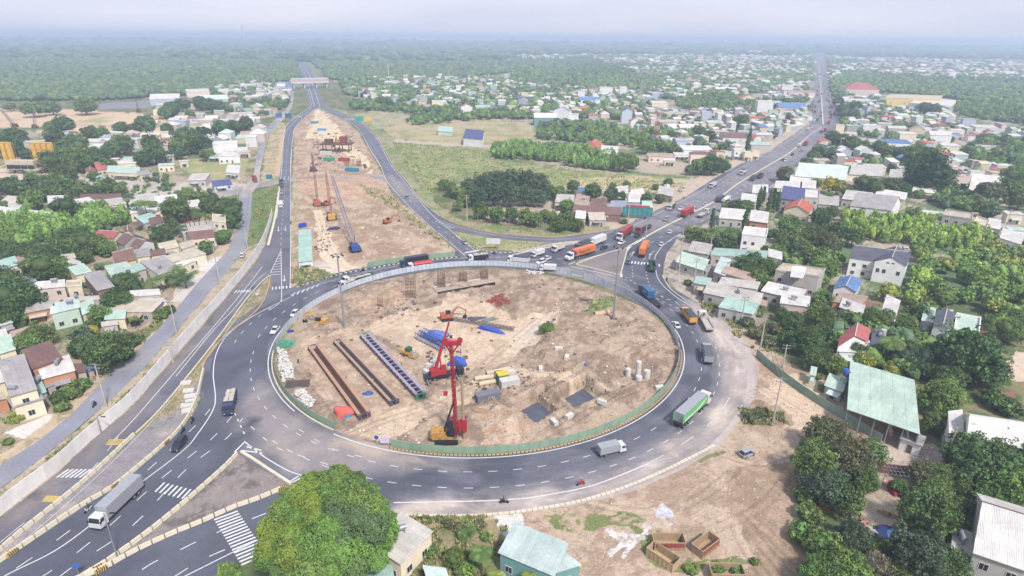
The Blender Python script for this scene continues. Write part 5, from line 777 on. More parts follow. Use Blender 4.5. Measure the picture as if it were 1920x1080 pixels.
t = house((1452, 509), (1537, 521), (1549, 507), 7.6, 'f', 'o', 'g', 'grey block house with flat roof terrace and rooftop stair room left of the villa'); box_on((1484, 506), (1508, 509), (1512, 501), 8, 10.6, 'stair_room', M['wallp'], t, C(*WCOL['w'], .8))
t = house((1749, 611), (1784, 620), (1791, 589), 8, 'G', 'k', 'w', 'white house with steep dark slate gable beside the flat mint roof')
house((1588, 768), (1725, 815), (1712, 722), 5.6, 's', 'm', 'm', 'large mint green sheet-metal shed open towards the earth track', nm='shed', cat='shed', wins=0)
t = HOUSES[-1] if HOUSES[-1].name.startswith('shed') else next(o for o in COL.objects if o.name == 'shed'); w_ = next(c for c in COL.objects if c.parent == t and c.name.startswith('wall')); bb = [v.co for v in w_.data.vertices][:4]; b = MB()
for i in range(4):
    p, q = Vector(bb[i]), Vector(bb[(i+1) % 4])
    for k in range(5): c = p.lerp(q, k/5); b.box(c.x-.12, c.x+.12, c.y-.12, c.y+.12, 0, 5.5)
b.build('post', M['steel'], t); b = MB(); p, q, r_ = Vector(bb[3]), Vector(bb[2]), Vector(bb[1]); b.add([(p.x, p.y, 0), (q.x, q.y, 0), (q.x, q.y, 5.9), (p.x, p.y, 5.9), (r_.x, r_.y, 0), (r_.x, r_.y, 5.2)], [(0, 1, 2, 3), (1, 4, 5, 2)]); b.build('back_wall', M['wallp'], t, C(150, 160, 150)); bpy.data.objects.remove(w_)
house((1812, 824), (1926, 842), (1916, 790), 6.5, 'g', 'w', 'w', 'big white warehouse roof behind the broad dark tree at the right edge', nm='warehouse', cat='warehouse')
house((1824, 1037), (1932, 1074), (1926, 953), 7, 'g', 'w', 'g', 'white corrugated warehouse with grey walls and brown ridge in the lower right corner', nm='warehouse', cat='warehouse', ridge='rust')
t = house((751, 1060), (813, 997), (753, 966), 4.6, 's', 'l', 'c', 'pale grey flat-roofed house half hidden by the huge domed tree', wins=4)
house((933, 1037), (1040, 1082), (1067, 1025), 4.6, 's', 'c', 't', 'teal-walled house with pale aqua sheet roof below the earth lot')
# shorthand: cx cy width(px) yaw roofkind roof wall height
SH = '''
311 184 42 5 g w b 8|370 172 34 20 g l p 7|398 185 46 14 g c b 7|345 194 16 0 s w c 4|310 196 26 4 s l g 5|295 206 13 0 G w c 6|425 171 28 8 s w c 4|446 170 18 5 s y c 4|462 174 18 0 s w g 4|370 214 22 -4 s l g 4|411 208 16 0 s w g 4|452 214 36 10 s l c 4|472 222 26 8 s w g 4|356 222 20 8 h R c 4|392 237 28 6 h w w 5|430 234 10 5 G R c 4|352 242 22 6 s q c 4|282 252 28 4 s w c 4|303 248 20 8 s l c 4|327 256 24 8 s w b 4|204 257 24 4 h q w 5|176 262 18 4 s l g 4|233 262 18 6 s w c 4|266 262 18 0 s q w 4|314 263 26 4 h n c 5|302 271 22 5 s l g 4|190 277 36 4 h w w 5|152 283 18 6 g w c 5|254 299 36 2 s t m 4|238 305 28 2 s w c 4|311 292 24 5 s l c 4|312 309 24 5 s m c 4|392 264 22 8 s l c 4|422 268 38 10 f w w 8|444 281 34 8 s w c 4|400 291 22 6 s m g 4|430 291 34 8 h w w 5|457 285 22 6 s l c 4|104 247 18 0 s q b 3|121 246 13 0 s w b 3|65 266 26 12 f w g 12|214 298 14 0 s w g 4|210 313 10 0 G R p 4|345 302 14 4 s w c 4
1022 219 42 4 g w t 8|1055 207 30 -20 G q w 10|1076 214 18 0 s w w 6|985 185 30 5 g p w 7|1030 176 24 0 s m c 6|1054 174 14 0 G q g 8|1090 172 13 0 f w w 14|1135 164 24 10 f R w 13|1168 163 13 5 f w w 14|1104 187 36 4 g b w 6|1122 188 8 0 f w w 11|1175 208 20 10 G p b 12|1190 226 20 20 G r w 7|1235 192 28 8 s w c 6|1262 213 36 8 s l c 6|1302 206 18 5 h n c 7|1325 210 18 5 f w b 11|1345 207 14 0 f w p 10|1361 212 15 0 h q b 7|1340 229 28 8 s w c 5|1290 238 36 14 g w w 6|1278 264 26 20 g q b 8|1305 279 52 8 s w w 6|1310 288 32 6 h n p 7|1278 289 28 5 s w w 4|1238 292 46 4 s y p 4|1376 256 44 5 g n w 6|1366 243 22 5 s w g 5|1402 250 34 4 g q w 5|1432 252 28 4 s w g 5|1385 281 20 10 f w w 7|1402 286 16 15 f l c 6|1416 284 14 20 f w c 6|1424 270 34 8 s m g 4|1434 190 26 4 f w w 15|1420 221 34 4 s r w 6|1426 230 30 4 s w c 5|1400 184 26 14 G r c 7|874 200 22 10 G R w 11|905 200 26 4 s t w 6|820 190 20 5 s w c 5|1250 228 30 5 s l g 5|1352 246 24 6 s l g 5|1255 300 20 5 s w c 4|1330 270 22 0 s l p 5
1612 166 48 2 h R p 12|1590 188 26 4 s w w 7|1616 188 28 4 s w w 7|1641 189 18 0 s t b 7|1476 160 18 4 f R w 14|1482 200 42 2 g b g 6|1450 207 16 2 f t m 8|1500 172 42 3 s y p 8|1600 236 20 2 s t g 6|1632 235 26 4 f w w 9|1680 240 26 6 g l g 9|1692 216 20 6 h m w 8|1650 211 20 4 h r w 6|1720 242 22 -10 G y c 10|1617 264 56 4 f l g 10|1672 266 50 4 s b w 8|1816 224 18 6 f q b 13|1760 252 30 6 g w w 8|1762 236 24 6 h n c 6|1790 244 24 8 s w c 6|1845 238 30 8 s w w 8|1870 244 22 8 s l w 7|1830 254 26 8 s R w 5|1700 250 24 6 s w c 8|1660 232 22 6 s l g 7|1560 312 34 4 s w c 5|1590 302 26 10 h r w 5|1610 298 16 10 g R w 5|1640 312 30 6 s w c 5|1700 315 24 6 s l c 5|1780 312 22 8 s w p 6|1800 330 24 8 f l p 7|1830 322 20 8 f p w 9|1875 318 22 8 s R w 7|1905 320 20 8 g w w 6|1760 338 18 6 s b c 4|1900 400 22 8 s w c 5|1905 430 22 10 s m w 5|1640 322 24 4 s l g 4|1540 300 24 4 s l c 5|1595 250 18 4 s w c 6|1575 235 14 4 f p c 9|1850 275 26 4 s l w 6|1745 268 26 5 f q c 6|1780 272 24 4 s w c 6|1725 262 18 4 s w w 6
'''
def short(e):
    v = e.split(); cx, cy, wp, yaw = map(float, v[:4]); h = float(v[7]); g = G(cx, cy, h); d = math.sqrt(g[0]**2+g[1]**2+CAMH**2); Wd = wp*d/FPX; Dp = Wd*rnd.uniform(.5, .7); a = math.radians(yaw)+math.atan2(-g[0], g[1])*.5
    ux = Vector((math.cos(a), math.sin(a), 0)); uy = Vector((-math.sin(a), math.cos(a), 0)); c = Vector(g)
    W = [c-ux*Wd/2-uy*Dp/2, c+ux*Wd/2-uy*Dp/2, c+ux*Wd/2+uy*Dp/2, c-ux*Wd/2+uy*Dp/2]; return house_w(W, h, v[4], v[5], v[6], None, None, None, 'house', 'house', (cx, cy))
for ln in SH.strip().split('\n'):
    for e in ln.split('|'): short(e)
# school: yellow wing with arcade openings
t = house((1659, 184), (1764, 187), (1768, 180), 11, 'f', 'o', 'y', 'long cream-yellow school block with open galleries beyond the far crossroads', wins=8, nm='school', cat='school')
t = house((1706, 193), (1782, 199), (1793, 190), 8, 's', 'w', 'c', 'school wing with long white roof in front of the cream-yellow block', wins=6, nm='school_wing', cat='school')
# ---- the rest of the town: nearer ones as things, the far ones as one mass
TREEP = [(o.location.x, o.location.y, o.children[0].scale[0] if o.children else 2) for o in COL.objects if o.type == 'EMPTY' and o.get('category') in ('tree', 'palm', 'bush')]
FZ = [  # polygon, spacing m, share of trees, yaw
 ([(640, 160), (700, 152), (800, 150), (900, 148), (960, 150), (1000, 165), (1100, 170), (1200, 175), (1230, 200), (1180, 225), (1100, 225), (1010, 225), (960, 212), (860, 200), (700, 190), (650, 178)], 15, 8),
 ([(1130, 118), (1300, 122), (1420, 124), (1525, 125), (1522, 165), (1450, 172), (1380, 178), (1260, 188), (1200, 180), (1250, 150), (1180, 135)], 21, 8),
 ([(1200, 200), (1260, 215), (1420, 205), (1440, 175), (1522, 165), (1522, 215), (1500, 240), (1420, 275), (1330, 322), (1290, 300), (1200, 260), (1190, 225)], 12, 20),
 ([(1556, 195), (1640, 185), (1660, 205), (1780, 212), (1790, 240), (1880, 250), (1960, 250), (1960, 275), (1800, 262), (1740, 290), (1640, 265), (1580, 245)], 12.5, 4),
 ([(1545, 270), (1640, 290), (1780, 305), (1960, 330), (1960, 350), (1900, 350), (1800, 340), (1700, 325), (1600, 325), (1500, 330), (1440, 365), (1480, 330), (1520, 300)], 13, 6),
 ([(1549, 108), (1700, 112), (1960, 118), (2000, 150), (1760, 148), (1680, 142), (1600, 132), (1556, 148)], 27, 4), ([(960, 106), (1200, 104), (1500, 107), (1526, 104), (1524, 124), (1300, 121), (1130, 117), (1110, 110), (960, 110)], 30, 4),
 ([(420, 160), (500, 160), (545, 165), (540, 200), (480, 228), (400, 205), (400, 180)], 17, 6), ([(300, 230), (480, 225), (495, 245), (475, 300), (440, 300), (300, 300), (200, 290), (150, 275), (200, 252)], 17, 6),
 ([(60, 385), (120, 378), (200, 380), (340, 372), (350, 400), (250, 398), (150, 404), (60, 412)], 14, 6), ([(220, 470), (300, 455), (370, 450), (400, 460), (330, 500), (230, 500)], 13, 20), ([(0, 520), (60, 500), (120, 520), (200, 560), (120, 590), (0, 600)], 13, 10),
 ([(1240, 300), (1300, 292), (1340, 300), (1290, 330), (1240, 325)], 15, 20), ([(600, 76), (900, 78), (900, 82), (600, 80)], 260, 0)]
cand = []; g_ = np.random.RandomState(5)
ROADP = [[(1150, 436), (1385, 306), (1440, 281), (1515, 228), (1520, 165), (1528, 90), (1548, 90), (1558, 165), (1576, 240), (1500, 315), (1360, 392), (1280, 440)], [(545, 100), (612, 200), (560, 215), (548, 150)]]
for P, sp, yaw in FZ:
    W = [G(*p)[:2] for p in P]; xs = [p[0] for p in W]; ys = [p[1] for p in W]; y = min(ys)
    while y < max(ys):
        x = min(xs)
        while x < max(xs):
            X = x+g_.uniform(-.25, .25)*sp; Y = y+g_.uniform(-.25, .25)*sp; x += sp
            if g_.rand() < .22 or vn(np.array([X]), np.array([Y]), sp*7, 2)[0] < .28 or not inp(X, Y, W): continue
            px, py = PX(X, Y)
            if any(inp(px, py, R_) for R_ in ROADP): continue
            if any((X-a)**2+(Y-b)**2 < (r+4)**2 for a, b, r in HP): continue
            if any((X-a)**2+(Y-b)**2 < (r*.9+4)**2 for a, b, r in TREEP): continue
            big = g_.rand() < .12; wd = g_.uniform(.45, .78)*sp*(1.35 if big else 1); dp = g_.uniform(.45, .8)*sp; h = float(g_.choice([3.5, 4, 4.5, 7, 7.5, 10], p=[.25, .25, .2, .15, .1, .05])); rk = g_.choice(list('ssgGhf')); rc = g_.choice(list('wwwwllocmgnrRRqbty'), p=[.14, .12, .10, .09, .11, .09, .08, .04, .03, .04, .05, .04, .02, .01, .01, .01, .01, .01]); wc = g_.choice(list('wwccgpmb'))
            cand.append((X, Y, wd, dp, h, rk, rc, wc, yaw+g_.uniform(-12, 12)+(90 if g_.rand() < .3 else 0), px, py))
        y += sp
cand.sort(key=lambda c: c[1]); NEAR = max(0, 292-len(HOUSES)-4)
def corners(X, Y, wd, dp, yaw, h):
    a = math.radians(yaw); ux = Vector((math.cos(a), math.sin(a), 0)); uy = Vector((-math.sin(a), math.cos(a), 0)); c = Vector((X, Y, h)); return [c-ux*wd/2-uy*dp/2, c+ux*wd/2-uy*dp/2, c+ux*wd/2+uy*dp/2, c-ux*wd/2+uy*dp/2]
fw = MB(); fcol = []
for i, (X, Y, wd, dp, h, rk, rc, wc, yaw, px, py) in enumerate(cand):
    W = corners(X, Y, wd, dp, yaw, h)
    if i < NEAR: house_w(W, h, rk, rc, wc, None, None, None, 'house', 'house', (px, py)); continue
    ce = Vector((X, Y, 0)); w, r, _ = roofparts([(p.x-X, p.y-Y) for p in W], h, rk, ov=.3, th=.25); T = Matrix.Translation(ce); j = rnd.uniform(.85, 1.05)
    for q, c in ((w, WCOL[wc]), (r, RCOL[rc][0])): fw.add(q.v, q.f, 0, T); fcol += [tuple(x*j for x in C(*c, .62)[:3])+(1,)]*len(q.v)
print('houses', len(HOUSES), 'cand', len(cand))
M['town'] = mat('far_house_surface', src='attr', rough=.7, n1=.15, a1=.08, coord='W')
o = fw.build('distant_houses', M['town']); a = o.data.color_attributes.new('Col', 'FLOAT_COLOR', 'POINT'); a.data.foreach_set('color', np.array(fcol, np.float32).ravel()); tag(o, kind='stuff')
# trees that fill the gaps of the town: one mass
tp = [P for P, _, _ in FZ[:5]]+[FZ[6][0], FZ[7][0], [(1560, 140), (1900, 142), (1960, 165), (1960, 190), (1840, 190), (1760, 170), (1650, 176), (1570, 184)], [(960, 112), (1130, 116), (1180, 140), (1080, 150), (960, 140)], [(60, 330), (300, 330), (440, 380), (440, 440), (300, 520), (100, 600), (0, 700), (0, 340)], [(1460, 380), (1600, 380), (1760, 400), (1900, 440), (1900, 470), (1700, 400), (1560, 400)]]
def gaps(X, Y): return not any((X-a)**2+(Y-b)**2 < (r+1.5)**2 for a, b, r in HPN)
HPN = HP+[(c[0], c[1], max(c[2], c[3])*.55) for c in cand]
hx = np.array([h[0] for h in HPN]); hy = np.array([h[1] for h in HPN]); hr = np.array([h[2] for h in HPN])
_inp0 = inpoly
def inpoly_free(X, Y, W):
    m = _inp0(X, Y, W)
    for i in np.where(m)[0]:
        if ((X[i]-hx)**2+(Y[i]-hy)**2 < (hr*.9+.8)**2).any(): m[i] = False
    if m.any():
        px, py = PXN(X, np.maximum(Y, 5))
        for R_ in ROADP: m &= ~_inp0(px, py, R_)
    return m
inpoly = inpoly_free
mass('town_trees', tp[:-2], .0062, (2.6, 5.0), 1.8, [gm, gd, gk, gb], 21, leaves=90, sub=2, cap=2600)
mass('far_town_trees', [FZ[1][0], FZ[5][0], FZ[6][0], FZ[0][0]], .0030, (4, 7), 1.5, [gm, gd, gk, gm], 23, sub=1, cap=3500)
mass('garden_shrubs', tp[-2:], .012, (1.0, 2.4), 1.5, [gm, gd, gk, gb], 22, leaves=130, sub=2, cap=900)
inpoly = _inp0

# ================================================================ VEHICLES  (length along +X, front at +X, wheels on z=0)
def wheel_pair_mesh(r, wd):
    b = MB(); b.tube((0, -wd/2, 0), (0, wd/2, 0), r, n=16); o = b.build('wheel', M['rubber']); me = o.data; bpy.data.objects.remove(o); b = MB(); b.tube((0, -wd/2-.015, 0), (0, wd/2+.015, 0), r*.58, n=12); o = b.build('rim', M['steel']); m2 = o.data; bpy.data.objects.remove(o); return me, m2
WH = {k: wheel_pair_mesh(*v) for k, v in {'car': (.33, .22), 'truck': (.5, .34), 'van': (.4, .26)}.items()}
def put_wheels(t, xs, hw, kind):
    r = {'car': .33, 'truck': .5, 'van': .4}[kind]
    for x in xs:
        for s in (-1, 1): o = link('wheel', WH[kind][0], t); o.location = (x, s*hw, r); link('rim', WH[kind][1], o)
def loft(b, secs, mi=0):
    """secs: list of (x, halfwidth_low, halfwidth_high, z_low, z_high): a rounded car-like shell"""
    n = 8; V = []; F = []
    for x, w0, w1, z0, z1 in secs:
        zm = z0+(z1-z0)*.5; V += [(x, -w0*.92, z0), (x, -w0, z0+.06), (x, -w0, zm), (x, -w1, z1-.04), (x, -w1*.86, z1), (x, w1*.86, z1), (x, w1, z1-.04), (x, w0, zm), (x, w0, z0+.06), (x, w0*.92, z0)]
    m = 10
    for i in range(len(secs)-1):
        for k in range(m): a = i*m+k; c = i*m+(k+1) % m; F.append((a, c, c+m, a+m))
    F.append(tuple(range(m-1, -1, -1))); e = (len(secs)-1)*m; F.append(tuple(range(e, e+m))); b.add(V, F, mi)
def make_car(kind='sedan'):
    t = thing('parked_car' if 0 else 'car', 'x', 'car'); Lc = {'sedan': 4.6, 'suv': 4.8, 'hatch': 3.9}[kind]; W = .9; H = {'sedan': 1.45, 'suv': 1.78, 'hatch': 1.52}[kind]; h = Lc/2; bz = {'sedan': .88, 'suv': 1.05, 'hatch': .92}[kind]
    b = MB(); tail = bz if kind != 'sedan' else bz*.98
    loft(b, [(-h, .70, .66, .35, tail-.1), (-h+.12, .86, .80, .25, tail), (-h*.55, W, .84, .2, bz+.02), (0, W, .86, .2, bz+.02), (h*.45, W, .84, .2, bz), (h*.8, .87, .78, .22, bz*.86), (h-.08, .8, .7, .28, bz*.74), (h, .68, .6, .34, bz*.64)]); b.build('body', M['paint'], t, smooth_=False)
    x0, x1, x2, x3 = {'sedan': (-h*.78, -h*.42, h*.06, h*.42), 'suv': (-h*.95, -h*.82, h*.12, h*.46), 'hatch': (-h*.95, -h*.72, h*.12, h*.52)}[kind]
    b = MB(); V = [(x0, -.78, bz), (x3, -.78, bz), (x3, .78, bz), (x0, .78, bz), (x1, -.62, H-.03), (x2, -.62, H-.03), (x2, .62, H-.03), (x1, .62, H-.03)]; b.add(V, [(0, 1, 5, 4), (1, 2, 6, 5), (2, 3, 7, 6), (3, 0, 4, 7), (4, 5, 6, 7)]); b.build('window', M['glass'], t)
    b = MB(); b.box(x1-.05, x2+.05, -.64, .64, H-.03, H+.02)
    for s in (-1, 1):
        for a, c in ((x0, x1), ((x0+x3)/2, (x1+x2)/2), (x3, x2)): b.tube((a, s*.79, bz), (c, s*.63, H), .045, n=4)
    b.build('roof', M['paint'], t)
    for s in (-1, 1):
        b = MB(); b.box(h-.12, h-.005, s*.62-.16, s*.62+.16, bz*.55, bz*.68); b.build('headlight', M['lamp'], t); b = MB(); b.box(-h+.0, -h+.12, s*.6-.14, s*.6+.14, tail*.72, tail*.88); b.build('tail_light', M['red_lens'], t)
        b = MB(); b.box(x3*.72, x3*.72+.16, s*.95-.1, s*.95+.1, bz, bz+.14); b.build('mirror', M['dark'], t)
    put_wheels(t, (-h*.6, h*.62), .80, 'car'); return t
def cab(t, x, W, H, col='paint', z0=.55, ln=1.9, nose=0):
    b = MB(); prof = [(x-ln, z0), (x-ln, H), (x-.35, H), (x-.02, H*.52+z0*.2), (x, z0)]
    if nose: prof = [(x-ln, z0), (x-ln, H), (x-nose-.3, H), (x-nose, H*.55+.2), (x-.05, H*.52), (x, H*.45), (x, z0)]
    b.side(prof, -W, W); c = b.build('cab', M[col], t)
    b = MB(); xf = x-nose; V = [(xf-.31, -W*.88, H-.12), (xf-.31, W*.88, H-.12), (xf-.0, W*.92, H*.56+.25), (xf-.0, -W*.92, H*.56+.25)]; b.add([(p[0]+.03, p[1], p[2]) for p in V]+[(p[0]-.2, p[1], p[2]) for p in V], [(0, 1, 2, 3), (7, 6, 5, 4), (0, 4, 5, 1), (2, 6, 7, 3)]); b.build('windscreen', M['glass'], t)
    for s in (-1, 1):
        b = MB(); b.add([(xf-1.15, s*(W+.012), H*.55+.2), (xf-.18, s*(W+.012), H*.55+.2), (xf-.42, s*(W+.012), H-.2), (xf-1.15, s*(W+.012), H-.2)], [(0, 1, 2, 3)]); b.build('side_window', M['glass'], t)
        b = MB(); b.box(x-.04, x+.03, s*W*.72-.14, s*W*.72+.14, z0+.12, z0+.32); b.build('headlight', M['lamp'], t)
        b = MB(); b.box(xf-.12, xf-.02, s*(W+.16)-.1, s*(W+.16)+.1, H*.62, H*.82); b.build('mirror', M['dark'], t)
    b = MB(); b.box(x-.1, x+.08, -W, W, z0-.15, z0+.08); b.build('bumper', M['dark'], t)
def chassis(t, x0, x1, z=.75, w=.42):
    b = MB()
    for s in (-1, 1): b.box(x0, x1, s*w-.08, s*w+.08, z-.22, z)
    n = int((x1-x0)/1.5)
    for i in range(n+1): x = x0+(x1-x0)*i/n; b.box(x-.05, x+.05, -w+.081, w-.081, z-.16, z-.02)
    b.box(x0, x0+.12, -1.1, 1.1, z-.42, z-.24); b.build('chassis', M['dark'], t)
def ribs(b, x0, x1, y0, y1, z0, z1, step=.6, d=.05, mi=0):
    n = max(2, int((x1-x0)/step))
    for i in range(n+1):
        x = x0+(x1-x0)*i/n
        for y, s in ((y0, -1), (y1, 1)): b.box(x-.06, x+.06, min(y, y+s*d), max(y, y+s*d), z0+.05, z1-.05, mi)
def box_body(t, x0, x1, W, z0, z1, name='cargo_box', rib=.6, roofrib=True):
    b = MB(); b.box(x0, x1, -W, W, z0, z1); ribs(b, x0+.1, x1-.1, -W, W, z0, z1, rib, .04); c = b.build(name, M['paint'], t)
    b = MB()
    if roofrib:
        n = int((x1-x0)/1.2)
        for i in range(1, n): x = x0+(x1-x0)*i/n; b.box(x-.03, x+.03, -W+.05, W-.05, z1+.001, z1+.035)
    b.box(x0-.04, x0-.002, -W+.05, -.04, z0+.1, z1-.1); b.box(x0-.04, x0-.002, .04, W-.05, z0+.1, z1-.1)
    for y in (-.5, -.25, .25, .5): b.tube((x0-.06, y, z0+.15), (x0-.06, y, z1-.15), .025, n=4)
    b.build('rear_door', M['paint'], t); return c
def tails(t, x, z=.6):
    for s in (-1, 1): b = MB(); b.box(x-.05, x, s*.9-.15, s*.9+.15, z, z+.16); b.build('tail_light', M['red_lens'], t)
def make_boxtruck(L_=6.5, kind='van', W=1.0, z1=2.7):
    t = thing('box_truck', 'x', 'truck'); h = L_/2; tk = kind == 'truck'; cl = 2.0 if tk else 1.6; H = 2.7 if tk else 2.15; z0 = 1.15 if tk else .85
    cab(t, h, W*.96, H, z0=.55 if tk else .42, ln=cl); chassis(t, -h, h-cl+.1, z0-.12); box_body(t, -h, h-cl-.12, W, z0, z1); tails(t, -h-.01)
    r = 'truck' if tk else 'van'; put_wheels(t, ((-h+1.6, -h+2.8) if L_ > 9 else (-h+1.4,))+(h-cl*.55,), W*.82, r); return t
def make_semi(L_=15.5, boxz=(1.5, 4.05), cont=12.2, tractor=True, kind='container', nose=0):
    t = thing('semi_truck', 'x', 'truck'); h = L_/2; cab(t, h, 1.22, 3.3, z0=.7, ln=2.0+nose, nose=nose); chassis(t, h-6.2-nose, h-1.9, 1.05); x1 = h-2.6-nose; x0 = -h
    b = MB(); b.box(x0, x1-.3, -.5, .5, 1.05, 1.30); b.box(x0, x1, -1.2, 1.2, 1.302, 1.44)
    for k in range(6): x = x0+1+k*(x1-x0-2)/5; b.box(x-.06, x+.06, -1.15, 1.15, 1.1, 1.30)
    for s in (-1, 1): b.box(x0+3.6, x0+6.6, s*1.05-.03, s*1.05+.03, .65, .75); b.tube((h-2.6-nose, s*.95, .8), (h-3.7-nose, s*.95, .8), .32, n=10)
    b.build('trailer', M['dark'], t)
    if kind == 'container': c0 = max(x0, x1-cont-.1); box_body(t, c0, x1-.1, 1.22, boxz[0], boxz[1], 'container', rib=.42)
    put_wheels(t, (x0+1.2, x0+2.45, x0+3.7, h-5.2-nose, h-3.95-nose, h-1.2), 1.0, 'truck'); tails(t, x0-.01, .9); return t
def make_tipper(L_=8.5, z1=2.7, tarp=False, W=1.2, cargo=None):
    t = thing('dump_truck', 'x', 'truck'); h = L_/2; cab(t, h, W*.97, 2.8, z0=.6, ln=2.0); chassis(t, -h, h-1.9, 1.05); x0, x1 = -h, h-2.2; b = MB()
    b.box(x0, x1, -W, W, 1.15, 1.30); b.box(x0, x1, -W, -W+.08, 1.301, z1); b.box(x0, x1, W-.08, W, 1.301, z1); b.box(x1-.08, x1, -W+.081, W-.081, 1.301, z1+.25); b.box(x0, x0+.08, -W+.081, W-.081, 1.301, z1-.05); ribs(b, x0+.1, x1-.1, -W, W, 1.2, z1, .9, .06); b.build('cargo_bed', M['paint'], t)
    b = MB()
    if tarp:
        n = 8; b.side([(x0+.05, z1-.02), (x1-.1, z1-.02), (x1-.3, z1+.34), (x0+.3, z1+.34)], -W*.95, W*.95)
        for i in range(n): x = x0+.4+(x1-x0-.8)*i/(n-1); b.tube((x, -W*.96, z1), (x, W*.96, z1+.0), .04, n=4); b.box(x-.03, x+.03, -W*.93, W*.93, z1+.341, z1+.37)
        b.build('tarpaulin', M['obj'], t)
    elif cargo != 'empty':
        g = random.Random(3)
        for i in range(7):
            for j_ in range(2): x = x0+.5+i*(x1-x0-1.1)/6; y = -.55+j_*1.1; b.box(x-.4, x+.38, y-.5, y+.48, 1.31, z1-.1+g.random()*.5)
        b.build('cargo', M['obj'], t)
    tails(t, -h-.01, .85); put_wheels(t, (-h+1.2, -h+2.5, h-1.3), W*.84, 'truck'); return t
def make_flatbed(L_=11.5, crane=True):
    t = thing('flatbed_truck', 'x', 'truck'); h = L_/2; cab(t, h, 1.2, 2.9, z0=.7, ln=2.0); chassis(t, -h, h-1.9, 1.05); x0 = -h; x1 = h-(3.6 if crane else 2.3); b = MB(); b.box(x0, x1, -1.22, 1.22, 1.12, 1.28)
    for y in (-1.22, 1.16): b.box(x0, x1, y, y+.06, 1.281, 1.75)
    b.box(x0, x0+.06, -1.15, 1.15, 1.281, 1.75); b.box(x1-.06, x1, -1.15, 1.15, 1.281, 2.2); b.build('cargo_bed', M['paint'], t)
    if crane: b = MB(); b.tube((h-2.8, 0, 1.1), (h-2.8, 0, 3.0), .28, n=8); b.tube((h-2.8, 0, 2.9), (h-5.5, .2, 3.4), .2, .14, n=6); b.box(h-3.3, h-2.4, -1.0, 1.0, 1.12, 1.5); b.build('loader_crane', M['obj'], t)
    else:
        b = MB()
        for i in range(9): x = x0+.6+i*(x1-x0-1)/9; b.box(x, x+.8, -1.0, 1.0, 1.29, 1.55+.1*(i % 3))
        b.build('cargo', M['obj'], t)
    tails(t, -h-.01, .85); put_wheels(t, (-h+1.3, -h+2.6, h-1.3), 1.0, 'truck'); return t
def make_tanker():
    t = thing('tank_truck', 'x', 'truck'); h = 5.0; cab(t, h, 1.2, 2.8, z0=.7, ln=2.0); chassis(t, -h, h-1.9, 1.05); b = MB(); b.tube((-h+.1, 0, 2.05), (h-2.4, 0, 2.05), .98, n=18); b.box(-h+.6, h-2.8, -.35, .35, 3.0, 3.12); b.build('tank', M['paint'], t); tails(t, -h-.01, .85); put_wheels(t, (-h+1.3, -h+2.6, h-1.3), 1.0, 'truck'); return t
def make_mixer():
    t = thing('mixer_truck', 'x', 'truck'); h = 4.3; cab(t, h, 1.2, 2.8, z0=.7, ln=2.0); chassis(t, -h, h-1.9, 1.05); b = MB(); b.tube((-h+.2, 0, 3.0), (-h+1.6, 0, 2.7), .55, 1.15, n=16); b.tube((-h+1.6, 0, 2.7), (0, 0, 2.4), 1.15, 1.2, n=16); b.tube((0, 0, 2.4), (h-2.5, 0, 2.1), 1.2, .6, n=16); b.build('drum', M['paint'], t); b = MB(); b.box(-h-.1, -h+.5, -.4, .4, 3.4, 3.9); b.tube((-h, 0, 2.4), (-h-.7, 0, 1.4), .2, n=6); b.build('hopper', M['dark'], t); put_wheels(t, (-h+1.2, -h+2.5, h-1.3), 1.0, 'truck'); return t
def make_scooter():
    t = thing('motor_scooter', 'x', 'motorbike'); b = MB(); b.side([(-.75, .45), (-.7, .75), (.05, .78), (.12, .42), (.42, .38), (.55, .95), (.66, .95), (.62, .35), (.2, .25), (-.4, .3)], -.14, .14); b.build('body', M['paint'], t); b = MB(); b.box(-.72, .0, -.13, .13, .785, .86); b.build('seat', M['rubber'], t)
    b = MB(); b.tube((.55, -.33, 1.05), (.55, .33, 1.05), .02, n=5); b.tube((.62, 0, .95), (.72, 0, .3), .03, n=5); b.build('handlebar', M['dark'], t)
    for x in (-.62, .72): b = MB(); b.tube((x, -.05, .28), (x, .05, .28), .28, n=14); b.build('wheel', M['rubber'], t)
    b = MB(); b.box(.62, .69, -.08, .08, .8, .92); b.build('headlight', M['lamp'], t); return t
# people: one continuous skinned body per pose
def skin_body(name, J, E, R, mats, colz=None):
    me = bpy.data.meshes.new(name); me.from_pydata(J, E, []); o = bpy.data.objects.new(name, me); COL.objects.link(o)
    md = o.modifiers.new('skin', 'SKIN'); sv = me.skin_vertices[0].data
    for i, r in enumerate(R): sv[i].radius = (r, r)
    sv[0].use_root = True; sd = o.modifiers.new('sub', 'SUBSURF'); sd.levels = 1; sd.render_levels = 1
    dg = bpy.context.evaluated_depsgraph_get(); nm = bpy.data.meshes.new_from_object(o.evaluated_get(dg)); bpy.data.objects.remove(o); nm.materials.clear()
    for m in mats: nm.materials.append(m)
    for p in nm.polygons: p.use_smooth = True; p.material_index = colz(p.center) if colz else 0
    return nm
def fingers(J, E, R, wrist, d, side):
    """five short unequal fingers from the palm"""
    w = len(J)-1; base = Vector(J[w]); d = Vector(d).normalized(); s = Vector(side)
    for k, (o, ln) in enumerate(((-.03, .065), (-.01, .08), (.012, .075), (.03, .06))):
        J.append(tuple(base+d*.05+s*o)); E.append((w, len(J)-1)); R.append(.010); J.append(tuple(base+d*(.05+ln)+s*o+Vector((0, 0, -.02)))); E.append((len(J)-2, len(J)-1)); R.append(.008)
    J.append(tuple(base+s*-.05+d*.03)); E.append((w, len(J)-1)); R.append(.010)
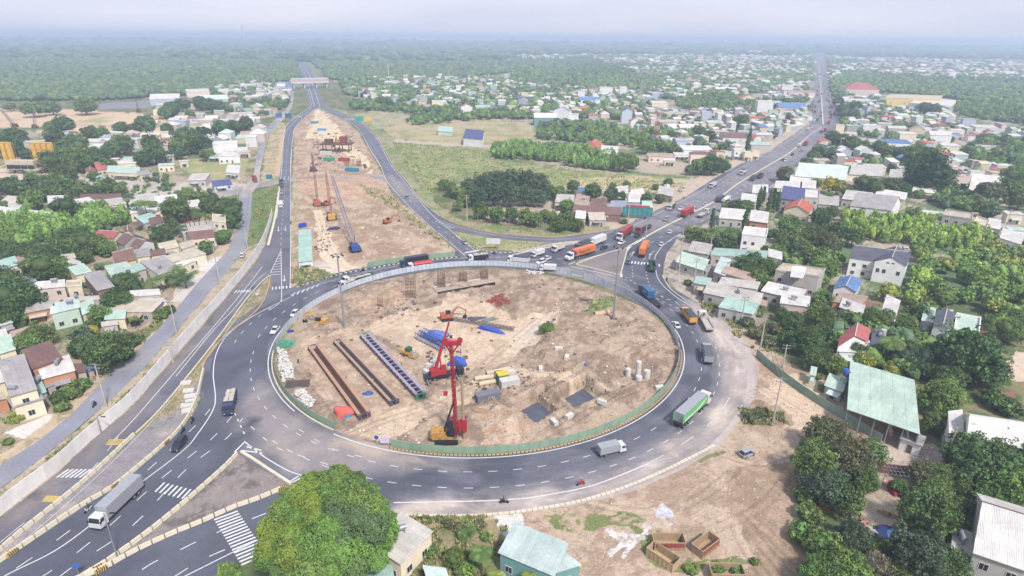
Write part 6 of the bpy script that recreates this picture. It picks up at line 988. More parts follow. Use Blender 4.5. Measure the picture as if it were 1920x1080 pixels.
def body(pose):
    if pose == 'ride':
        J = [(-.25, 0, .92), (-.20, 0, 1.15), (-.12, 0, 1.38), (-.10, 0, 1.50), (-.06, 0, 1.66), (-.05, 0, 1.74)]; R = [.15, .14, .15, .06, .10, .085]; E = [(i, i+1) for i in range(5)]
        for s in (-1, 1):
            n = len(J); J += [(-.2, s*.12, .90), (.20, s*.2, .84), (.22, s*.2, .44), (.34, s*.2, .40)]; R += [.10, .075, .05, .04]; E += [(0, n), (n, n+1), (n+1, n+2), (n+2, n+3)]
            n = len(J); J += [(-.12, s*.2, 1.38), (.10, s*.30, 1.17), (.46, s*.30, 1.08)]; R += [.06, .045, .032]; E += [(2, n), (n, n+1), (n+1, n+2)]; fingers(J, E, R, n+2, (1, 0, 0), (0, 1, 0))
    else:
        J = [(0, 0, .95), (0, 0, 1.18), (0, 0, 1.40), (0, 0, 1.50), (.01, 0, 1.62), (.01, 0, 1.70)]; R = [.14, .13, .15, .055, .095, .085]; E = [(i, i+1) for i in range(5)]
        for s in (-1, 1):
            n = len(J); f = .16*s; J += [(0, s*.1, .90), (f*.5, s*.11, .50), (f-.02, s*.11, .09), (f+.14, s*.12, .04)]; R += [.095, .065, .045, .038]; E += [(0, n), (n, n+1), (n+1, n+2), (n+2, n+3)]
            n = len(J); J += [(0, s*.2, 1.40), (-f*.5+.02, s*.24, 1.12), (-f+.1, s*.25, .88)]; R += [.06, .045, .03]; E += [(2, n), (n, n+1), (n+1, n+2)]; fingers(J, E, R, n+2, (.2, 0, -1), (1, 0, 0))
    return J, E, R
MP = [mat('jacket_cloth', C(70, 74, 92), rough=.9), mat('trouser_cloth', C(52, 54, 64), rough=.9)]
def colp(c): return 2 if c.z > 1.5 else (0 if c.z > .95 else 1)
RIDE = skin_body('person', *body('ride'), MP+[M['skin']], colp); STAND = skin_body('person', *body('stand'), MP+[M['skin']], lambda c: 2 if c.z > 1.48 else (0 if c.z > .92 else 1))
MP2 = [mat('vest_cloth', C(225, 120, 60), rough=.9), MP[1], M['skin']]; STAND2 = STAND.copy(); RIDE2 = RIDE.copy()
for me_, mm in ((STAND2, MP2), (RIDE2, [mat('red_jacket', C(190, 70, 70), rough=.9), MP[1], M['skin']])):
    me_.materials.clear(); [me_.materials.append(m) for m in mm]
def helmet(col, z, x=0):
    b = MB(); V, F = ico(2); b.add([(x+p[0]*.13, p[1]*.12, z+p[2]*.12) for p in V if 1], [tuple(f) for f in F]); b.box(x+.05, x+.18, -.09, .09, z-.01, z+.01); return b.build('helmet', M['obj'], None, col)
def person(px, py, label, mesh=None, rz=0, hc=(240, 235, 230)):
    g = G(px, py); o = link('person', mesh or STAND); o.location = g; o.rotation_euler = (0, 0, rz); tag(o, label, 'person'); h = helmet(C(*hc), 1.72, .01); h.parent = o; return o
PROTO = {}
def proto(k, f):
    if k not in PROTO: PROTO[k] = f(); PROTO[k]['used'] = 0
    return PROTO[k]
VK = {'sedan': lambda: make_car('sedan'), 'suv': lambda: make_car('suv'), 'hatch': lambda: make_car('hatch'), 'boxS': lambda: make_boxtruck(), 'boxL': lambda: make_boxtruck(11.5, 'truck', 1.22, 3.7), 'semi': make_semi, 'semiS': lambda: make_semi(15, cont=6.1), 'semiF': lambda: make_semi(15, kind='flat'), 'tip': make_tipper, 'tipT': lambda: make_tipper(9.0, 2.9, True), 'tipS': lambda: make_tipper(6.5, 1.9, False, 1.05), 'tipE': lambda: make_tipper(8.5, 2.9, False, 1.2, 'empty'), 'flat': make_flatbed, 'flatC': lambda: make_flatbed(12, False), 'tank': make_tanker, 'mixer': make_mixer, 'moto': make_scooter, 'semiN': lambda: make_semi(16.5, nose=1.2)}
CB = {'w': (238, 238, 240), 'k': (48, 52, 66), 's': (176, 180, 188), 'g': (110, 114, 122), 'r': (196, 62, 62), 'o': (238, 138, 72), 'b': (62, 112, 158), 'G': (70, 100, 86), 't': (60, 170, 168), 'y': (238, 180, 80), 'd': (88, 92, 104), 'c': (205, 200, 190), 'B': (60, 74, 110), 'm': (150, 200, 150), 'R': (176, 74, 70), 'n': (120, 96, 84)}
VEH = []
def veh(k, px, py, hx, hy, body_, box=None, label=None, base=None, z=.09, nm=None):
    p = proto(k, VK[k]); g = G(px, py); q = G(hx, hy); rz = math.atan2(q[1]-g[1], q[0]-g[0]); bc = C(*CB[body_]); xc = C(*CB[box]) if box else bc
    paint_ = {'body': bc, 'roof': bc, 'cab': bc, 'container': xc, 'cargo_box': xc, 'rear_door': xc, 'cargo_bed': xc, 'tank': xc, 'drum': xc, 'tarpaulin': xc, 'cargo': C(214, 206, 192), 'loader_crane': C(120, 110, 105)}
    if k == 'tipT': paint_['cargo_bed'] = bc
    if p['used'] == 0:
        p['used'] = 1; t = p
        for c in kids(p):
            n = c.name.split('.')[0]
            if n in paint_: c.color = paint_[n]
        p.location = (g[0], g[1], z); p.rotation_euler = (0, 0, rz)
    else: t = dup(p, (g[0], g[1], z), rz, paint=paint_)
    t['label'] = label or ''; VEH.append(t)
    if not label: AUTO.append((t, base, px, py))
    return t
def child(t, name): return next(c for c in COL.objects if c.parent == t and c.name.split('.')[0] == name)
def text_on(t, s, size, loc, rot, m, name='lettering'):
    cu = bpy.data.curves.new(name, 'FONT'); cu.body = s; cu.size = size; cu.align_x = 'CENTER'; cu.align_y = 'CENTER'; cu.extrude = .012; o = bpy.data.objects.new(name, cu); COL.objects.link(o)
    dg = bpy.context.evaluated_depsgraph_get(); me = bpy.data.meshes.new_from_object(o.evaluated_get(dg)); bpy.data.objects.remove(o); me.materials.clear(); me.materials.append(m); r = link(name, me, t); r.location = loc; r.rotation_euler = rot; return r
M['ink'] = mat('dark_lettering', C(60, 62, 84), rough=.6); M['white_ink'] = mat('white_lettering', C(240, 240, 240), rough=.6); M['blue_ink'] = mat('blue_emblem', C(40, 60, 140), rough=.6)
veh('boxL', 223, 955, 193, 984, 'w', 's', 'white box truck with long silver cargo box driving towards the lower left corner')
veh('suv', 337, 838, 325, 853, 'k', None, 'black SUV on the lower left carriageway behind the long silver box truck')
veh('tip', 433, 764, 428, 785, 'B', 'B', 'dark blue open truck loaded with white sacks where the ring road bends left')
veh('boxS', 1146, 850, 1175, 843, 'w', 's', 'small grey box truck with white cab on the ring road below the excavation')
t = veh('semi', 1297, 778, 1331, 747, 'w', 's', 'long semi truck with green and silver trailer on the right of the ring road')
for s in (-1, 1):
    b = MB(); b.add([(-7.6, s*1.275, 1.55), (5.0, s*1.275, 1.55), (5.0, s*1.275, 3.95), (-7.6, s*1.275, 3.95)], [(0, 1, 2, 3)]); b.build('side_panel', M['obj'], t, C(120, 205, 120)); b = MB(); b.add([(-6.5, s*1.285, 1.8), (1, s*1.285, 1.8), (4.6, s*1.285, 3.0), (4.6, s*1.285, 3.4), (0, s*1.285, 2.4), (-6.5, s*1.285, 2.3)], [(0, 1, 2, 3, 4, 5)]); b.build('side_stripe', M['obj'], t, C(225, 240, 225))
veh('hatch', 1400, 854, 1412, 849, 's', None, 'silver hatchback on the dirt lot at the right edge of the ring road')
veh('suv', 1695, 836, 1691, 848, 's', None, 'grey car parked in front of the small striped metal shed')
veh('tipT', 1325, 672, 1321, 650, 's', 'g', 'grey truck with covered load on the right of the ring above the green semi truck')
veh('tipT', 1290, 600, 1275, 582, 'y', 'd', 'yellow truck with dark grey tarpaulin on the right of the ring road')
veh('flat', 1322, 610, 1311, 590, 'w', 'c', 'white flatbed crane truck beside the yellow tarpaulin truck')
veh('sedan', 1267, 612, 1260, 603, 'w', None, 'white car beside the grey hoarding and left of the yellow tarpaulin truck')
t = veh('semiS', 1217, 564, 1196, 543, 'G', 'b', 'dark green truck carrying a short blue container at the right of the ring')
c_ = child(t, 'container')
text_on(t, 'BEI', 1.1, (1.8, 1.30, 2.9), (math.pi/2, 0, math.pi), M['white_ink']); text_on(t, 'BEI', 1.1, (1.8, -1.30, 2.9), (math.pi/2, 0, 0), M['white_ink']); text_on(t, 'AI', 1.1, (-1.1, 0, 2.9), (math.pi/2, 0, -math.pi/2), M['white_ink'])
veh('tipE', 1222, 505, 1219, 486, 'G', 'G', 'dark green tipper truck on the crossing below the orange container truck')
veh('semi', 1207, 474, 1216, 455, 'w', 'o', 'orange container truck driving away between the triangular island and the kerb')
veh('suv', 1178, 493, 1180, 484, 'g', None, 'grey car waiting on the crossing left of the green tipper')
veh('sedan', 1240, 460, 1246, 452, 'w', None, 'white car right of the orange container truck')
veh('sedan', 1256, 437, 1264, 430, 'w', None, 'white car above the orange container truck near the big trees')
t = veh('semiN', 1088, 482, 1058, 491, 'w', 'o', 'white bonneted truck pulling a long orange container with dark lettering')
text_on(t, 'Hapag-Lloyd', 1.5, (-1.2, 1.31, 2.75), (math.pi/2, 0, math.pi), M['ink']); b = MB(); b.box(3.6, 5.0, 1.28, 1.31, 2.1, 3.5); b.build('emblem', M['blue_ink'], t); text_on(t, 'Hapag-Lloyd', 1.5, (.2, -1.31, 2.75), (math.pi/2, 0, 0), M['ink']); b = MB(); b.box(-6.2, -4.8, -1.31, -1.28, 2.1, 3.5); b.build('emblem', M['blue_ink'], t)
veh('boxL', 1119, 459, 1095, 469, 'w', 'w', 'white box truck behind the long orange container with lettering')
veh('tipT', 1093, 466, 1070, 474, 'g', 'd', 'dark tarpaulin truck hidden behind the long orange container')
veh('semi', 1171, 444, 1152, 458, 'w', 'R', 'white cab semi truck with dark red container coming to the junction')
veh('semiF', 1207, 433, 1190, 443, 'R', 'R', 'empty flat trailer truck behind the dark red container truck')
veh('sedan', 1165, 457, 1157, 461, 'w', None, 'white car just above the triangular island apex')
veh('sedan', 1132, 467, 1124, 471, 'k', None, 'black car right of the long orange container truck')
veh('sedan', 1195, 444, 1187, 449, 'k', None, 'black car below the dark red container truck')
veh('hatch', 1249, 413, 1242, 418, 's', None, 'silver car in the oncoming lanes left of the red container truck'); veh('sedan', 1276, 393, 1268, 398, 'w', None, 'white car between the green-sided truck and the red container truck')
veh('tip', 1258, 392, 1247, 400, 'w', 'G', 'white cab truck with green sides beside the roadside billboard')
veh('semi', 1289, 404, 1301, 397, 'w', 'r', 'bright red container truck driving away up the wide highway')
veh('flat', 1318, 405, 1330, 398, 'w', 'c', 'white flatbed truck right of the bright red container truck')
veh('sedan', 1323, 385, 1331, 380, 'w', None, 'white car above the white flatbed truck on the highway')
veh('tipT', 1349, 377, 1360, 370, 'd', 'g', 'dark tarpaulin truck in the slow lane above the white car'); veh('tank', 1361, 379, 1370, 374, 'w', 'w', 'small white tank truck beside the dark tarpaulin truck')
veh('tip', 1336, 351, 1328, 356, 'w', 'w', 'white truck in the oncoming lanes halfway up the highway'); veh('tipT', 1392, 327, 1383, 333, 'w', 'n', 'white cab truck with brown load coming down the highway'); veh('hatch', 1395, 352, 1402, 347, 'w', None, 'white car right of the highway median near the grey trucks')
veh('tipT', 1412, 338, 1420, 332, 'g', 'd', 'grey tarpaulin truck leaving on the right edge of the highway'); veh('tipE', 1425, 334, 1432, 329, 'd', 'n', 'dark empty truck beside the grey tarpaulin truck')
veh('suv', 1014, 494, 1003, 498, 'w', None, 'lower white car of the pair left of the orange container truck'); veh('sedan', 1024, 487, 1013, 490, 'w', None, 'upper white car of the pair left of the orange container truck')
veh('boxS', 1008, 480, 995, 484, 'w', 'w', 'small white truck above the pair of white cars'); veh('tipS', 1046, 471, 1034, 475, 'w', 'w', 'small white open truck left of the white bonneted truck')
veh('boxS', 1027, 508, 1010, 507, 'w', 'w', 'white box van beside the gap in the grey hoarding'); veh('tipT', 972, 494, 950, 492, 'w', 'd', 'white cab truck with dark blue-grey cover at the top of the ring')
veh('tip', 896, 489, 880, 491, 'w', 'k', 'white cab truck with dark load at the top of the ring'); veh('tank', 788, 504, 768, 507, 'w', 'r', 'white and red tank truck on the upper ring road'); veh('boxL', 777, 497, 758, 500, 'B', 'k', 'dark truck beside the white and red tank truck')
veh('flatC', 672, 527, 645, 534, 'w', 'G', 'long green flatbed truck loaded with planks at the upper left of the ring'); veh('tipS', 651, 538, 640, 542, 'w', 'G', 'small white truck next to the hoarding below the long green flatbed')
veh('sedan', 871, 457, 879, 462, 's', None, 'silver car on the slip road above the hatched crossing'); veh('hatch', 763, 372, 769, 378, 't', None, 'teal car alone on the right carriageway')
veh('tipT', 528, 349, 528, 360, 'g', 'k', 'dark truck at the cross road on the left carriageway'); veh('sedan', 528, 363, 528, 372, 's', None, 'grey car between two trucks on the left carriageway'); veh('boxS', 527, 388, 526, 400, 'w', 'w', 'white truck on the left carriageway below the cross road')
veh('hatch', 553, 591, 546, 598, 'w', None, 'white car beside the hoarding at the upper left of the ring'); veh('sedan', 516, 622, 509, 630, 'w', None, 'white car on the left of the ring next to the green netting')
veh('tipE', 478, 340, 484, 350, 'R', 'R', 'red truck on the dusty local road at the cross road'); veh('hatch', 455, 481, 459, 473, 'w', None, 'white car parked between local road and precast wall')
veh('mixer', 36, 324, 46, 326, 'w', 'w', 'white concrete mixer truck left in the batching yard'); veh('mixer', 82, 321, 92, 323, 'w', 'w', 'white concrete mixer truck right of the yellow silos')
# riders and motorbikes
for i, (px, py, hx, hy, c, lb) in enumerate(((167, 958, 150, 972, 'w', 'beside the long silver box truck'), (362, 792, 352, 806, 'k', 'right of the striped barrier end, upper of two'), (344, 811, 334, 822, 'k', 'behind the black SUV'), (178, 762, 170, 770, 'k', 'alone on the grey local road'), (945, 944, 960, 944, 'k', 'at the lower edge of the ring'), (1089, 910, 1076, 913, 'r', 'below the small grey box truck'), (1250, 527, 1247, 519, 'k', 'beside the right kerb under the roadside shops'), (1209, 412, 1200, 417, 'k', 'on the highway shoulder left of the green-sided truck'), (680, 509, 670, 511, 'k', 'at the site exit behind the long green flatbed'), (927, 477, 937, 479, 'k', 'next to the grassy wedge at the slip road'), (546, 421, 546, 432, 'k', 'at the right line of the left carriageway'), (1282, 373, 1274, 378, 'R', 'near the highway median above the white car'))):
    t = veh('moto', px, py, hx, hy, c, None, ('red' if c == 'r' else 'white' if c == 'w' else 'dark')+' motor scooter '+lb, z=.095)
    o = link('person', RIDE2 if c in 'rR' else RIDE); o.location = t.location; o.rotation_euler = t.rotation_euler; tag(o, 'rider with helmet on the scooter '+lb, 'person'); h = helmet(C(*((230, 230, 235) if i % 2 else (70, 70, 90))), 1.76, -.05); h.parent = o
# distant highway traffic
FV = [(235, 940), (280, 930), (250, 975), (180, 1005), (110, 1045), (130, 1052), (350, 885), (380, 850), (400, 838), (425, 828), (345, 757), (370, 745), (400, 690), (395, 715), (380, 760), (450, 560), (425, 530), (360, 620), (352, 680), (440, 590), (458, 602), (482, 590), (370, 530), (402, 550), (366, 470), (430, 500), (390, 430), (410, 400), (366, 385), (402, 380), (350, 640), (430, 440), (415, 470), (450, 475), (518, 700), (498, 640), (480, 520), (355, 560), (345, 600), (385, 660), (460, 650), (470, 700), (440, 740), (455, 770), (330, 800), (300, 820), (365, 430), (375, 340), (400, 330), (390, 300), (410, 350), (378, 400)]
FV += [(rnd.choice([338, 348, 358, 372, 384, 395])+(Y-500)*-.04, Y+rnd.uniform(-5, 5)) for Y in range(250, 740, 19)]+[(rnd.choice([408, 418, 432, 446])+(Y-250)*.11, Y+rnd.uniform(-5, 5)) for Y in range(260, 760, 21)]
for i, (X, Y) in enumerate(FV):
    px, py = 1440+X/4, 40+Y/4; away = X > 405 or (Y > 840 and X > 210); dx, dy = ((2, -8) if Y < 780 else (8, -5)); s = 1 if away else -1; k, c, nm_ = [('sedan', 'w', 'white car'), ('suv', 'w', 'white car'), ('tip', 'g', 'grey truck'), ('sedan', 'k', 'black car'), ('hatch', 's', 'silver car'), ('boxS', 'w', 'white van'), ('suv', 'k', 'black car'), ('tipE', 'r', 'red truck')][rnd.randrange(8)]
    veh(k, px, py, px+dx*s, py+dy*s, c, None, None, 'small '+nm_+' in the far highway traffic')
for px, py, d in ((582, 190, 1), (578, 171, 1), (599, 188, -1), (590, 160, -1)): veh('sedan', px, py, px, py+3*d, 'w', None, None, 'tiny white car on the distant expressway')
# ================================================================ WALLS, KERBS, BARRIERS
def ribbon(b, W, h, th, z0=0, mi=0, lean=0):
    n = len(W); V = []; F = []
    for i in range(n):
        a = Vector(W[max(i-1, 0)]); c = Vector(W[min(i+1, n-1)]); d = (c-a).normalized(); nn = Vector((-d.y, d.x))*th/2; p = Vector(W[i]); V += [(*(p-nn), z0), (*(p+nn), z0), (*(p+nn), z0+h), (*(p-nn), z0+h)]
    for i in range(n-1):
        for k in range(4): a = i*4+k; c = i*4+(k+1) % 4; F.append((a, c, c+4, a+4))
    F += [(3, 2, 1, 0), (n*4-4, n*4-3, n*4-2, n*4-1)]; b.add(V, F, mi)
def resample(W, st):
    out = [W[0]]; acc = 0
    for a, b in zip(W, W[1:]):
        L_ = math.hypot(b[0]-a[0], b[1]-a[1]); t = st-acc
        while t <= L_: out.append((a[0]+(b[0]-a[0])*t/L_, a[1]+(b[1]-a[1])*t/L_)); t += st
        acc = (acc+L_) % st
    return out
def worldline(P, n=6, sm=True): W = [G(*p)[:2] for p in P]; return smooth(W, n) if sm and len(W) > 2 else W
def fence(name, W, h, st, mpanel, mpost, label, cat, th=.08, colors=None, maxposts=95):
    S = resample(W, st); t = thing(name, label, cat, (S[0][0], S[0][1], 0)); o0 = Vector(S[0]); b = MB(); g = random.Random(1)
    for a, c in zip(S, S[1:]):
        a = Vector(a)-o0; c = Vector(c)-o0; d = (c-a).normalized(); k = g.uniform(-.03, .03); ribbon(b, [tuple(a+d*.03), tuple(c-d*.03)], h*(1+k*.4), th, 0, 0 if g.random() < .72 else 1)
    b.build('panel', mpanel, t); pb = MB(); pb.box(-.07, .07, -.07, .07, 0, h+.08); po = pb.build('post', mpost, t); k = max(1, math.ceil(len(S)/maxposts))
    for i, p in enumerate(S[::k]):
        q = po if i == 0 else po.copy()
        if i: COL.objects.link(q); q.parent = t
        q.location = (p[0]-S[0][0], p[1]-S[0][1], 0)
    return t
M['precast'] = mat('precast_panel', C(236, 232, 228, .8), rough=.9, n1=.4, a1=.10, n2=3, a2=.06); M['precast2'] = mat('precast_panel_dull', C(226, 221, 216, .8), rough=.9, n1=.4, a1=.10)
fence('precast_wall', worldline([(-160, 1110), (-80, 1036), (0, 968), (50, 927), (112, 879), (175, 821), (250, 756), (325, 669), (375, 611), (421, 559), (462, 508), (485, 474), (498, 448), (507, 420), (512, 400)]), 3.4, 4.0, [M['precast'], M['precast2']], M['precast2'], 'long pale precast concrete wall between the local road and the ramp', 'wall', .12)
gh = mat('grey_hoarding', C(206, 212, 224, .7), rough=.6, n1=.5, a1=.08); gh2 = mat('grey_hoarding_dull', C(192, 200, 214, .7), rough=.6, n1=.5, a1=.08); gn = mat('green_hoarding', C(152, 180, 156, .64), rough=.7, n1=.5, a1=.07); gn2 = mat('green_hoarding_dull', C(142, 170, 148, .64), rough=.7, n1=.5, a1=.07)
def circ(a0, a1, r=60.0): n = int(abs(a1-a0)/1.5); return [(RC[0]+r*math.cos(math.radians(a0+(a1-a0)*i/n)), RC[1]+r*math.sin(math.radians(a0+(a1-a0)*i/n))) for i in range(n+1)]
fence('site_hoarding', circ(-8, 52), 2.1, 1.6, [gh, gh2], M['steel'], 'grey sheet hoarding along the right side of the building site', 'hoarding'); fence('site_hoarding', circ(57, 192), 2.1, 1.6, [gh, gh2], M['steel'], 'grey sheet hoarding along the top and left of the building site', 'hoarding')
fence('site_hoarding', circ(-10, -106.5), 1.9, 2.4, [gn, gn2], M['steel'], 'long curved green hoarding along the lower edge of the building site', 'hoarding'); fence('site_hoarding', circ(193, 239), 1.9, 2.4, [gn, gn2], M['steel'], 'short green hoarding beside the white rubble at the left of the site', 'hoarding')
fence('site_hoarding', worldline([(690, 501), (740, 493), (800, 486), (862, 481)]), 2.2, 2.4, [gn, gn2], M['steel'], 'green hoarding closing the strip between the two carriageways', 'hoarding'); fence('site_hoarding', worldline([(1418, 668), (1450, 697), (1500, 735), (1550, 768), (1600, 798), (1652, 832)]), 2.3, 2.4, [gn, gn2], M['steel'], 'green hoarding on the right leading to the large mint shed', 'hoarding')
b = MB(); fence('site_hoarding', worldline([(1430, 735), (1445, 728)], sm=False), .01, 2, [gn, gn2], M['steel'], 'x', 'x') if 0 else None
# kerbs (structure)
yk = mat('yellow_kerb', C(232, 190, 90), rough=.8); kb = MB()
def kerb(W, wd=.35, h=.22, dash=None, mi=0, mj=None, b=None):
    b = b or kb
    if not dash: ribbon(b, W, h, wd, 0, mi); return
    S = resample(W, dash[0]+dash[1]); 
    for i, (a, c) in enumerate(zip(S, S[1:])):
        a = Vector(a); c = Vector(c); L_ = (c-a).length; d = (c-a)/L_; m_ = a+d*dash[0]*L_/(dash[0]+dash[1]); ribbon(b, [tuple(a), tuple(m_)], h, wd, 0, mi)
        if mj is not None: ribbon(b, [tuple(m_), tuple(c)], h-.003, wd, 0, mj)
kerb(circ(-10, -106.5, 60.75), .35, .2, (.7, .22), 3, 2); kerb(circ(193, 239, 60.6), .3, .25); kerb(circ(-8, 192, 60.5), .25, .18)
kerb(worldline([(748, 967), (830, 968), (940, 964), (1060, 946), (1120, 931), (1180, 911), (1250, 881), (1300, 856), (1345, 833)]), .6, .25, (1.0, .12), 0); kerb(worldline([(255, 812), (300, 768), (362, 693), (412, 629), (462, 561), (490, 530), (506, 516)]), .3); kerb(worldline([(380, 690), (391, 667), (420, 632), (480, 584), (500, 551), (507, 517)]), .3, .25, None, 3)
kerb(worldline([(452, 848), (475, 862), (505, 882), (530, 898), (545, 908)]), .6, .4); kerb(worldline([(557, 539), (590, 528), (640, 514), (700, 503)]), .35, .3, (1, 1), 0, 2); kerb(worldline([(700, 503), (760, 493), (862, 482)]), .35, .3, (1, 1), 0, 2); kerb(worldline([(855, 443), (880, 460), (905, 470), (940, 474), (980, 472), (1035, 459)]), .35, .3, (1, 1), 0, None)
kerb(worldline([(1035, 459), (1070, 455), (1106, 453)]), .3, .6); kerb(worldline([(960, 479), (1030, 464), (1112, 453)]), .4, .35); kerb(worldline([(823, 407), (855, 421), (905, 434), (960, 441), (1035, 445), (1085, 440), (1150, 431)]), .25, .5, None, 3)
kerb(worldline([(1080, 496), (1128, 478), (1177, 464)]), .4, .3); kerb(worldline([(1080, 496), (1120, 506), (1163, 517)], sm=False), .4, .3); kerb(worldline([(1177, 464), (1171, 488), (1163, 517)]), .4, .3); kerb(worldline([(1177, 464), (1236, 431), (1285, 406), (1340, 378), (1385, 344), (1440, 311), (1482, 286), (1514, 257)]), .5, .5); kerb(worldline([(1543, 234), (1541, 200), (1538, 160), (1535, 120)]), 1.2, .8)
kerb(worldline([(503, 460), (512, 425), (518, 395), (524, 350)]), 1.0, .3); kerb(worldline([(545, 345), (546, 300), (549, 262), (558, 236), (596, 203), (620, 214), (655, 229), (676, 248), (693, 280), (713, 312)]), .3, .6); kerb(worldline([(527, 310), (531, 265), (537, 236), (555, 220), (580, 202)]), .3, .6); kerb(worldline([(611, 199), (670, 225), (693, 241), (712, 265), (736, 309), (762, 341), (793, 381), (822, 405)]), .25, .6); kerb(worldline([(1242, 517), (1256, 541), (1285, 563)]), .3)
tag(kb.build('kerb', [M['kerb'], yk, M['rubber'], mat('ochre_kerb', C(210, 180, 130), rough=.8)]), kind='structure')
# concrete barrier blocks
b = MB(); b.side([(-.95, 0), (.95, 0), (.95, .82), (-.95, .82)], -.2, .2); b.v = [(x, y*(1.45 if z < .1 else .8), z) for x, y, z in b.v]; blk = b.build('barrier_block', M['kerb']); nb = [0]
_o = 'first second third fourth fifth sixth seventh eighth ninth'.split(); NTH = _o+['tenth', 'eleventh', 'twelfth', 'thirteenth', 'fourteenth', 'fifteenth', 'sixteenth', 'seventeenth', 'eighteenth', 'nineteenth', 'twentieth']+['twenty-'+q for q in _o]+['thirtieth']+['thirty-'+q for q in _o]+['fortieth']+['forty-'+q for q in _o]
def blocks(P, phrase):
    S = resample(worldline(P), 2.12)
    for i, (a, c) in enumerate(zip(S, S[1:])):
        o = blk if nb[0] == 0 else blk.copy()
        if nb[0]: COL.objects.link(o)
        nb[0] += 1; o.location = ((a[0]+c[0])/2, (a[1]+c[1])/2, 0); o.rotation_euler = (0, 0, math.atan2(c[1]-a[1], c[0]-a[0])+rnd.uniform(-.02, .02)); tag(o, ('first' if i == 0 else NTH[i])+' '+phrase+', counted from lower left', 'barrier', 'concrete barrier blocks')
blocks([(-60, 1082), (0, 1033), (40, 998), (87, 961), (140, 918), (180, 883), (220, 846), (255, 813)], 'barrier block along the left ramp')
blocks([(-60, 1092), (0, 1053), (65, 1009), (115, 974), (150, 951), (210, 916), (250, 884), (295, 846), (332, 811), (355, 779), (370, 744), (377, 715), (383, 688)], 'barrier block of the row beside the silver truck')
blocks([(150, 1085), (190, 1061), (220, 1041), (275, 1001), (325, 961), (375, 918), (425, 873), (447, 849)], 'barrier block right of the main carriageway'); blocks([(100, 1104), (190, 1069), (250, 1036), (325, 1001), (375, 981), (437, 953), (480, 938), (530, 917)], 'barrier block above the bottom crossing road')
yk2 = mat('faded_yellow', C(214, 178, 100), rough=.8, n1=2, a1=.15)
def striped(px, py, hx, hy, label):
    g = G(px, py); q = G(hx, hy); t = thing('striped_barrier', label, 'barrier', (g[0], g[1], 0), math.atan2(q[1]-g[1], q[0]-g[0])); t.scale = (.72, .72, .8); b = MB(); b.box(-1.2, 1.2, -.35, .35, 0, .95); b.build('block', yk2, t); b = MB()
    for k in range(5):
        x = -1.05+k*.5
        for y in (-.36, .36): b.add([(x, y, .05), (x+.22, y, .05), (x+.42, y, .92), (x+.2, y, .92)], [(0, 1, 2, 3)])
        b.add([(x, -.36, .955), (x+.22, -.36, .955), (x+.42, .36, .955), (x+.2, .36, .955)], [(0, 1, 2, 3)])
    b.build('stripe', M['rubber'], t)
for a in ((24, 1040, 50, 1020, 'yellow and black barrier end at the lower left corner'), (215, 913, 235, 895, 'yellow and black barrier end above the silver box truck'), (312, 832, 330, 812, 'yellow and black barrier end left of the black SUV'), (349, 786, 358, 770, 'yellow and black barrier end beside the two scooters'), (180, 1067, 195, 1060, 'yellow and black barrier end left of the pair at the bottom edge'), (190, 1072, 210, 1060, 'yellow and black barrier end right of the pair at the bottom edge'), (530, 918, 555, 908, 'yellow and black barrier end beside the great domed tree'), (1082, 494, 1095, 490, 'yellow and black barrier at the left tip of the triangular island'), (1155, 508, 1165, 505, 'yellow and black barrier at the lower tip of the triangular island')): striped(*a)
# ================================================================ POLES, MASTS, SIGNS
def top_h(px, py, ty):
    g = G(px, py); lo, hi = 0, 90
    for _ in range(30):
        m_ = (lo+hi)/2
        if PX(g[0], g[1], m_)[1] > ty: lo = m_
        else: hi = m_
    return g, lo
def mast(px, py, ty, label):
    g, h = top_h(px, py, ty); t = thing('high_mast_light', label, 'lamp post', g); b = MB(); b.tube((0, 0, 0), (0, 0, h), .38, .16, 12); b.build('pole', M['steel'], t); b = MB()
    for k in range(12): a = k*math.pi/6; c = (k+1)*math.pi/6; b.tube((1.3*math.cos(a), 1.3*math.sin(a), h-.4), (1.3*math.cos(c), 1.3*math.sin(c), h-.4), .05, n=4)
    for k in range(4): a = k*math.pi/2; b.tube((0, 0, h-.2), (1.3*math.cos(a), 1.3*math.sin(a), h-.4), .05, n=4)
    b.build('ring', M['steel'], t)
    for k in range(6): a = k*math.pi/3; b = MB(); b.box(-.35, .35, -.22, .22, -.15, .15); o = b.build('floodlight', M['dark'], t); o.location = (1.6*math.cos(a), 1.6*math.sin(a), h-.5); o.rotation_euler = (0, .3, a)
mast(647, 620, 476, 'tall grey floodlight mast at the upper left of the building site'); mast(1150, 600, 460, 'tall grey floodlight mast at the upper right of the building site')
def lamp(px, py, ty, label=None, side=1, base='slim street lamp with a short arm'):
    g, h = top_h(px, py, ty); t = thing('street_lamp', label, 'street lamp', g); b = MB(); b.tube((0, 0, 0), (0, 0, h), .12, .07, 8); b.tube((0, 0, h), (side*1.6, -.3, h+.35), .05, n=6); b.build('pole', M['steel'], t); b = MB(); b.box(side*1.3, side*2.2, -.48, -.2, h+.28, h+.42) if side > 0 else b.box(side*2.2, side*1.3, -.48, -.2, h+.28, h+.42); b.build('lamp_head', M['dark'], t)
    if not label: AUTO.append((t, base, px, py))
for a in ((852, 418, 384), (896, 432, 398), (955, 440, 405), (1024, 444, 410), (1062, 442, 416), (1092, 440, 410), (1007, 442, 386), (800, 424, 392), (820, 437, 407), (843, 454, 434), (762, 388, 368), (780, 404, 375), (1211, 647, 622), (190, 812, 782), (1132, 432, 383), (497, 390, 352), (515, 300, 265), (705, 300, 272), (745, 350, 322), (575, 208, 190), (220, 1046, 962)): lamp(*a)
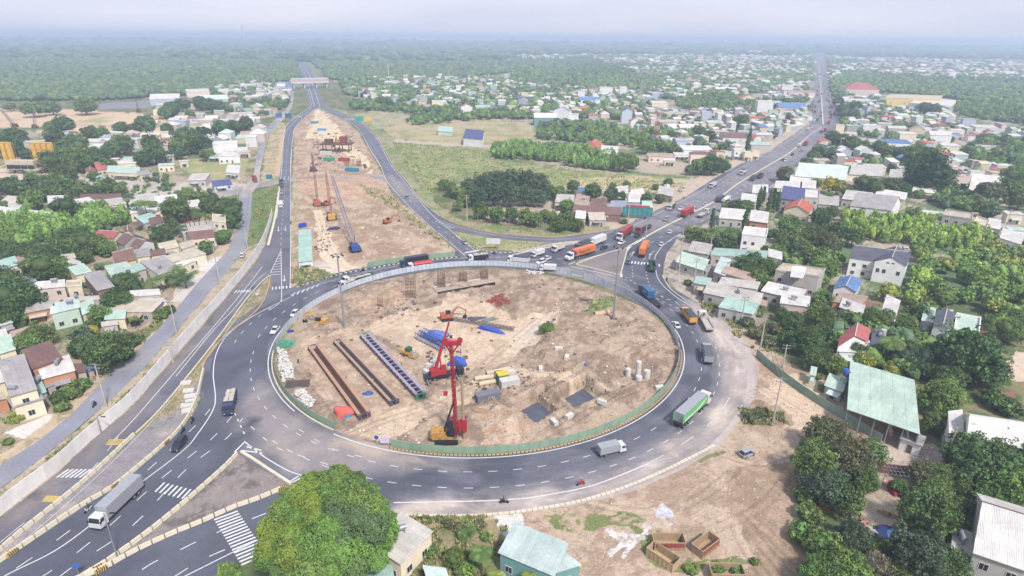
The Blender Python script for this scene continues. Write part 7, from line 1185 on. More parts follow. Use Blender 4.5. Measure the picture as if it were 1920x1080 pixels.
def pylon(px, py, ty, lean=0, label=None, arms=2, xf=False):
    g, h = top_h(px, py, ty); t = thing('utility_pole', label, 'utility pole', g, rnd.uniform(-.3, .3)); b = MB(); b.tube((0, 0, 0), (lean, 0, h), .24, .13, 8); b.build('pole', M['concrete'], t)
    for k in range(arms):
        b = MB(); z = h-.3-k*.9; b.box(-1.1+lean, 1.1+lean, -.07, .07, z-.07, z+.07)
        for x in (-1, 0, 1): b.tube((x+lean, 0, z+.07), (x+lean, 0, z+.3), .06, n=6)
        b.build('crossarm', M['steel'], t)
    if xf: b = MB(); b.tube((.0, -.6, h*.45), (.0, -.6, h*.45+1.2), .4, n=12); b.box(-.8, .8, -1, -.2, h*.45-.15, h*.45-.01); b.build('transformer', M['obj'], t, C(110, 140, 175))
    if not label: AUTO.append((t, 'grey concrete utility pole with crossarms', px, py))
for a in ((200, 763, 682), (331, 625, 560), (412, 530, 457), (464, 465, 422), (1300, 542, 486), (1272, 516, 425), (1389, 610, 556), (1424, 661, 588), (1467, 690, 646), (1449, 792, 708), (1177, 420, 380), (876, 418, 366), (1008, 160, 152), (1210, 452, 420), (470, 300, 270), (1330, 480, 440), (1885, 430, 392), (1795, 340, 310), (325, 680, 640)): pylon(*a)
pylon(1770, 874, 800, 0, 'utility pole carrying a blue transformer beside the small yard', 2, True)
def wires(P, lb):
    Q = [top_h(*p) for p in P]; b = MB()
    for (g0, h0), (g1, h1) in zip(Q, Q[1:]):
        for off in (-.9, 0, .9):
            a = Vector((g0[0]+off, g0[1], h0)); c = Vector((g1[0]+off, g1[1], h1)); pr = a
            for k in range(1, 9): t_ = k/8; q = a.lerp(c, t_)-Vector((0, 0, 4*t_*(1-t_)*(c-a).length*.02)); b.tube(pr, q, .035, n=3); pr = q
    tag(b.build('power_line', M['dark']), lb, 'power line')
wires([(1177, 420, 380), (1272, 516, 425), (1300, 542, 486), (1389, 610, 556), (1424, 661, 588), (1449, 792, 708)], 'power line along the poles right of the ring road'); wires([(470, 300, 270), (464, 465, 422), (412, 530, 457), (331, 625, 560), (200, 763, 682)], 'power line along the poles of the local road')
def lat_tower(px, py, ty, label, w0, cols, mono=False, top=0):
    g, h = top_h(px, py, ty); t = thing('radio_mast', label, 'mast', g); n = 7
    if mono: b = MB(); b.tube((0, 0, 0), (0, 0, h), .9, .5, 8); b.build('pole', M['pale'], t); return
    for i in range(n):
        b = MB(); b.lattice((0, 0, h*i/n), (0, 0, h*(i+1)/n), w0*(1-.75*i/n), w0*(1-.75*(i+1)/n), 3, .16); b.build('section', M['obj'], t, C(*cols[i % 2]))
    if top: b = MB(); b.tube((0, 0, h), (0, 0, h+8), .12, n=5); b.tube((0, -.9, h*.8), (0, -.9, h*.8+1.6), .5, n=8); b.build('antenna', M['pale'], t)
lat_tower(1229, 268, 210, 'red and white banded lattice radio mast above the plantation', 5.5, ((200, 90, 80), (240, 238, 236)), top=1); lat_tower(1200, 200, 150, 'thin grey lattice mast in the middle of the far town', 4.5, ((200, 200, 205), (190, 190, 196))); lat_tower(729, 150, 119, 'slender white pole mast above the far town', 3, None, True)
lat_tower(1507, 100, 73, 'faint reddish lattice tower on the horizon left of the highway', 20, ((190, 120, 110), (200, 190, 190)))
g = G(459, 84); t = thing('chimney', 'tall white chimney tower standing on the horizon', 'chimney', g); b = MB(); b.tube((0, 0, 0), (0, 0, 158), 13, 9, 16); b.build('shaft', M['pale'], t)
for (x, y, wp, hh, lb) in ((420, 78, 40, 18, 'low white factory hall on the horizon left of the white chimney'), (500, 77, 34, 16, 'low white factory hall on the horizon right of the white chimney'), (605, 78, 44, 18, 'pale factory hall on the horizon above the expressway'), (720, 79, 70, 20, 'long white factory hall on the horizon'), (1417, 103, 26, 22, 'wide pale office block far beyond the town near the horizon'), (845, 106, 12, 14, 'pinkish tall building alone in the distant woods'), (1535, 91, 14, 20, 'reddish building at the far end of the highway')):
    g = G(x, y); d = math.hypot(g[0], g[1]); Wd = wp*d/FPX; house_w([Vector((g[0]-Wd/2, g[1], 0)), Vector((g[0]+Wd/2, g[1], 0)), Vector((g[0]+Wd/2, g[1]+Wd*.5, 0)), Vector((g[0]-Wd/2, g[1]+Wd*.5, 0))], hh, 'f', 'w', 'w' if x < 1500 else 'p', lb, None, 0, 'building', 'building', (x, y))
def sign(px, py, h, shape, face, label, w_=.8, hh=.8, rz=0, txt=None):
    g = G(px, py); t = thing('road_sign', label, 'sign', g, rz); b = MB(); b.tube((0, 0, 0), (0, 0, h), .06, n=6); b.build('pole', M['steel'], t); b = MB()
    if shape == 'round': b.tube((0, -.08, h), (0, -.14, h), w_/2, n=20)
    else: b.box(-w_/2, w_/2, -.14, -.08, h-hh, h)
    b.build('board', M['obj'], t, C(*face))
    if shape == 'round' and face[0] > 150: b = MB(); b.box(-w_*.32, w_*.32, -.16, -.141, h-.09, h+.09); b.build('bar', M['line'], t)
    return t
sign(819, 392, 2.6, 'round', (206, 52, 48), 'round red no-entry sign at the slip road nose'); sign(843, 408, 2.6, 'round', (206, 52, 48), 'round red no-entry sign near the small white booth'); sign(554, 527, 2.6, 'round', (206, 52, 48), 'round red no-entry sign at the foot of the left carriageway'); sign(707, 835, 2.2, 'round', (50, 90, 190), 'round blue arrow sign at the end of the green hoarding', 1.0)
t = sign(722, 836, 2.4, 'rect', (226, 212, 236), 'pale lilac notice board fixed at the end of the green hoarding', 2.0, 1.6); sign(150, 1084, 3.2, 'rect', (70, 120, 200), 'blue sign board cut by the bottom edge', 1.1, .8, .6); sign(884, 466, 2.4, 'round', (200, 110, 160), 'small pink sign on the grassy wedge'); sign(900, 468, 2.2, 'round', (210, 80, 80), 'small red sign on the grassy wedge')
g = G(925, 468); t = thing('billboard', 'blank white billboard on two legs on the grassy wedge', 'billboard', g); b = MB(); b.box(-3.0, 3.0, -.1, .1, 2.6, 5.0); b.build('board', M['line'], t)
for x in (-1.8, 1.8): b = MB(); b.tube((x, 0, 0), (x, 0, 2.6), .1, n=6); b.build('leg', M['steel'], t)
g = G(1194, 410); t = thing('billboard', 'teal billboard facing the highway beside the brown roofed shops', 'billboard', g, -.15); b = MB(); b.box(-7.5, 7.5, -.15, .15, 1.2, 6.0); b.build('board', M['obj'], t, C(62, 138, 142)); b = MB()
for i in range(6): b.box(-7+i*2.45, -5.2+i*2.45, -.2, -.152, 1.6+.1*(i % 2), 5.6)
b.build('picture', M['obj'], t, C(84, 160, 160)); b = MB(); b.box(-6, 6, -.19, -.16, 6.0, 7.0); b.build('header', M['obj'], t, C(200, 90, 96))
for x in (-6, 0, 6): b = MB(); b.tube((x, .3, 0), (x, .3, 6), .15, n=6); b.build('leg', M['steel'], t)
def gantry(px0, py0, px1, py1, boards, label, h=7):
    a = Vector(G(px0, py0)); c = Vector(G(px1, py1)); L_ = (c-a).length; t = thing('sign_gantry', label, 'sign gantry', a, math.atan2(c.y-a.y, c.x-a.x)); b = MB(); b.tube((0, 0, 0), (0, 0, h), .25, n=8); b.tube((L_, 0, 0), (L_, 0, h), .25, n=8); b.lattice((0, 0, h-.6), (L_, 0, h-.6), 1, 1, 8, .08); b.build('frame', M['pale'], t)
    for x, w_, col in boards: b = MB(); b.box(x-w_/2, x+w_/2, -.8, -.65, h-2.2, h+2.2); b.build('board', M['obj'], t, C(*col))
gantry(520, 229, 566, 230, ((3, 7, (70, 130, 190)), (13, 7, (60, 110, 170))), 'gantry with two blue boards over the left carriageway'); gantry(648, 236, 700, 236, ((14, 8, (40, 180, 160)), (23, 7, (240, 205, 80))), 'gantry with green and yellow boards over the right carriageway')
# overpass with toll-like roof line
a = Vector(G(546, 166)); c = Vector(G(616, 164)); L_ = (c-a).length; t = thing('overpass', 'white and red railed bridge crossing over the distant expressway', 'bridge', a, math.atan2(c.y-a.y, c.x-a.x)); b = MB(); b.box(0, L_, -7, 7, 8.2, 11.0); b.build('deck', M['pale'], t)
for y in (-6.1, 5.9): b = MB(); b.box(0, L_, y*1.1, y*1.1+.2, 11.5, 14.0); b.build('railing', M['obj'], t, C(222, 190, 184))
for x in (4, L_*.34, L_*.66, L_-4): b = MB(); b.box(x-1, x+1, -5, 5, 0, 7); b.build('pier', M['pale'], t)
b = MB(); b.box(0, L_, -7.4, -7.2, 15.2, 17.0); b.build('parapet_board', M['line'], t); b = MB(); [b.box(x, x+.5, -7.4, -7.2, 13, 15.2) for x in np.arange(1, L_, 8)]; b.build('board_support', M['line'], t)
house((514, 163), (547, 164), (548, 156), 8, 'f', 'b', 'b', 'bright blue flat building left of the distant overpass')
# batching plant
g = G(50, 325); t = thing('batching_plant', 'yellow concrete batching plant with clustered silos at the left edge', 'concrete plant', g); k = 0
for px, n in ((16, 2), (72, 4)):
    q = Vector(G(px+4, 322))-Vector(g)
    for i in range(n): b = MB(); x = q.x+i*3.6; b.tube((x, q.y, 5), (x, q.y, 19), 1.75, n=14); b.tube((x, q.y, 2.5), (x, q.y, 5), .4, 1.75, n=14); b.build('silo', M['obj'], t, C(236, 190, 92)); k += 1
    b = MB(); 
    for i in range(n+1):
        for y in (-1.8, 1.8): x = q.x+i*3.6-1.8; b.bar((x, q.y+y, 0), (x, q.y+y, 19), .14)
    for z in (5, 10, 15, 19): b.bar((q.x-1.8, q.y-1.9, z), (q.x+n*3.6-1.8, q.y-1.9, z), .1)
    b.build('frame', M['obj'], t, C(230, 180, 80))
b = MB(); b.box(-12, 12, -3, 3, 3, 3.4); b.box(-10, 8, -2.5, 2.5, 6, 8.5); [b.bar((x, y, 0), (x, y, 6), .2) for x in (-10, -4, 2, 8) for y in (-2.5, 2.5)]; b.bar((-10, 0, 6), (-26, -4, 0), .8); b.build('mixer_house', M['obj'], t, C(216, 204, 184)); b = MB(); [b.box(-9+i*4.5, -5.5+i*4.5, -3.2, -2.6, 3.5, 5.6) for i in range(4)]; b.build('hopper', M['dark'], t)
# ================================================================ SITE MACHINES
RED, YEL, BLU, ORA = C(182, 50, 60), C(222, 172, 88), C(62, 96, 164), C(196, 112, 80)
def tracks(t, L_, w_, gauge, h=.9):
    for s in (-1, 1):
        b = MB(); y = s*gauge/2; r = h/2; pts = []
        for k in range(7): a = math.pi/2+math.pi*k/6; pts.append((-L_/2+r+r*math.cos(a), r+r*math.sin(a)))
        for k in range(7): a = -math.pi/2+math.pi*k/6; pts.append((L_/2-r+r*math.cos(a), r+r*math.sin(a)))
        b.side(pts, y-w_/2, y+w_/2)
        for k in range(int(L_/.4)): x = -L_/2+.3+k*.4; b.box(x, x+.16, y-w_/2-.02, y+w_/2+.02, h, h+.05)
        b.build('track', M['dark'], t)
def excavator(px, py, rz, col, label, arm=0):
    t = thing('excavator', label, 'excavator', G(px, py), rz); tracks(t, 3.8, .55, 2.3); b = MB(); b.box(-2.0, 1.4, -1.25, 1.25, 1.1, 1.9); b.box(-2.1, -.7, -1.2, 1.2, 1.9, 2.5); b.build('house_body', M['obj'], t, col); b = MB(); b.box(-.2, 1.35, .25, 1.22, 1.91, 2.95); b.build('cab', M['glass'], t)
    b = MB(); e = Vector((3.6, -.3, 4.4)); f = Vector((6.3, -.3, 2.9)); q = Vector((6.0, -.3, .9)); b.tube((.9, -.3, 1.8), e, .32, .26, 6); b.tube(e, f, .26, .2, 6); b.tube(f, q, .2, .16, 6); b.tube((1.6, -.3, 1.6), (2.6, -.3, 3.2), .09, n=5); b.build('boom', M['obj'], t, col); b = MB(); b.side([(5.6, 1.0), (6.5, 1.1), (6.4, .2), (5.4, .1), (5.2, .5)], -.8, .3); b.build('bucket', M['dark'], t); return t
excavator(603, 610, math.pi-.25, YEL, 'yellow excavator digging beside the grey hoarding at the upper left of the site'); excavator(727, 420, .6, ORA, 'orange-brown excavator on the bare soil between the carriageways'); excavator(612, 387, 1.0, ORA, 'orange excavator with raised arm beside the drilling rig between the carriageways'); excavator(838, 600, .3, ORA, 'small rusty excavator near the stacked steel beams'); excavator(632, 265, 2.0, YEL, 'small excavator on the sandy ramp of the far work site')
# piling rig
g = G(838, 826); t = thing('piling_rig', 'tall red piling rig on a yellow crawler at the lower centre of the site', 'piling rig', g, .05); tracks(t, 5.2, .8, 3.2, 1.0); b = MB(); b.box(-3.2, 1.6, -1.4, 1.4, 1.2, 1.9); b.box(-3.3, -.2, -1.4, 1.3, 1.901, 3.0); b.box(-3.55, -3.301, -1.3, 1.3, 1.4, 2.7); b.box(-2.8, -1.2, -.8, .6, 3.001, 3.2); b.build('engine_house', mat('worn_yellow', C(206, 158, 84), rough=.8, n1=1.5, a1=.25, tint=(C(150, 120, 90), 1.2, .58)), t); b = MB(); b.box(.4, 1.8, -1.5, -.4, 2.11, 3.6); b.build('cab', M['glass'], t)
gt, H_ = top_h(852, 815, 628); b = MB(); b.lattice((2.2, 0, 1.5), (1.6, 0, H_-1), .62, .55, 18, .09); b.box(1.85, 2.25, -.35, .35, 1.5, 14); b.tube((2.1, 0, 1.5), (1.6, 0, H_-1), .22, .18, 8); b.build('mast', M['obj'], t, RED)
b = MB(); b.box(.1, 3.8, -.35, .35, H_-1.3, H_-.4); b.tube((.3, -.3, H_-.2), (.3, .3, H_-.2), .6, n=12); b.tube((3.5, -.3, H_-.2), (3.5, .3, H_-.2), .6, n=12); b.bar((.3, 0, H_-.8), (1.6, 0, H_-3.4), .3); b.bar((3.5, 0, H_-.8), (1.8, 0, H_-3.4), .3); b.build('mast_head', M['obj'], t, RED)
b = MB(); b.tube((3.9, 0, -.1), (3.7, 0, H_*.62), .34, .3, 10); b.build('kelly_bar', mat('kelly_steel', C(190, 160, 130), rough=.6), t); b = MB(); b.box(2.6, 4.6, -.6, .6, 3.2, 5.2); b.tube((3.9, 0, 2.5), (3.9, 0, 5.6), .7, n=12); b.build('rotary_drive', M['obj'], t, RED); b = MB(); b.tube((-.6, -.9, 2.4), (1.7, -.3, 10), .16, n=6); b.tube((-.6, .9, 2.4), (1.7, .3, 10), .16, n=6); b.tube((3.8, 0, H_*.62), (3.5, 0, H_-.8), .03, n=4); b.tube((.3, 0, 2.8), (.3, 0, H_-.8), .03, n=4); b.box(.2, 1.6, -1.2, -.5, 2.0, 5.8); b.build('stay', M['dark'], t); b = MB(); b.box(.3, 1.5, -.5, 1.1, 1.3, 5.6); b.box(-.4, .5, -.3, .9, 12.0, 12.5); b.build('winch_frame', M['obj'], t, RED)
# truck crane with raised red boom
g = G(832, 708); t = thing('truck_crane', 'mobile crane with raised red telescopic boom beside the blue tarpaulins', 'crane', g, .35); put_wheels(t, (-4, -2.7, 1.6, 2.9, 4.2), 1.1, 'truck'); b = MB(); b.box(-5.2, 5.2, -1.25, 1.25, .8, 1.35); b.box(3.6, 5.4, -1.2, 1.2, 1.351, 2.4); b.build('carrier', M['dark'], t); b = MB(); b.box(-3.2, .6, -1.15, 1.15, 1.6, 2.6); b.box(-3.6, -2.2, -1.2, 1.2, 1.5, 3.1); b.box(-.6, .8, .3, 1.15, 2.601, 3.4); b.build('slewing_house', M['obj'], t, RED)
for x in (-4.8, 3.2):
    for s in (-1, 1): b = MB(); b.box(x-.15, x+.15, min(s*1.2, s*3.2), max(s*1.2, s*3.2), .8, 1.0); b.tube((x, s*3.1, 0), (x, s*3.1, .9), .14, n=6); b.build('outrigger', M['steel'], t)
gt, H_ = top_h(841, 700, 604); inv = (Matrix.Translation(Vector(g))@Matrix.Rotation(.35, 4, 'Z')).inverted(); tip = inv@Vector((gt[0]+.6, gt[1], H_)); base_ = Vector((-2.2, 0, 2.8)); b = MB(); m1 = base_.lerp(tip, .5); b.tube(base_, m1, .52, .44, 4); b.tube(m1, tip, .34, .26, 4); b.tube(Vector((-.4, 0, 1.9)), base_.lerp(tip, .3), .2, n=6); b.build('boom', M['obj'], t, RED); b = MB(); b.tube(tip, tip+Vector((.4, 0, -4)), .03, n=4); b.box(tip.x+.1, tip.x+.7, -.2+tip.y, .2+tip.y, tip.z-4.7, tip.z-4); b.build('hook', M['dark'], t)
# crawler cranes in the strip
def crawler(px, py, tx, ty, top_at, col, bcol, label, w=1.5, nseg=16, back=None):
    g = Vector(G(px, py)); gt = Vector(G(*top_at)); lo, hi = 0, 80
    for _ in range(30):
        m_ = (lo+hi)/2
        if PX(gt.x, gt.y, m_)[1] > ty: lo = m_
        else: hi = m_
    rz = math.atan2(gt.y-g.y, gt.x-g.x); t = thing('crawler_crane', label, 'crane', g, rz); tracks(t, 6, .9, 4, 1.1); b = MB(); b.box(-4.2, 1.8, -1.6, 1.6, 1.3, 3.0); b.box(-4.6, -3.2, -1.7, 1.7, 1.3, 3.4); b.build('machine_house', M['obj'], t, col); b = MB(); b.box(.6, 2.2, .9, 1.9, 1.6, 3.4); b.build('cab', M['glass'], t)
    tip = Vector(((gt-g).to_2d().length, 0, lo)); b = MB(); b.lattice((1.5, 0, 1.8), tip, w, w*.7, nseg, .10); b.build('boom', M['obj'], t, bcol); b = MB(); b.bar((-3.2, 0, 3), (-1.5, 0, 7), .2); b.tube((-1.5, 0, 7), tip, .05, n=4); b.tube((-3.2, 0, 3), (-1.5, 0, 7), .1, n=4); b.tube(tip, (tip.x+.3, 0, tip.z-6), .04, n=4); b.build('stay', M['dark'], t); return t
crawler(666, 470, 607, 327, (628, 388), BLU, C(150, 156, 176), 'blue crawler crane with very long grey lattice boom between the carriageways', 1.7, 22); crawler(622, 412, 626, 322, (619, 398), YEL, C(164, 84, 72), 'yellow crawler crane with upright red lattice boom between the carriageways', 1.3, 16); crawler(596, 386, 592, 290, (596, 380), ORA, C(150, 92, 80), 'orange crawler crane with slim upright boom left of the far pier works', 1.1, 16)
crawler(28, 238, 4, 205, (10, 234), C(120, 60, 60), C(120, 110, 120), 'dark crawler crane at the far left edge of the river bank', 2, 14); crawler(66, 240, 74, 208, (72, 236), C(120, 70, 60), C(150, 130, 120), 'crawler crane leaning right on the pale river bank', 2, 14); crawler(260, 210, 259, 180, (259, 208), C(130, 70, 60), C(90, 80, 100), 'crane with upright boom beside the river', 2, 12); crawler(588, 322, 587, 288, (588, 320), C(90, 90, 100), C(90, 90, 100), 'small dark piling rig near the far steel works', 1.0, 10)
# road roller
g = G(768, 668); t = thing('road_roller', 'yellow and green road roller left of the red crane', 'roller', g, -.5); b = MB(); b.tube((1.6, -1.05, .75), (1.6, 1.05, .75), .75, n=20); b.build('drum', M['steel'], t); b = MB(); b.box(.6, 2.6, -1.25, -1.08, .5, 1.0); b.box(.6, 2.6, 1.08, 1.25, .5, 1.0); b.box(2.45, 2.6, -1.07, 1.07, .5, 1.0); b.box(-2.4, .4, -.9, .9, .8, 1.7); b.build('body', M['obj'], t, YEL); b = MB(); b.box(-.9, .5, -.8, .8, 1.701, 2.8); b.build('cab', M['obj'], t, C(60, 110, 96)); put_wheels(t, (-1.5,), 1.0, 'truck')
# girder moulds
M['moss'] = mat('mould_interior', C(84, 74, 66), rough=.9)
def mould(p0, p1, wd, ctop, cin, cend, label, bars=False):
    a = Vector(G(*p0)); c = Vector(G(*p1)); L_ = (c-a).length; rz = math.atan2(c.y-a.y, c.x-a.x); t = thing('girder_mould', label, 'girder mould', a, rz); h = 1.7
    for s in (-1, 1): b = MB(); y0, y1 = sorted((s*wd*.30, s*wd*.62)); b.box(0, L_, y0, y1, h-.12, h); b.box(0, L_, min(s*wd*.28, s*wd*.30), max(s*wd*.28, s*wd*.30), .15, h-.121); [b.bar((x, s*wd*.58, 0), (x, s*wd*.5, h-.1), .08) for x in np.arange(.5, L_, 1.6)]; b.build('side_form', M['obj'], t, C(*ctop))
    b = MB(); b.box(0, L_, -wd*.28, wd*.28, 0, .15); b.build('trough', M['obj'], t, C(*cin)); b = MB()
    for x in (0, L_): b.box(x-.15, x-.02, -wd*.6, wd*.6, 0, .3); b.box(x-.15, x-.02, -wd*.6, -wd*.4, .3, h); b.box(x-.15, x-.02, wd*.4, wd*.6, .3, h); b.box(x-.15, x-.02, -wd*.4, wd*.4, h-.35, h)
    b.build('end_frame', M['obj'], t, C(*cend))
    if bars: b = MB(); [b.box(x-.07, x+.07, -wd*.75, wd*.75, h+.001, h+.14) for x in np.arange(1, L_, 2.1)]; b.build('crossbar', M['obj'], t, C(190, 178, 190))
mould((588, 656), (684, 786), 2.6, (196, 158, 134), (92, 72, 60), (90, 90, 110), 'rust-brown girder mould, leftmost of the three long troughs'); mould((634, 646), (740, 760), 2.2, (188, 160, 146), (74, 82, 84), (84, 88, 110), 'grey-brown girder mould in the middle of the three long troughs'); mould((684, 634), (790, 748), 2.4, (176, 168, 190), (44, 50, 92), (70, 160, 110), 'dark blue girder mould with cross bars, rightmost of the three long troughs', True)
# blue steel frames and tarpaulins
def tarp(px, py, r, h, col, label, seed=1, asp=.7, rz=0, nm='tarpaulin'):
    g = G(px, py); V, F = blob(3, seed, (r, r*asp, h), .30); V = V.copy(); V[:, 2] = np.maximum(V[:, 2], -.02); b = MB(); b.add([tuple(v) for v in V], [tuple(f) for f in F]); o = b.build(nm, M['obj'], None, C(*col)); o.location = (g[0], g[1], 0); o.rotation_euler = (0, 0, rz); tag(o, label, 'tarpaulin'); return o
tarp(815, 632, 4.2, 1.6, (112, 132, 206), 'pale blue tarpaulin spread behind the blue steel frames', 2, .7, -.6); tarp(858, 682, 3.0, 1.8, (70, 104, 200), 'bright blue tarpaulin heap behind the red piling mast', 3, .7, .3); tarp(842, 640, 2.0, 1.0, (222, 130, 124), 'salmon red tarpaulin beside the red crane boom', 4); tarp(918, 620, 4.6, 1.3, (72, 96, 196), 'blue tarpaulin covering a long beam near the upper centre of the site', 5, .28, -.45); tarp(1095, 687, 1.5, 1.4, (86, 88, 196), 'round violet-blue tarpaulin heap right of the two walking workers', 6); tarp(764, 579, 1.6, .7, (90, 120, 210), 'small blue sheet at the end of the ditch', 7); tarp(750, 574, 1.4, .6, (226, 156, 128), 'small orange sheet beside the blue sheet', 8); tarp(645, 776, 2.3, 2.0, (224, 112, 104), 'red tarpaulin tent at the foot of the leftmost girder mould', 9, .8); tarp(653, 781, .8, .9, (80, 150, 190), 'small blue drum cover beside the red tent', 10); tarp(543, 622, 1.2, .8, (60, 70, 150), 'dark blue sheet by the grey hoarding', 11); tarp(690, 739, 1.3, .5, (72, 100, 170), 'crumpled blue sheet between two girder moulds', 12); tarp(625, 430, 2.5, 1.2, (60, 56, 110), 'dark blue sheet beside the haul track between the carriageways', 14)
b = MB(); rr = random.Random(8)
for i in range(110): x, y = rr.gauss(0, 1.2), rr.gauss(0, 1.0); z = max(0, 1.3-abs(x)*.5-abs(y)*.5)*rr.random(); a = rr.uniform(0, 3.14); dx, dy = math.cos(a)*1.3, math.sin(a)*1.3; b.tube((x-dx, y-dy, z), (x+dx, y+dy, z+rr.uniform(0, .7)), .06, n=4)
o = b.build('green_bar_heap', M['obj'], None, C(110, 196, 160)); o.location = G(538, 646); tag(o, 'heap of thin green steel bars inside the hoarding at the left', 'steel bars')
def frame(px, py, rz, L_, w_, h, col, label):
    t = tag(MB().lattice((0, 0, h/2+.05), (L_, 0, h/2+.05), w_, w_, int(L_/1.2), .10).build('truss_bundle', M['obj'], None, col), label, 'steel frame'); t.location = G(px, py); t.rotation_euler = (0, 0, rz)
frame(784, 634, -.75, 12, 2.2, 2.2, BLU, 'blue steel truss frame left of the pale blue tarpaulin, lower of two'); frame(791, 629, -.75, 12, 2.0, 2.4, C(70, 110, 190), 'blue steel truss frame left of the pale blue tarpaulin, upper of two'); frame(845, 600, -.35, 22, 1.0, 1.0, C(110, 105, 110), 'dark lattice boom section lying above the blue covered beam')
# pipes, containers, beams
def lying(px, py, rz, L_, r, col, label, nm='concrete_pipe', cat='pipe', z=0, hollow=True):
    b = MB(); n = 16; V = []; F = []
    for x, q in ((0, r), (L_, r), (L_, r*.8), (0, r*.8)):
        for i in range(n): a = 2*math.pi*i/n; V.append((x, q*math.cos(a), q*math.sin(a)))
    for k in range(4):
        for i in range(n): F.append((k*n+i, k*n+(i+1) % n, ((k+1) % 4)*n+(i+1) % n, ((k+1) % 4)*n+i))
    b.add(V, F); o = b.build(nm, M['obj'], None, C(*col)); g = G(px, py); o.location = (g[0], g[1], r+z); o.rotation_euler = (0, 0, rz); return tag(o, label, cat)
lying(912, 704, .42, 7, .65, (214, 196, 172), 'beige concrete pipe lying highest of the group by the yellow-green booth'); lying(890, 714, .25, 6, .65, (220, 202, 176), 'beige concrete pipe pointing at the yellow-green booth'); lying(898, 724, .35, 4.5, .65, (216, 198, 172), 'shortest beige concrete pipe below the others'); lying(928, 704, .2, 2, .7, (170, 110, 92), 'rust-red pipe stub above the yellow-green booth'); lying(1114, 594, .35, 5.5, .9, (206, 178, 150), 'sandy pipe lying beside the right floodlight mast'); lying(890, 775, -.4, 6, .9, (176, 142, 118), 'brown casing pipe leaning by the rotary drill'); lying(676, 431, -.5, 3, .8, (222, 200, 160), 'pale pipe on the soil between the carriageways')
def container(px, py, rz, L_, col, label, txt=None, h=2.6):
    g = G(px, py); t = thing('site_container', label, 'container', g, rz); b = MB(); b.box(-L_/2, L_/2, -1.2, 1.2, .1, h); ribs(b, -L_/2+.15, L_/2-.15, -1.2, 1.2, .1, h, .4, .05); b.build('shell', M['obj'], t, C(*col)); b = MB(); b.box(-L_/2-.04, -L_/2-.002, -1.1, -.05, .2, h-.1); b.box(-L_/2-.04, -L_/2-.002, .05, 1.1, .2, h-.1); b.build('door', M['obj'], t, C(*[max(c-20, 0) for c in col]))
    if txt: text_on(t, txt, 1.1, (.6, -1.27, 1.5), (math.pi/2, 0, 0), M['white_ink'])
container(914, 752, .42, 6.1, (132, 134, 144), 'dark grey site container with white lettering right of the piling rig', 'CAI'); container(955, 726, .35, 5, (222, 220, 216), 'white site container below the beige pipes'); container(942, 716, .35, 2.6, (92, 150, 110), 'small green site booth with yellow roof beside the pipes'); b = MB(); b.box(-1.5, 1.5, -1.3, 1.3, 2.62, 2.75); o = b.build('roof', M['obj'], [x for x in COL.objects if x.name.startswith('site_container')][-1], C(228, 208, 80))
house((559, 492), (586, 489), (584, 435), 3.0, 's', 't', 'w', 'long site office with green roof beside the left carriageway', nm='site_office', cat='site office'); container(566, 470, math.pi/2, 6, (226, 222, 220), 'white container in front of the long green roofed site office', h=2.2)
for i, (px, py) in enumerate(((565, 428), (571, 427))): b = MB(); b.tube((0, 0, .0), (0, 0, 2.2), 1.1, n=16); b.tube((0, 0, 2.2), (0, 0, 2.5), 1.1, .4, n=16); o = b.build('water_tank', M['obj'], None, C(50, 90, 200)); o.location = G(px, py); tag(o, ('left', 'right')[i]+' blue water tank above the long green roofed site office', 'tank')
def stack(px, py, rz, L_, n, col, label, nm='steel_beams', w_=.28, gap=.5, cat='beams'):
    t = thing(nm, label, cat, G(px, py), rz)
    for i in range(n): b = MB(); y = (i-n/2)*gap; b.box(0, L_, y, y+w_, .05, .10); b.box(0, L_, y+w_*.4, y+w_*.6, .101, .38); b.box(0, L_, y, y+w_, .381, .43); o = b.build('beam', M['obj'], t, C(*[min(255, c+rnd.uniform(-12, 12)) for c in col]))
stack(880, 600, .55, 11, 6, (120, 118, 126), 'dark steel beams stacked left of the grey-green slab'); stack(905, 603, .55, 12, 3, (150, 156, 160), 'grey steel beams stacked right of the dark beams', w_=.5, gap=.7); stack(1144, 597, -.1, 8, 5, (132, 104, 90), 'brown beams lying right of the right floodlight mast'); stack(536, 722, .15, 6, 7, (120, 104, 100), 'brown steel sections between the two white rubble heaps'); stack(980, 573, .4, 7, 3, (126, 98, 84), 'rusty sheet piles lying in the upper right of the site'); stack(962, 590, .5, 6, 2, (116, 90, 80), 'two rusty sheet piles near the lone bright bush'); stack(1088, 562, -.3, 6, 4, (120, 110, 104), 'dark beams near the grass patch at the upper right'); stack(960, 558, -.02, 20, 1, (140, 112, 96), 'single very long beam lying across the upper site'); stack(925, 748, -.6, 5, 3, (150, 120, 96), 'timber beams right of the dark grey container')
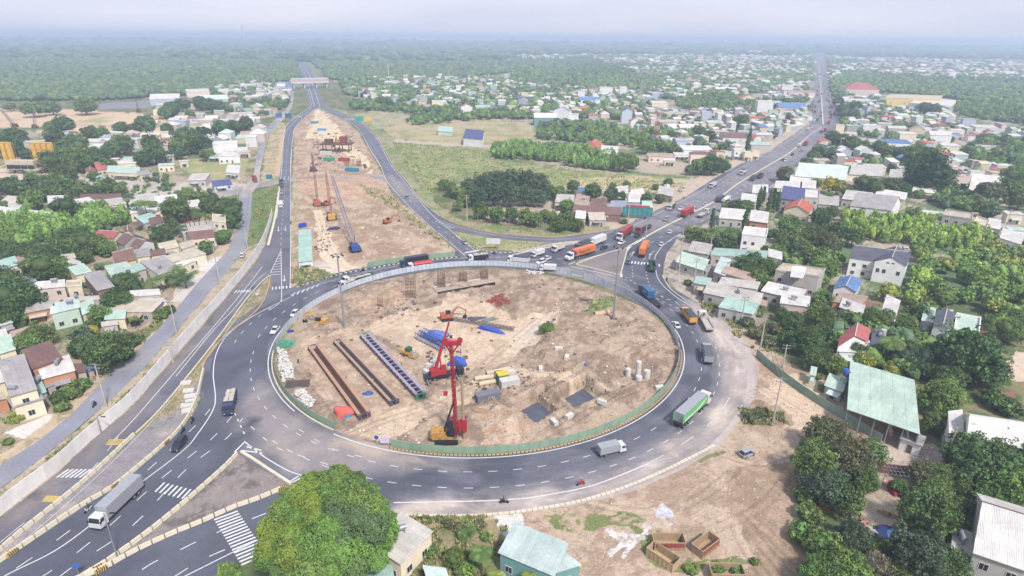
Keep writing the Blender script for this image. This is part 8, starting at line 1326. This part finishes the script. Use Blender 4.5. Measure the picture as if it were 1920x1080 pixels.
for i, (px, py, lb) in enumerate(((1047, 668, 'on the rough soil above the haul track, upper'), (1062, 679, 'on the rough soil above the haul track, lower'), (1128, 762, 'in front of the right pit'), (1067, 787, 'standing below the left pit'), (1039, 797, 'lowest below the left pit'), (1236, 729, 'near the right end of the green hoarding'), (1014, 694, 'left of the two walking workers'), (806, 688, 'left of the red crane'), (814, 680, 'behind the red crane carrier'), (800, 700, 'in front of the red crane'), (958, 700, 'beside the white site container'))):
    b = MB(); b.box(-1.1, 1.1, -.55, .55, -.1, .9); b.box(-.9, .9, -.56, -.551, .2, .6); b.tube((-.5, 0, .9), (-.5, 0, 1.0), .06, n=5); b.tube((.5, 0, .9), (.5, 0, 1.0), .06, n=5); o = b.build('concrete_block', M['pale']); g = G(px, py); o.location = (g[0], g[1], float(relief(np.array([g[0]]), np.array([g[1]]))[0])); o.rotation_euler = (.05*(i % 3), 0, i*1.3); tag(o, 'pale concrete block '+lb, 'block')
# red baskets
for i, (px, py) in enumerate(((912, 570), (918, 573), (921, 566), (926, 571), (928, 563), (934, 569), (937, 561), (942, 567), (946, 572), (930, 577))):
    t = tag(MB().lattice((0, 0, .75), (2.0, 0, .75), 1.4, 1.4, 3, .10).box(.05, 1.95, -.6, .6, .06, .5).build('steel_basket', M['obj'], None, C(178, 70, 66)), 'red steel basket in the heap near the upper centre of the site', 'basket', 'red steel baskets heaped in the upper site'); t.location = G(px, py); t.rotation_euler = (0, 0, rnd.uniform(-.4, .9))
# rebar cages of the piers
def cage(px, py, ty, label, w_=2.6, n=7):
    g, h = top_h(px, py, ty); g = (g[0], g[1], 0); t = thing('rebar_cage', label, 'rebar cage', g, .2); b = MB()
    for i in range(n):
        for j in range(4):
            for x, y in ((-w_/2+w_*i/(n-1), -w_/3+w_*.67*j/3),): b.tube((x, y, -.05), (x+rnd.uniform(-.08, .08), y, h+rnd.uniform(-.3, .3)), .05, n=4)
    b.build('bars', M['rust'], t); b = MB()
    for k in range(1, int(h/1.2)):
        z = k*1.2; P = [(-w_/2, -w_/3, z), (w_/2, -w_/3, z), (w_/2, w_/3, z), (-w_/2, w_/3, z)]
        for i in range(4): b.tube(P[i], P[(i+1) % 4], .05, n=4)
    b.build('stirrups', M['rust'], t)
cage(771, 560, 523, 'rusty rebar cage leftmost of the four above the trench', 3.4); cage(828, 542, 511, 'rusty rebar cage second from the left of the four'); cage(869, 534, 509, 'rusty rebar cage third from the left of the four'); cage(908, 527, 505, 'rusty rebar cage rightmost of the four behind the trench'); cage(650, 312, 300, 'rebar cage at the left of the far pier works', 3); cage(673, 312, 298, 'rebar cage at the right of the far pier works', 3); cage(714, 578, 558, 'short rebar cage beside the upper floodlight mast', 1.6, 5)
a = Vector(G(822, 555)); c = Vector(G(928, 536)); L_ = (c-a).length; t = thing('pile_cap', 'long pile cap with black formwork edge below the rebar cages', 'foundation', a, math.atan2(c.y-a.y, c.x-a.x)); b = MB(); b.box(0, L_, .1, 6.0, -.05, 1.0); b.build('slab', M['obj'], t, C(196, 176, 158)); b = MB(); b.box(-.1, L_+.1, -.1, .098, -.1, 1.5); b.build('formwork', M['rubber'], t); b = MB(); b.box(-.1, .0, .1, 6.2, 0, 1.4); b.box(0, L_, 6.05, 6.2, 0, 1.3); b.build('edge_board', M['pale'], t)
# blinding slabs in the two pits
for k, (P, dep) in enumerate(PITS):
    W = [Vector(G(*p)) for p in P]; ce = sum(W, Vector())/4; b = MB(); b.prism([tuple((ce+(w_-ce)*.84).to_2d()) for w_ in W], -dep-.3, -dep+.35); o = b.build('foundation_slab', mat('wet_concrete%d' % k, C(98, 104, 120), rough=.22, n1=.6, a1=.15), None); tag(o, 'dark wet concrete slab in the '+('left' if k == 0 else 'right')+' rectangular pit', 'foundation')
for i, (px, py, h, r, lb) in enumerate(((1196, 702, 4.6, .75, 'tallest'), (1198, 709, 1.2, .9, 'front'), (1213, 702, 1.8, .9, 'right'), (1178, 698, 1.6, .8, 'left'))): b = MB(); b.tube((0, 0, -2.2), (0, 0, h-.6), r, n=18); b.tube((0, 0, h-.62), (0, 0, h-.5), r*.8, n=16); o = b.build('concrete_pile', M['pale'], None); o.location = G(px, py); tag(o, lb+' round concrete pile standing in the hollow on the right', 'pile')
# loose rubble: nobody could count it
def rubble(name, spots, m, seed=1):
    g = np.random.RandomState(seed); V = []; F = []; off = 0
    for (P, n, s0, s1, lift) in spots:
        W = [G(*p)[:2] for p in P]; xs = [w_[0] for w_ in W]; ys = [w_[1] for w_ in W]; X = g.uniform(min(xs), max(xs), n*4); Y = g.uniform(min(ys), max(ys), n*4); k = inpoly(X, Y, W); X = X[k][:n]; Y = Y[k][:n]; Z = relief(X, Y)
        for x, y, z in zip(X, Y, Z): s = g.uniform(s0, s1)*(.5+g.rand()); v, f = ico(1); v = v*(1+.35*(g.rand(len(v), 1)-.5))*np.array([s, s*g.uniform(.5, 1), s*g.uniform(.4, .8)]); V.append(v+np.array([x, y, z+s*.2+g.rand()*lift])); F.append(f+off); off += len(v)
    return tag(link(name, npmesh(name, np.concatenate(V), np.concatenate(F), m)), kind='stuff')
ISL = [(520, 640), (560, 585), (700, 530), (900, 508), (1067, 530), (1200, 580), (1268, 640), (1275, 680), (1262, 725), (1200, 775), (1120, 805), (1030, 832), (900, 842), (740, 832)]
rubble('white_rubble', [([(520, 655), (535, 660), (548, 690), (552, 712), (530, 718), (522, 690)], 420, .25, .5, .8), ([(552, 735), (572, 735), (590, 758), (580, 768), (556, 748)], 260, .25, .5, .7), ([(985, 510), (1020, 512), (1016, 520), (988, 518)], 60, .3, .5, .4)], mat('white_stone', C(226, 222, 216), rough=.9, n1=1, a1=.15), 3)
rubble('soil_clods', [(ISL, 3600, .05, .17, 0), ([(1000, 620), (1120, 600), (1250, 640), (1260, 720), (1150, 780), (1000, 830), (900, 830), (960, 700)], 2200, .06, .24, .05), ([(560, 400), (690, 340), (760, 380), (850, 455), (820, 478), (690, 498), (640, 470)], 1600, .10, .32, 0), ([(560, 330), (560, 260), (600, 210), (650, 240), (700, 310)], 900, .2, .6, 0), ([(950, 985), (1180, 930), (1370, 850), (1480, 850), (1490, 1100), (960, 1100)], 1300, .05, .14, 0), ([(1420, 660), (1600, 760), (1600, 840), (1440, 840), (1400, 760)], 900, .05, .2, 0)], mat('soil_clod', C(196, 170, 148), rough=.95, n1=.3, a1=.25, coord='W'), 5)
rubble('pale_debris', [(ISL, 380, .12, .4, 0), ([(640, 805), (760, 800), (800, 835), (720, 835)], 80, .1, .4, .2), ([(1000, 955), (1300, 900), (1480, 880), (1490, 1080), (1000, 1080)], 170, .06, .2, 0), ([(590, 340), (740, 380), (830, 460), (680, 490)], 160, .15, .5, 0), ([(560, 300), (620, 230), (690, 300)], 90, .2, .7, 0), ([(1300, 570), (1470, 700), (1440, 680), (1310, 580)], 70, .1, .3, 0), ([(1700, 845), (1750, 840), (1740, 865)], 60, .1, .4, .1)], mat('pale_debris_stone', C(230, 218, 204), rough=.9), 7)
rubble('site_scrap', [(ISL, 160, .15, .6, 0), ([(900, 690), (1000, 680), (1010, 730), (880, 760)], 70, .15, .5, .2), ([(690, 590), (770, 560), (790, 590), (700, 610)], 50, .15, .5, .2), ([(800, 660), (880, 650), (880, 720), (800, 725)], 90, .15, .5, .3), ([(590, 430), (620, 420), (620, 480), (590, 480)], 60, .2, .6, .2), ([(590, 250), (660, 250), (690, 320), (570, 325)], 130, .3, 1.2, .3)], mat('scrap', C(122, 104, 98), rough=.9, n1=.5, a1=.4, coord='W'), 9)
# tufts of dry and green grass
def tufts(name, spots, cols, seed):
    g = np.random.RandomState(seed); V = []; CC = []
    for P, n, s0, s1 in spots:
        W = [G(*p)[:2] for p in P]; xs = [w_[0] for w_ in W]; ys = [w_[1] for w_ in W]; X = g.uniform(min(xs), max(xs), n*4); Y = g.uniform(min(ys), max(ys), n*4); k = inpoly(X, Y, W); X = X[k][:n]; Y = Y[k][:n]; d = fbm(X, Y, 4, 3, 13) > .44; X = X[d]; Y = Y[d]; Z = relief(X, Y)
        for x, y, z in zip(X, Y, Z):
            c = np.array(cols[g.randint(len(cols))])*g.uniform(.7, 1.3); s = g.uniform(s0, s1)
            for q in range(5): a = g.uniform(0, 6.28); l = g.uniform(.2, .7)*s; w_ = .28*s; dx, dy = math.cos(a), math.sin(a); ox, oy = g.uniform(-.3, .3, 2)*s; V += [(x+ox-dy*w_, y+oy+dx*w_, z), (x+ox+dy*w_, y+oy-dx*w_, z), (x+ox+dx*l+dy*w_*.3, y+oy+dy*l, z+s*.9), (x+ox+dx*l-dy*w_*.3, y+oy+dy*l, z+s*.9)]; CC += [(*c, 1)]*4
    V = np.array(V); return tag(link(name, npmesh(name, V, np.arange(len(V)).reshape(-1, 4), M['leafc'], np.array(CC))), kind='stuff')
dryc = [(.34, .29, .17), (.28, .26, .13), (.20, .23, .09), gb]
tufts('grass', [([(760, 970), (920, 968), (960, 1000), (990, 1080), (760, 1080)], 2600, .25, .8), ([(262, 815), (330, 790), (390, 670), (480, 585), (507, 517), (462, 562), (362, 694)], 1400, .12, .3), ([(552, 505), (632, 516), (560, 540), (546, 530)], 500, .3, .9), ([(665, 345), (735, 370), (850, 470), (835, 470), (700, 372)], 700, .4, 1.1), ([(1300, 560), (1380, 585), (1470, 660), (1420, 660), (1340, 600)], 1200, .3, 1.2), ([(1385, 765), (1470, 775), (1475, 800), (1395, 795)], 500, .3, .9), ([(735, 266), (920, 284), (1100, 325), (1290, 345), (1280, 365), (1100, 350), (950, 337), (830, 345), (800, 375)], 9000, .3, .7), ([(740, 262), (820, 385), (960, 438), (1100, 430), (1060, 400), (850, 390), (800, 330)], 2200, .4, 1.0), ([(480, 362), (526, 350), (512, 410), (470, 462)], 700, .3, .9), ([(0, 965), (110, 870), (250, 750), (375, 605), (372, 598), (240, 735), (100, 850), (0, 935)], 1500, .2, .7), ([(845, 432), (960, 450), (1030, 456), (900, 468)], 500, .2, .4), ([(1590, 960), (1660, 1000), (1700, 1080), (1580, 1080)], 700, .3, .9), ([(230, 640), (330, 577), (200, 690)], 700, .3, 1.0), ([(1090, 588), (1112, 566), (1150, 562), (1150, 576)], 300, .2, .5)], dryc, 2)
# skips
def skip(px, py, hx, hy, L_, col, band, label):
    g = G(px, py); q = G(hx, hy); t = thing('open_skip', label, 'skip', (g[0], g[1], 0), math.atan2(q[1]-g[1], q[0]-g[0])); W = 1.2; h = 1.9; b = MB(); b.box(-L_/2, L_/2, -W, W, .05, .2); b.box(-L_/2, L_/2, -W, -W+.08, .201, h); b.box(-L_/2, L_/2, W-.08, W, .201, h); b.box(-L_/2, -L_/2+.08, -W+.081, W-.081, .201, h); b.box(L_/2-.08, L_/2, -W+.081, W-.081, .201, h); ribs(b, -L_/2+.1, L_/2-.1, -W, W, .1, h, .75, .07); b.build('bin', mat('skip_paint', C(*col), rough=.85, n1=.8, a1=.15, n2=4, a2=.12, tint=(C(150, 112, 84), .9, .62)), t)
    if band: b = MB(); [b.box(-L_/2+.3, L_/2-.3, min(s*W, s*(W+.09)), max(s*W, s*(W+.09)), .9, h-.15) for s in (-1, 1)]; b.build('painted_band', M['obj'], t, C(*band))
    b = MB(); [b.box(-L_/2-.03, L_/2+.03, s*W-.06, s*W+.06, h+.001, h+.08) for s in (-1, 1)]; [b.box(s*L_/2-.06, s*L_/2+.06, -W+.07, W-.07, h+.001, h+.08) for s in (-1, 1)]; b.build('rim', M['obj'], t, C(196, 170, 140))
skip(1252, 1024, 1290, 1024, 5.6, (188, 162, 128), (160, 84, 76), 'rusty open skip with red band lying crosswise behind the others'); skip(1321, 1030, 1350, 1008, 5.0, (190, 160, 130), (168, 96, 84), 'reddish open skip standing diagonally on the right'); skip(1242, 1052, 1272, 1072, 5.4, (204, 178, 140), None, 'plain beige open skip angled in front of the red banded skip'); skip(1360, 1082, 1400, 1083, 5.6, (184, 158, 128), None, 'open skip cut by the bottom edge of the picture')
# water tanks and small yard things
def tank_tower(px, py, h, col, label, horiz=True):
    t = thing('tank_tower', label, 'water tank', G(px, py)); b = MB(); [b.bar((x, y, 0), (x*.8, y*.8, h), .09) for x in (-.8, .8) for y in (-.8, .8)]; [b.bar((-.75, -.75, z), (.75, -.75, z), .06) for z in (h*.33, h*.66, h)]; b.box(-.9, .9, -.9, .9, h, h+.1); b.build('stand', M['steel'], t); b = MB(); b.tube((0, -1, h+.85), (0, 1, h+.85), .7, n=16) if horiz else b.tube((0, 0, h+.1), (0, 0, h+2), .75, n=16); b.build('tank', M['obj'], t, C(*col))
tank_tower(1578, 738, 5.5, (60, 110, 200), 'blue water tank on a white steel tower left of the mint shed'); tank_tower(1648, 655, 4.5, (206, 208, 212), 'steel water tank on a frame right of the dark lean-to roof', False)
def rooftank(px, py, h, label, w_=1.0): b = MB(); b.tube((-w_, 0, .55), (w_, 0, .55), .5, n=14); b.box(-w_*.8, -w_*.6, -.4, .4, -.1, .2); b.box(w_*.6, w_*.8, -.4, .4, -.1, .2); o = b.build('roof_tank', M['steel'], None); g = G(px, py, h); o.location = g; tag(o, label, 'water tank')
rooftank(1779, 586, 7.5, 'steel water tank behind the steep dark slate gable'); rooftank(1793, 596, 6.6, 'steel water tank at the corner of the flat mint roof'); rooftank(12, 682, 7.5, 'steel water tank at the upper end of the grey roof at the left edge'); rooftank(24, 730, 7.2, 'steel water tank at the lower end of the grey roof at the left edge'); rooftank(1697, 467, 9.5, 'steel water tanks beside the villa gable'); rooftank(1663, 563, 5.5, 'steel water tank above the plain white roof')
for i, (px, py, c, L_) in enumerate(((1672, 918, (206, 60, 92), 1.6), (1680, 925, (200, 64, 90), 1.3), (1690, 930, (60, 66, 130), 1.8), (1702, 938, (140, 60, 90), 1.4), (1708, 925, (60, 110, 90), 2.0), (1664, 966, (214, 188, 140), 2.6), (1632, 998, (198, 190, 190), 1.6), (1600, 972, (226, 214, 206), 1.4), (1604, 965, (160, 60, 70), 1.1), (1672, 1052, (232, 232, 238), 2.4), (1548, 958, (214, 150, 80), 2.0), (1618, 992, (220, 140, 150), 1.2))):
    g = G(px, py); b = MB(); rr = random.Random(i)
    for k in range(5): x = rr.uniform(-L_/2, L_/2); y = rr.uniform(-.6, .6); s = rr.uniform(.35, .6); b.box(x-s, x+s, y-s*.7, y+s*.7, .0+.001*k, s*rr.uniform(1.0, 2.4))
    o = b.build('crate_pile', M['obj'], None, C(*c)); o.location = g; o.rotation_euler = (0, 0, rr.uniform(0, 3)); AUTO.append((tag(o, None, 'crates'), ('crimson', 'red', 'navy blue', 'purple', 'green', 'pale wooden', 'grey', 'white', 'dark red', 'white', 'orange', 'pink')[i]+' pile of crates', px, py))
tarp(1655, 1000, 3.0, 1.0, (44, 60, 110), 'dark blue tarpaulin in the small yard at the lower right', 21, .5, .2); tarp(1676, 1005, 2.2, .8, (84, 130, 180), 'lighter blue sheet beside the dark blue tarpaulin', 22, .6); tarp(1772, 838, 1.2, 1.2, (70, 120, 190), 'blue cover at the foot of the transformer pole', 23)
t = thing('scrap_shelter', 'dark lattice shelter frame behind the crimson crates', 'shelter', G(1678, 900), -.2); b = MB(); [b.bar((x, y, 0), (x, y, 2.6), .1) for x in (-3, 0, 3) for y in (-1.8, 1.8)]; [b.bar((x, -1.8, 2.6), (x, 1.8, 2.6), .06) for x in np.arange(-3, 3.1, .75)]; [b.bar((-3, y, 2.6), (3, y, 2.6), .06) for y in (-1.8, -.6, .6, 1.8)]; b.build('frame', M['steel'], t); b = MB(); b.box(-3.1, 3.1, 1.85, 1.95, 0, 2.4); b.build('back_wall', M['obj'], t, C(150, 100, 90))
for i, (px, py) in enumerate(((352, 436), (360, 434), (368, 432), (377, 431), (356, 430), (365, 427), (390, 428), (396, 425))): b = MB(); b.box(-.12, .12, -.12, .12, 0, 8); o = b.build('bare_column', M['obj'], None, C(150, 90, 84)); o.location = G(px, py+6); tag(o, 'slim dark red bare column standing on the unfinished slab', 'column', 'bare red columns on the unfinished slab')
house((342, 440), (410, 428), (398, 414), 3.6, 'f', 'l', 'g', 'unfinished slab with bare red columns beside the local road')
for i, (px, py) in enumerate(((348, 720), (353, 735), (356, 745), (358, 755), (350, 762), (352, 772))): b = MB(); [b.box(-1.3, 1.3, -.45+.9*k, .4+.9*k, .002, .35) for k in range(2)]; o = b.build('slab_stack', M['pale'], None); o.location = G(px, py); o.rotation_euler = (0, 0, .2+.05*i); tag(o, NTH[i]+' white slab stack from the top along the median barrier', 'slabs', 'white slabs along the median barrier')
# far pier works on the sandy strip
t = thing('steel_scaffold', 'dark steel platform of the far pier works between the carriageways', 'scaffold', G(633, 285)); b = MB(); b.box(-12, 12, -5, 5, 6, 7); [b.bar((x, y, 0), (x, y, 6), .5) for x in (-10, -3, 3, 10) for y in (-4, 4)]; b.box(-9, -3, -2, 2, 7.001, 10); b.build('platform', M['rust'], t); b = MB(); b.box(3, 8, -3, 3, 7.002, 12); b.build('shoring', M['obj'], t, C(150, 90, 84)); 
for px, py, L_, c, lb in ((612, 290, 9, (226, 222, 218), 'white slab box left of the dark steel platform'), (660, 322, 9, (70, 150, 170), 'teal container at the lower right of the far pier works'), (617, 302, 8, (70, 180, 140), 'green container left of the red shoring'), (645, 303, 8, (190, 70, 66), 'red container right of the red shoring'), (604, 246, 8, (110, 180, 220), 'light blue container on the upper sandy ramp'), (590, 232, 8, (90, 170, 180), 'teal container highest on the sandy ramp'), (505, 335, 3, (70, 150, 180), 'small teal kiosk at the cross road')): container(px, py, -.1, L_, c, lb)
# workers
for i, (px, py, lb) in enumerate(((1049, 703, 'worker walking on the haul track, left of two'), (1057, 698, 'worker walking on the haul track, right of two'), (1135, 738, 'worker with white helmet at the right edge of the right pit'), (1109, 735, 'worker standing inside the right pit wall'), (1094, 724, 'worker at the back of the right pit'), (753, 688, 'worker beside the rightmost girder mould'), (799, 798, 'worker in dark clothes left of the piling rig'), (583, 706, 'worker near the rusty sections at the left of the site'), (795, 532, 'worker beside the leftmost rebar cage'), (560, 682, 'worker on the open ground left of the leftmost mould'), (885, 622, 'worker under the blue covered beam'), (700, 722, 'worker between the middle and right girder moulds'))):
    person(px, py, lb, STAND2 if i % 3 == 1 else STAND, rnd.uniform(0, 6), (240, 236, 90) if i % 2 else (240, 240, 240))
# ================================================================ LABELS
LM = [((55, 300), 'the yellow batching silos'), ((150, 225), 'the pale river bank'), ((310, 184), 'the big white factory by the river'), ((422, 268), 'the white two-storey house by the local road'), ((254, 299), 'the teal roofed hall'), ((380, 430), 'the bare red columns'), ((195, 657), 'the big round tree by the local road'), ((80, 680), 'the brown sheet roof at the left'), ((95, 535), 'the pinkish house with two windows'), ((200, 535), 'the grey pitched roof at the left'), ((205, 440), 'the dull red gable at the left'), ((120, 430), 'the left plantation'), ((350, 350), 'the concrete yard'), ((470, 405), 'the local road bend'), ((572, 460), 'the green roofed site office'), ((630, 300), 'the far pier works'), ((580, 158), 'the distant overpass'), ((672, 230), 'the green and yellow gantry'), ((730, 140), 'the slender white mast'), ((885, 255), 'the navy-roofed white house in the fields'), ((960, 370), 'the dark grove'), ((925, 447), 'the blank white billboard'), ((1194, 395), 'the teal billboard'), ((1060, 300), 'the middle plantation'), ((1230, 240), 'the red and white mast'), ((1202, 175), 'the grey lattice mast'), ((1024, 219), 'the white barn in the town'), ((1305, 279), 'the long white hall by the highway'), ((1335, 308), 'the roadside tree clump'), ((1434, 190), 'the tall white block'), ((1420, 221), 'the orange roof beside the highway'), ((1612, 166), 'the red roofed hotel'), ((1720, 190), 'the cream-yellow school'), ((1617, 264), 'the long grey wall building'), ((1816, 224), 'the tall blue-grey house'), ((1540, 230), 'the far crossroads'), ((1485, 370), 'the navy-blue roof'), ((1495, 388), 'the orange-red gable'), ((1556, 347), 'the bright yellow tree'), ((1640, 385), 'the long white house with grey roof'), ((1742, 322), 'the great dark tree'), ((1796, 408), 'the grey flat-topped block'), ((1846, 355), 'the cream roofed hall'), ((1650, 485), 'the large white villa'), ((1495, 515), 'the grey block house'), ((1700, 430), 'the bright young plantation'), ((1400, 500), 'the roadside sheds'), ((1337, 410), 'the lone cypress'), ((1600, 625), 'the red roof with white front'), ((1790, 600), 'the dark slate gable'), ((1816, 664), 'the big dark spreading tree'), ((1655, 750), 'the mint green shed'), ((1865, 800), 'the big white warehouse'), ((1875, 1000), 'the corner warehouse'), ((1680, 920), 'the small yard of crates'), ((1560, 880), 'the tree clump by the earth lot'), ((1450, 760), 'the scrub at the ring edge'), ((1290, 1030), 'the open skips'), ((1000, 1030), 'the teal house'), ((780, 1010), 'the pale roofed house'), ((620, 980), 'the great domed tree'), ((1026, 616), 'the middle of the site'), ((1220, 500), 'the right crossing'), ((220, 950), 'the long silver box truck'), ((1900, 330), 'the right picture edge'), ((1850, 560), 'the right thicket'), ((1360, 450), 'the trees at the junction')]
def side(px, py, m):
    dx, dy = px-m[0], py-m[1]
    if abs(dx) < 9 and abs(dy) < 9: return 'at'
    if abs(dx) > abs(dy)*1.3: return 'left of' if dx < 0 else 'right of'
    return 'beyond' if dy < 0 else 'in front of'
from collections import defaultdict
B = defaultdict(list)
for o, base, px, py in AUTO:
    m, nm = min(LM, key=lambda q: (q[0][0]-px)**2*.6+(q[0][1]-py)**2*1.6)
    key = base+' '+side(px, py, m)+' '+nm
    B[key].append((px, py, o))
ORD = ['first', 'second', 'third', 'fourth', 'fifth', 'sixth', 'seventh', 'eighth', 'ninth', 'tenth', 'eleventh', 'twelfth', 'thirteenth', 'fourteenth', 'fifteenth', 'sixteenth', 'seventeenth', 'eighteenth', 'nineteenth', 'twentieth', 'twenty-first', 'twenty-second', 'twenty-third', 'twenty-fourth', 'twenty-fifth', 'twenty-sixth', 'twenty-seventh', 'twenty-eighth', 'twenty-ninth', 'thirtieth']
for k, v in B.items():
    v.sort(key=lambda q: (q[0], q[1])); n = len(v)
    for i, (px, py, o) in enumerate(v):
        if n == 1: s = k
        elif n == 2: s = k+', '+('left' if i == 0 else 'right')+' of two'
        else: s = k+', '+('leftmost' if i == 0 else 'rightmost' if i == n-1 else ORD[min(i, 29)]+' from left')
        w_ = s.split(); o['label'] = s if len(w_) <= 16 else ' '.join([x for x in w_ if x not in ('the', 'leafy', 'concrete', 'with')][:16])
for o in COL.objects:
    if o.get('category') in ('tree', 'palm') and not o.get('group'): o['group'] = 'trees among the houses and fields'
    if o.get('category') == 'house' and not o.get('group'): o['group'] = 'houses of the town'
    if o.get('category') in ('car', 'truck') and not o.get('group'): o['group'] = 'vehicles on the roads'
    if 'used' in o: del o['used']
bpy.data.objects.remove(TANK)
# ================================================================ HAZE
hm = MB(); hm.box(-60000, 60000, -400, 40000, -4, 104)
vm = bpy.data.materials.new('haze_air'); vm.use_nodes = True; vt = vm.node_tree; vt.nodes.remove(vt.nodes['Principled BSDF'])
pv = vt.nodes.new('ShaderNodeVolumePrincipled'); pv.inputs['Color'].default_value = (.66, .80, 1.0, 1); pv.inputs['Density'].default_value = 3.2e-4; pv.inputs['Anisotropy'].default_value = 0.1
vt.links.new(pv.outputs[0], vt.nodes['Material Output'].inputs['Volume'])
tag(hm.build('haze', vm), kind='stuff')
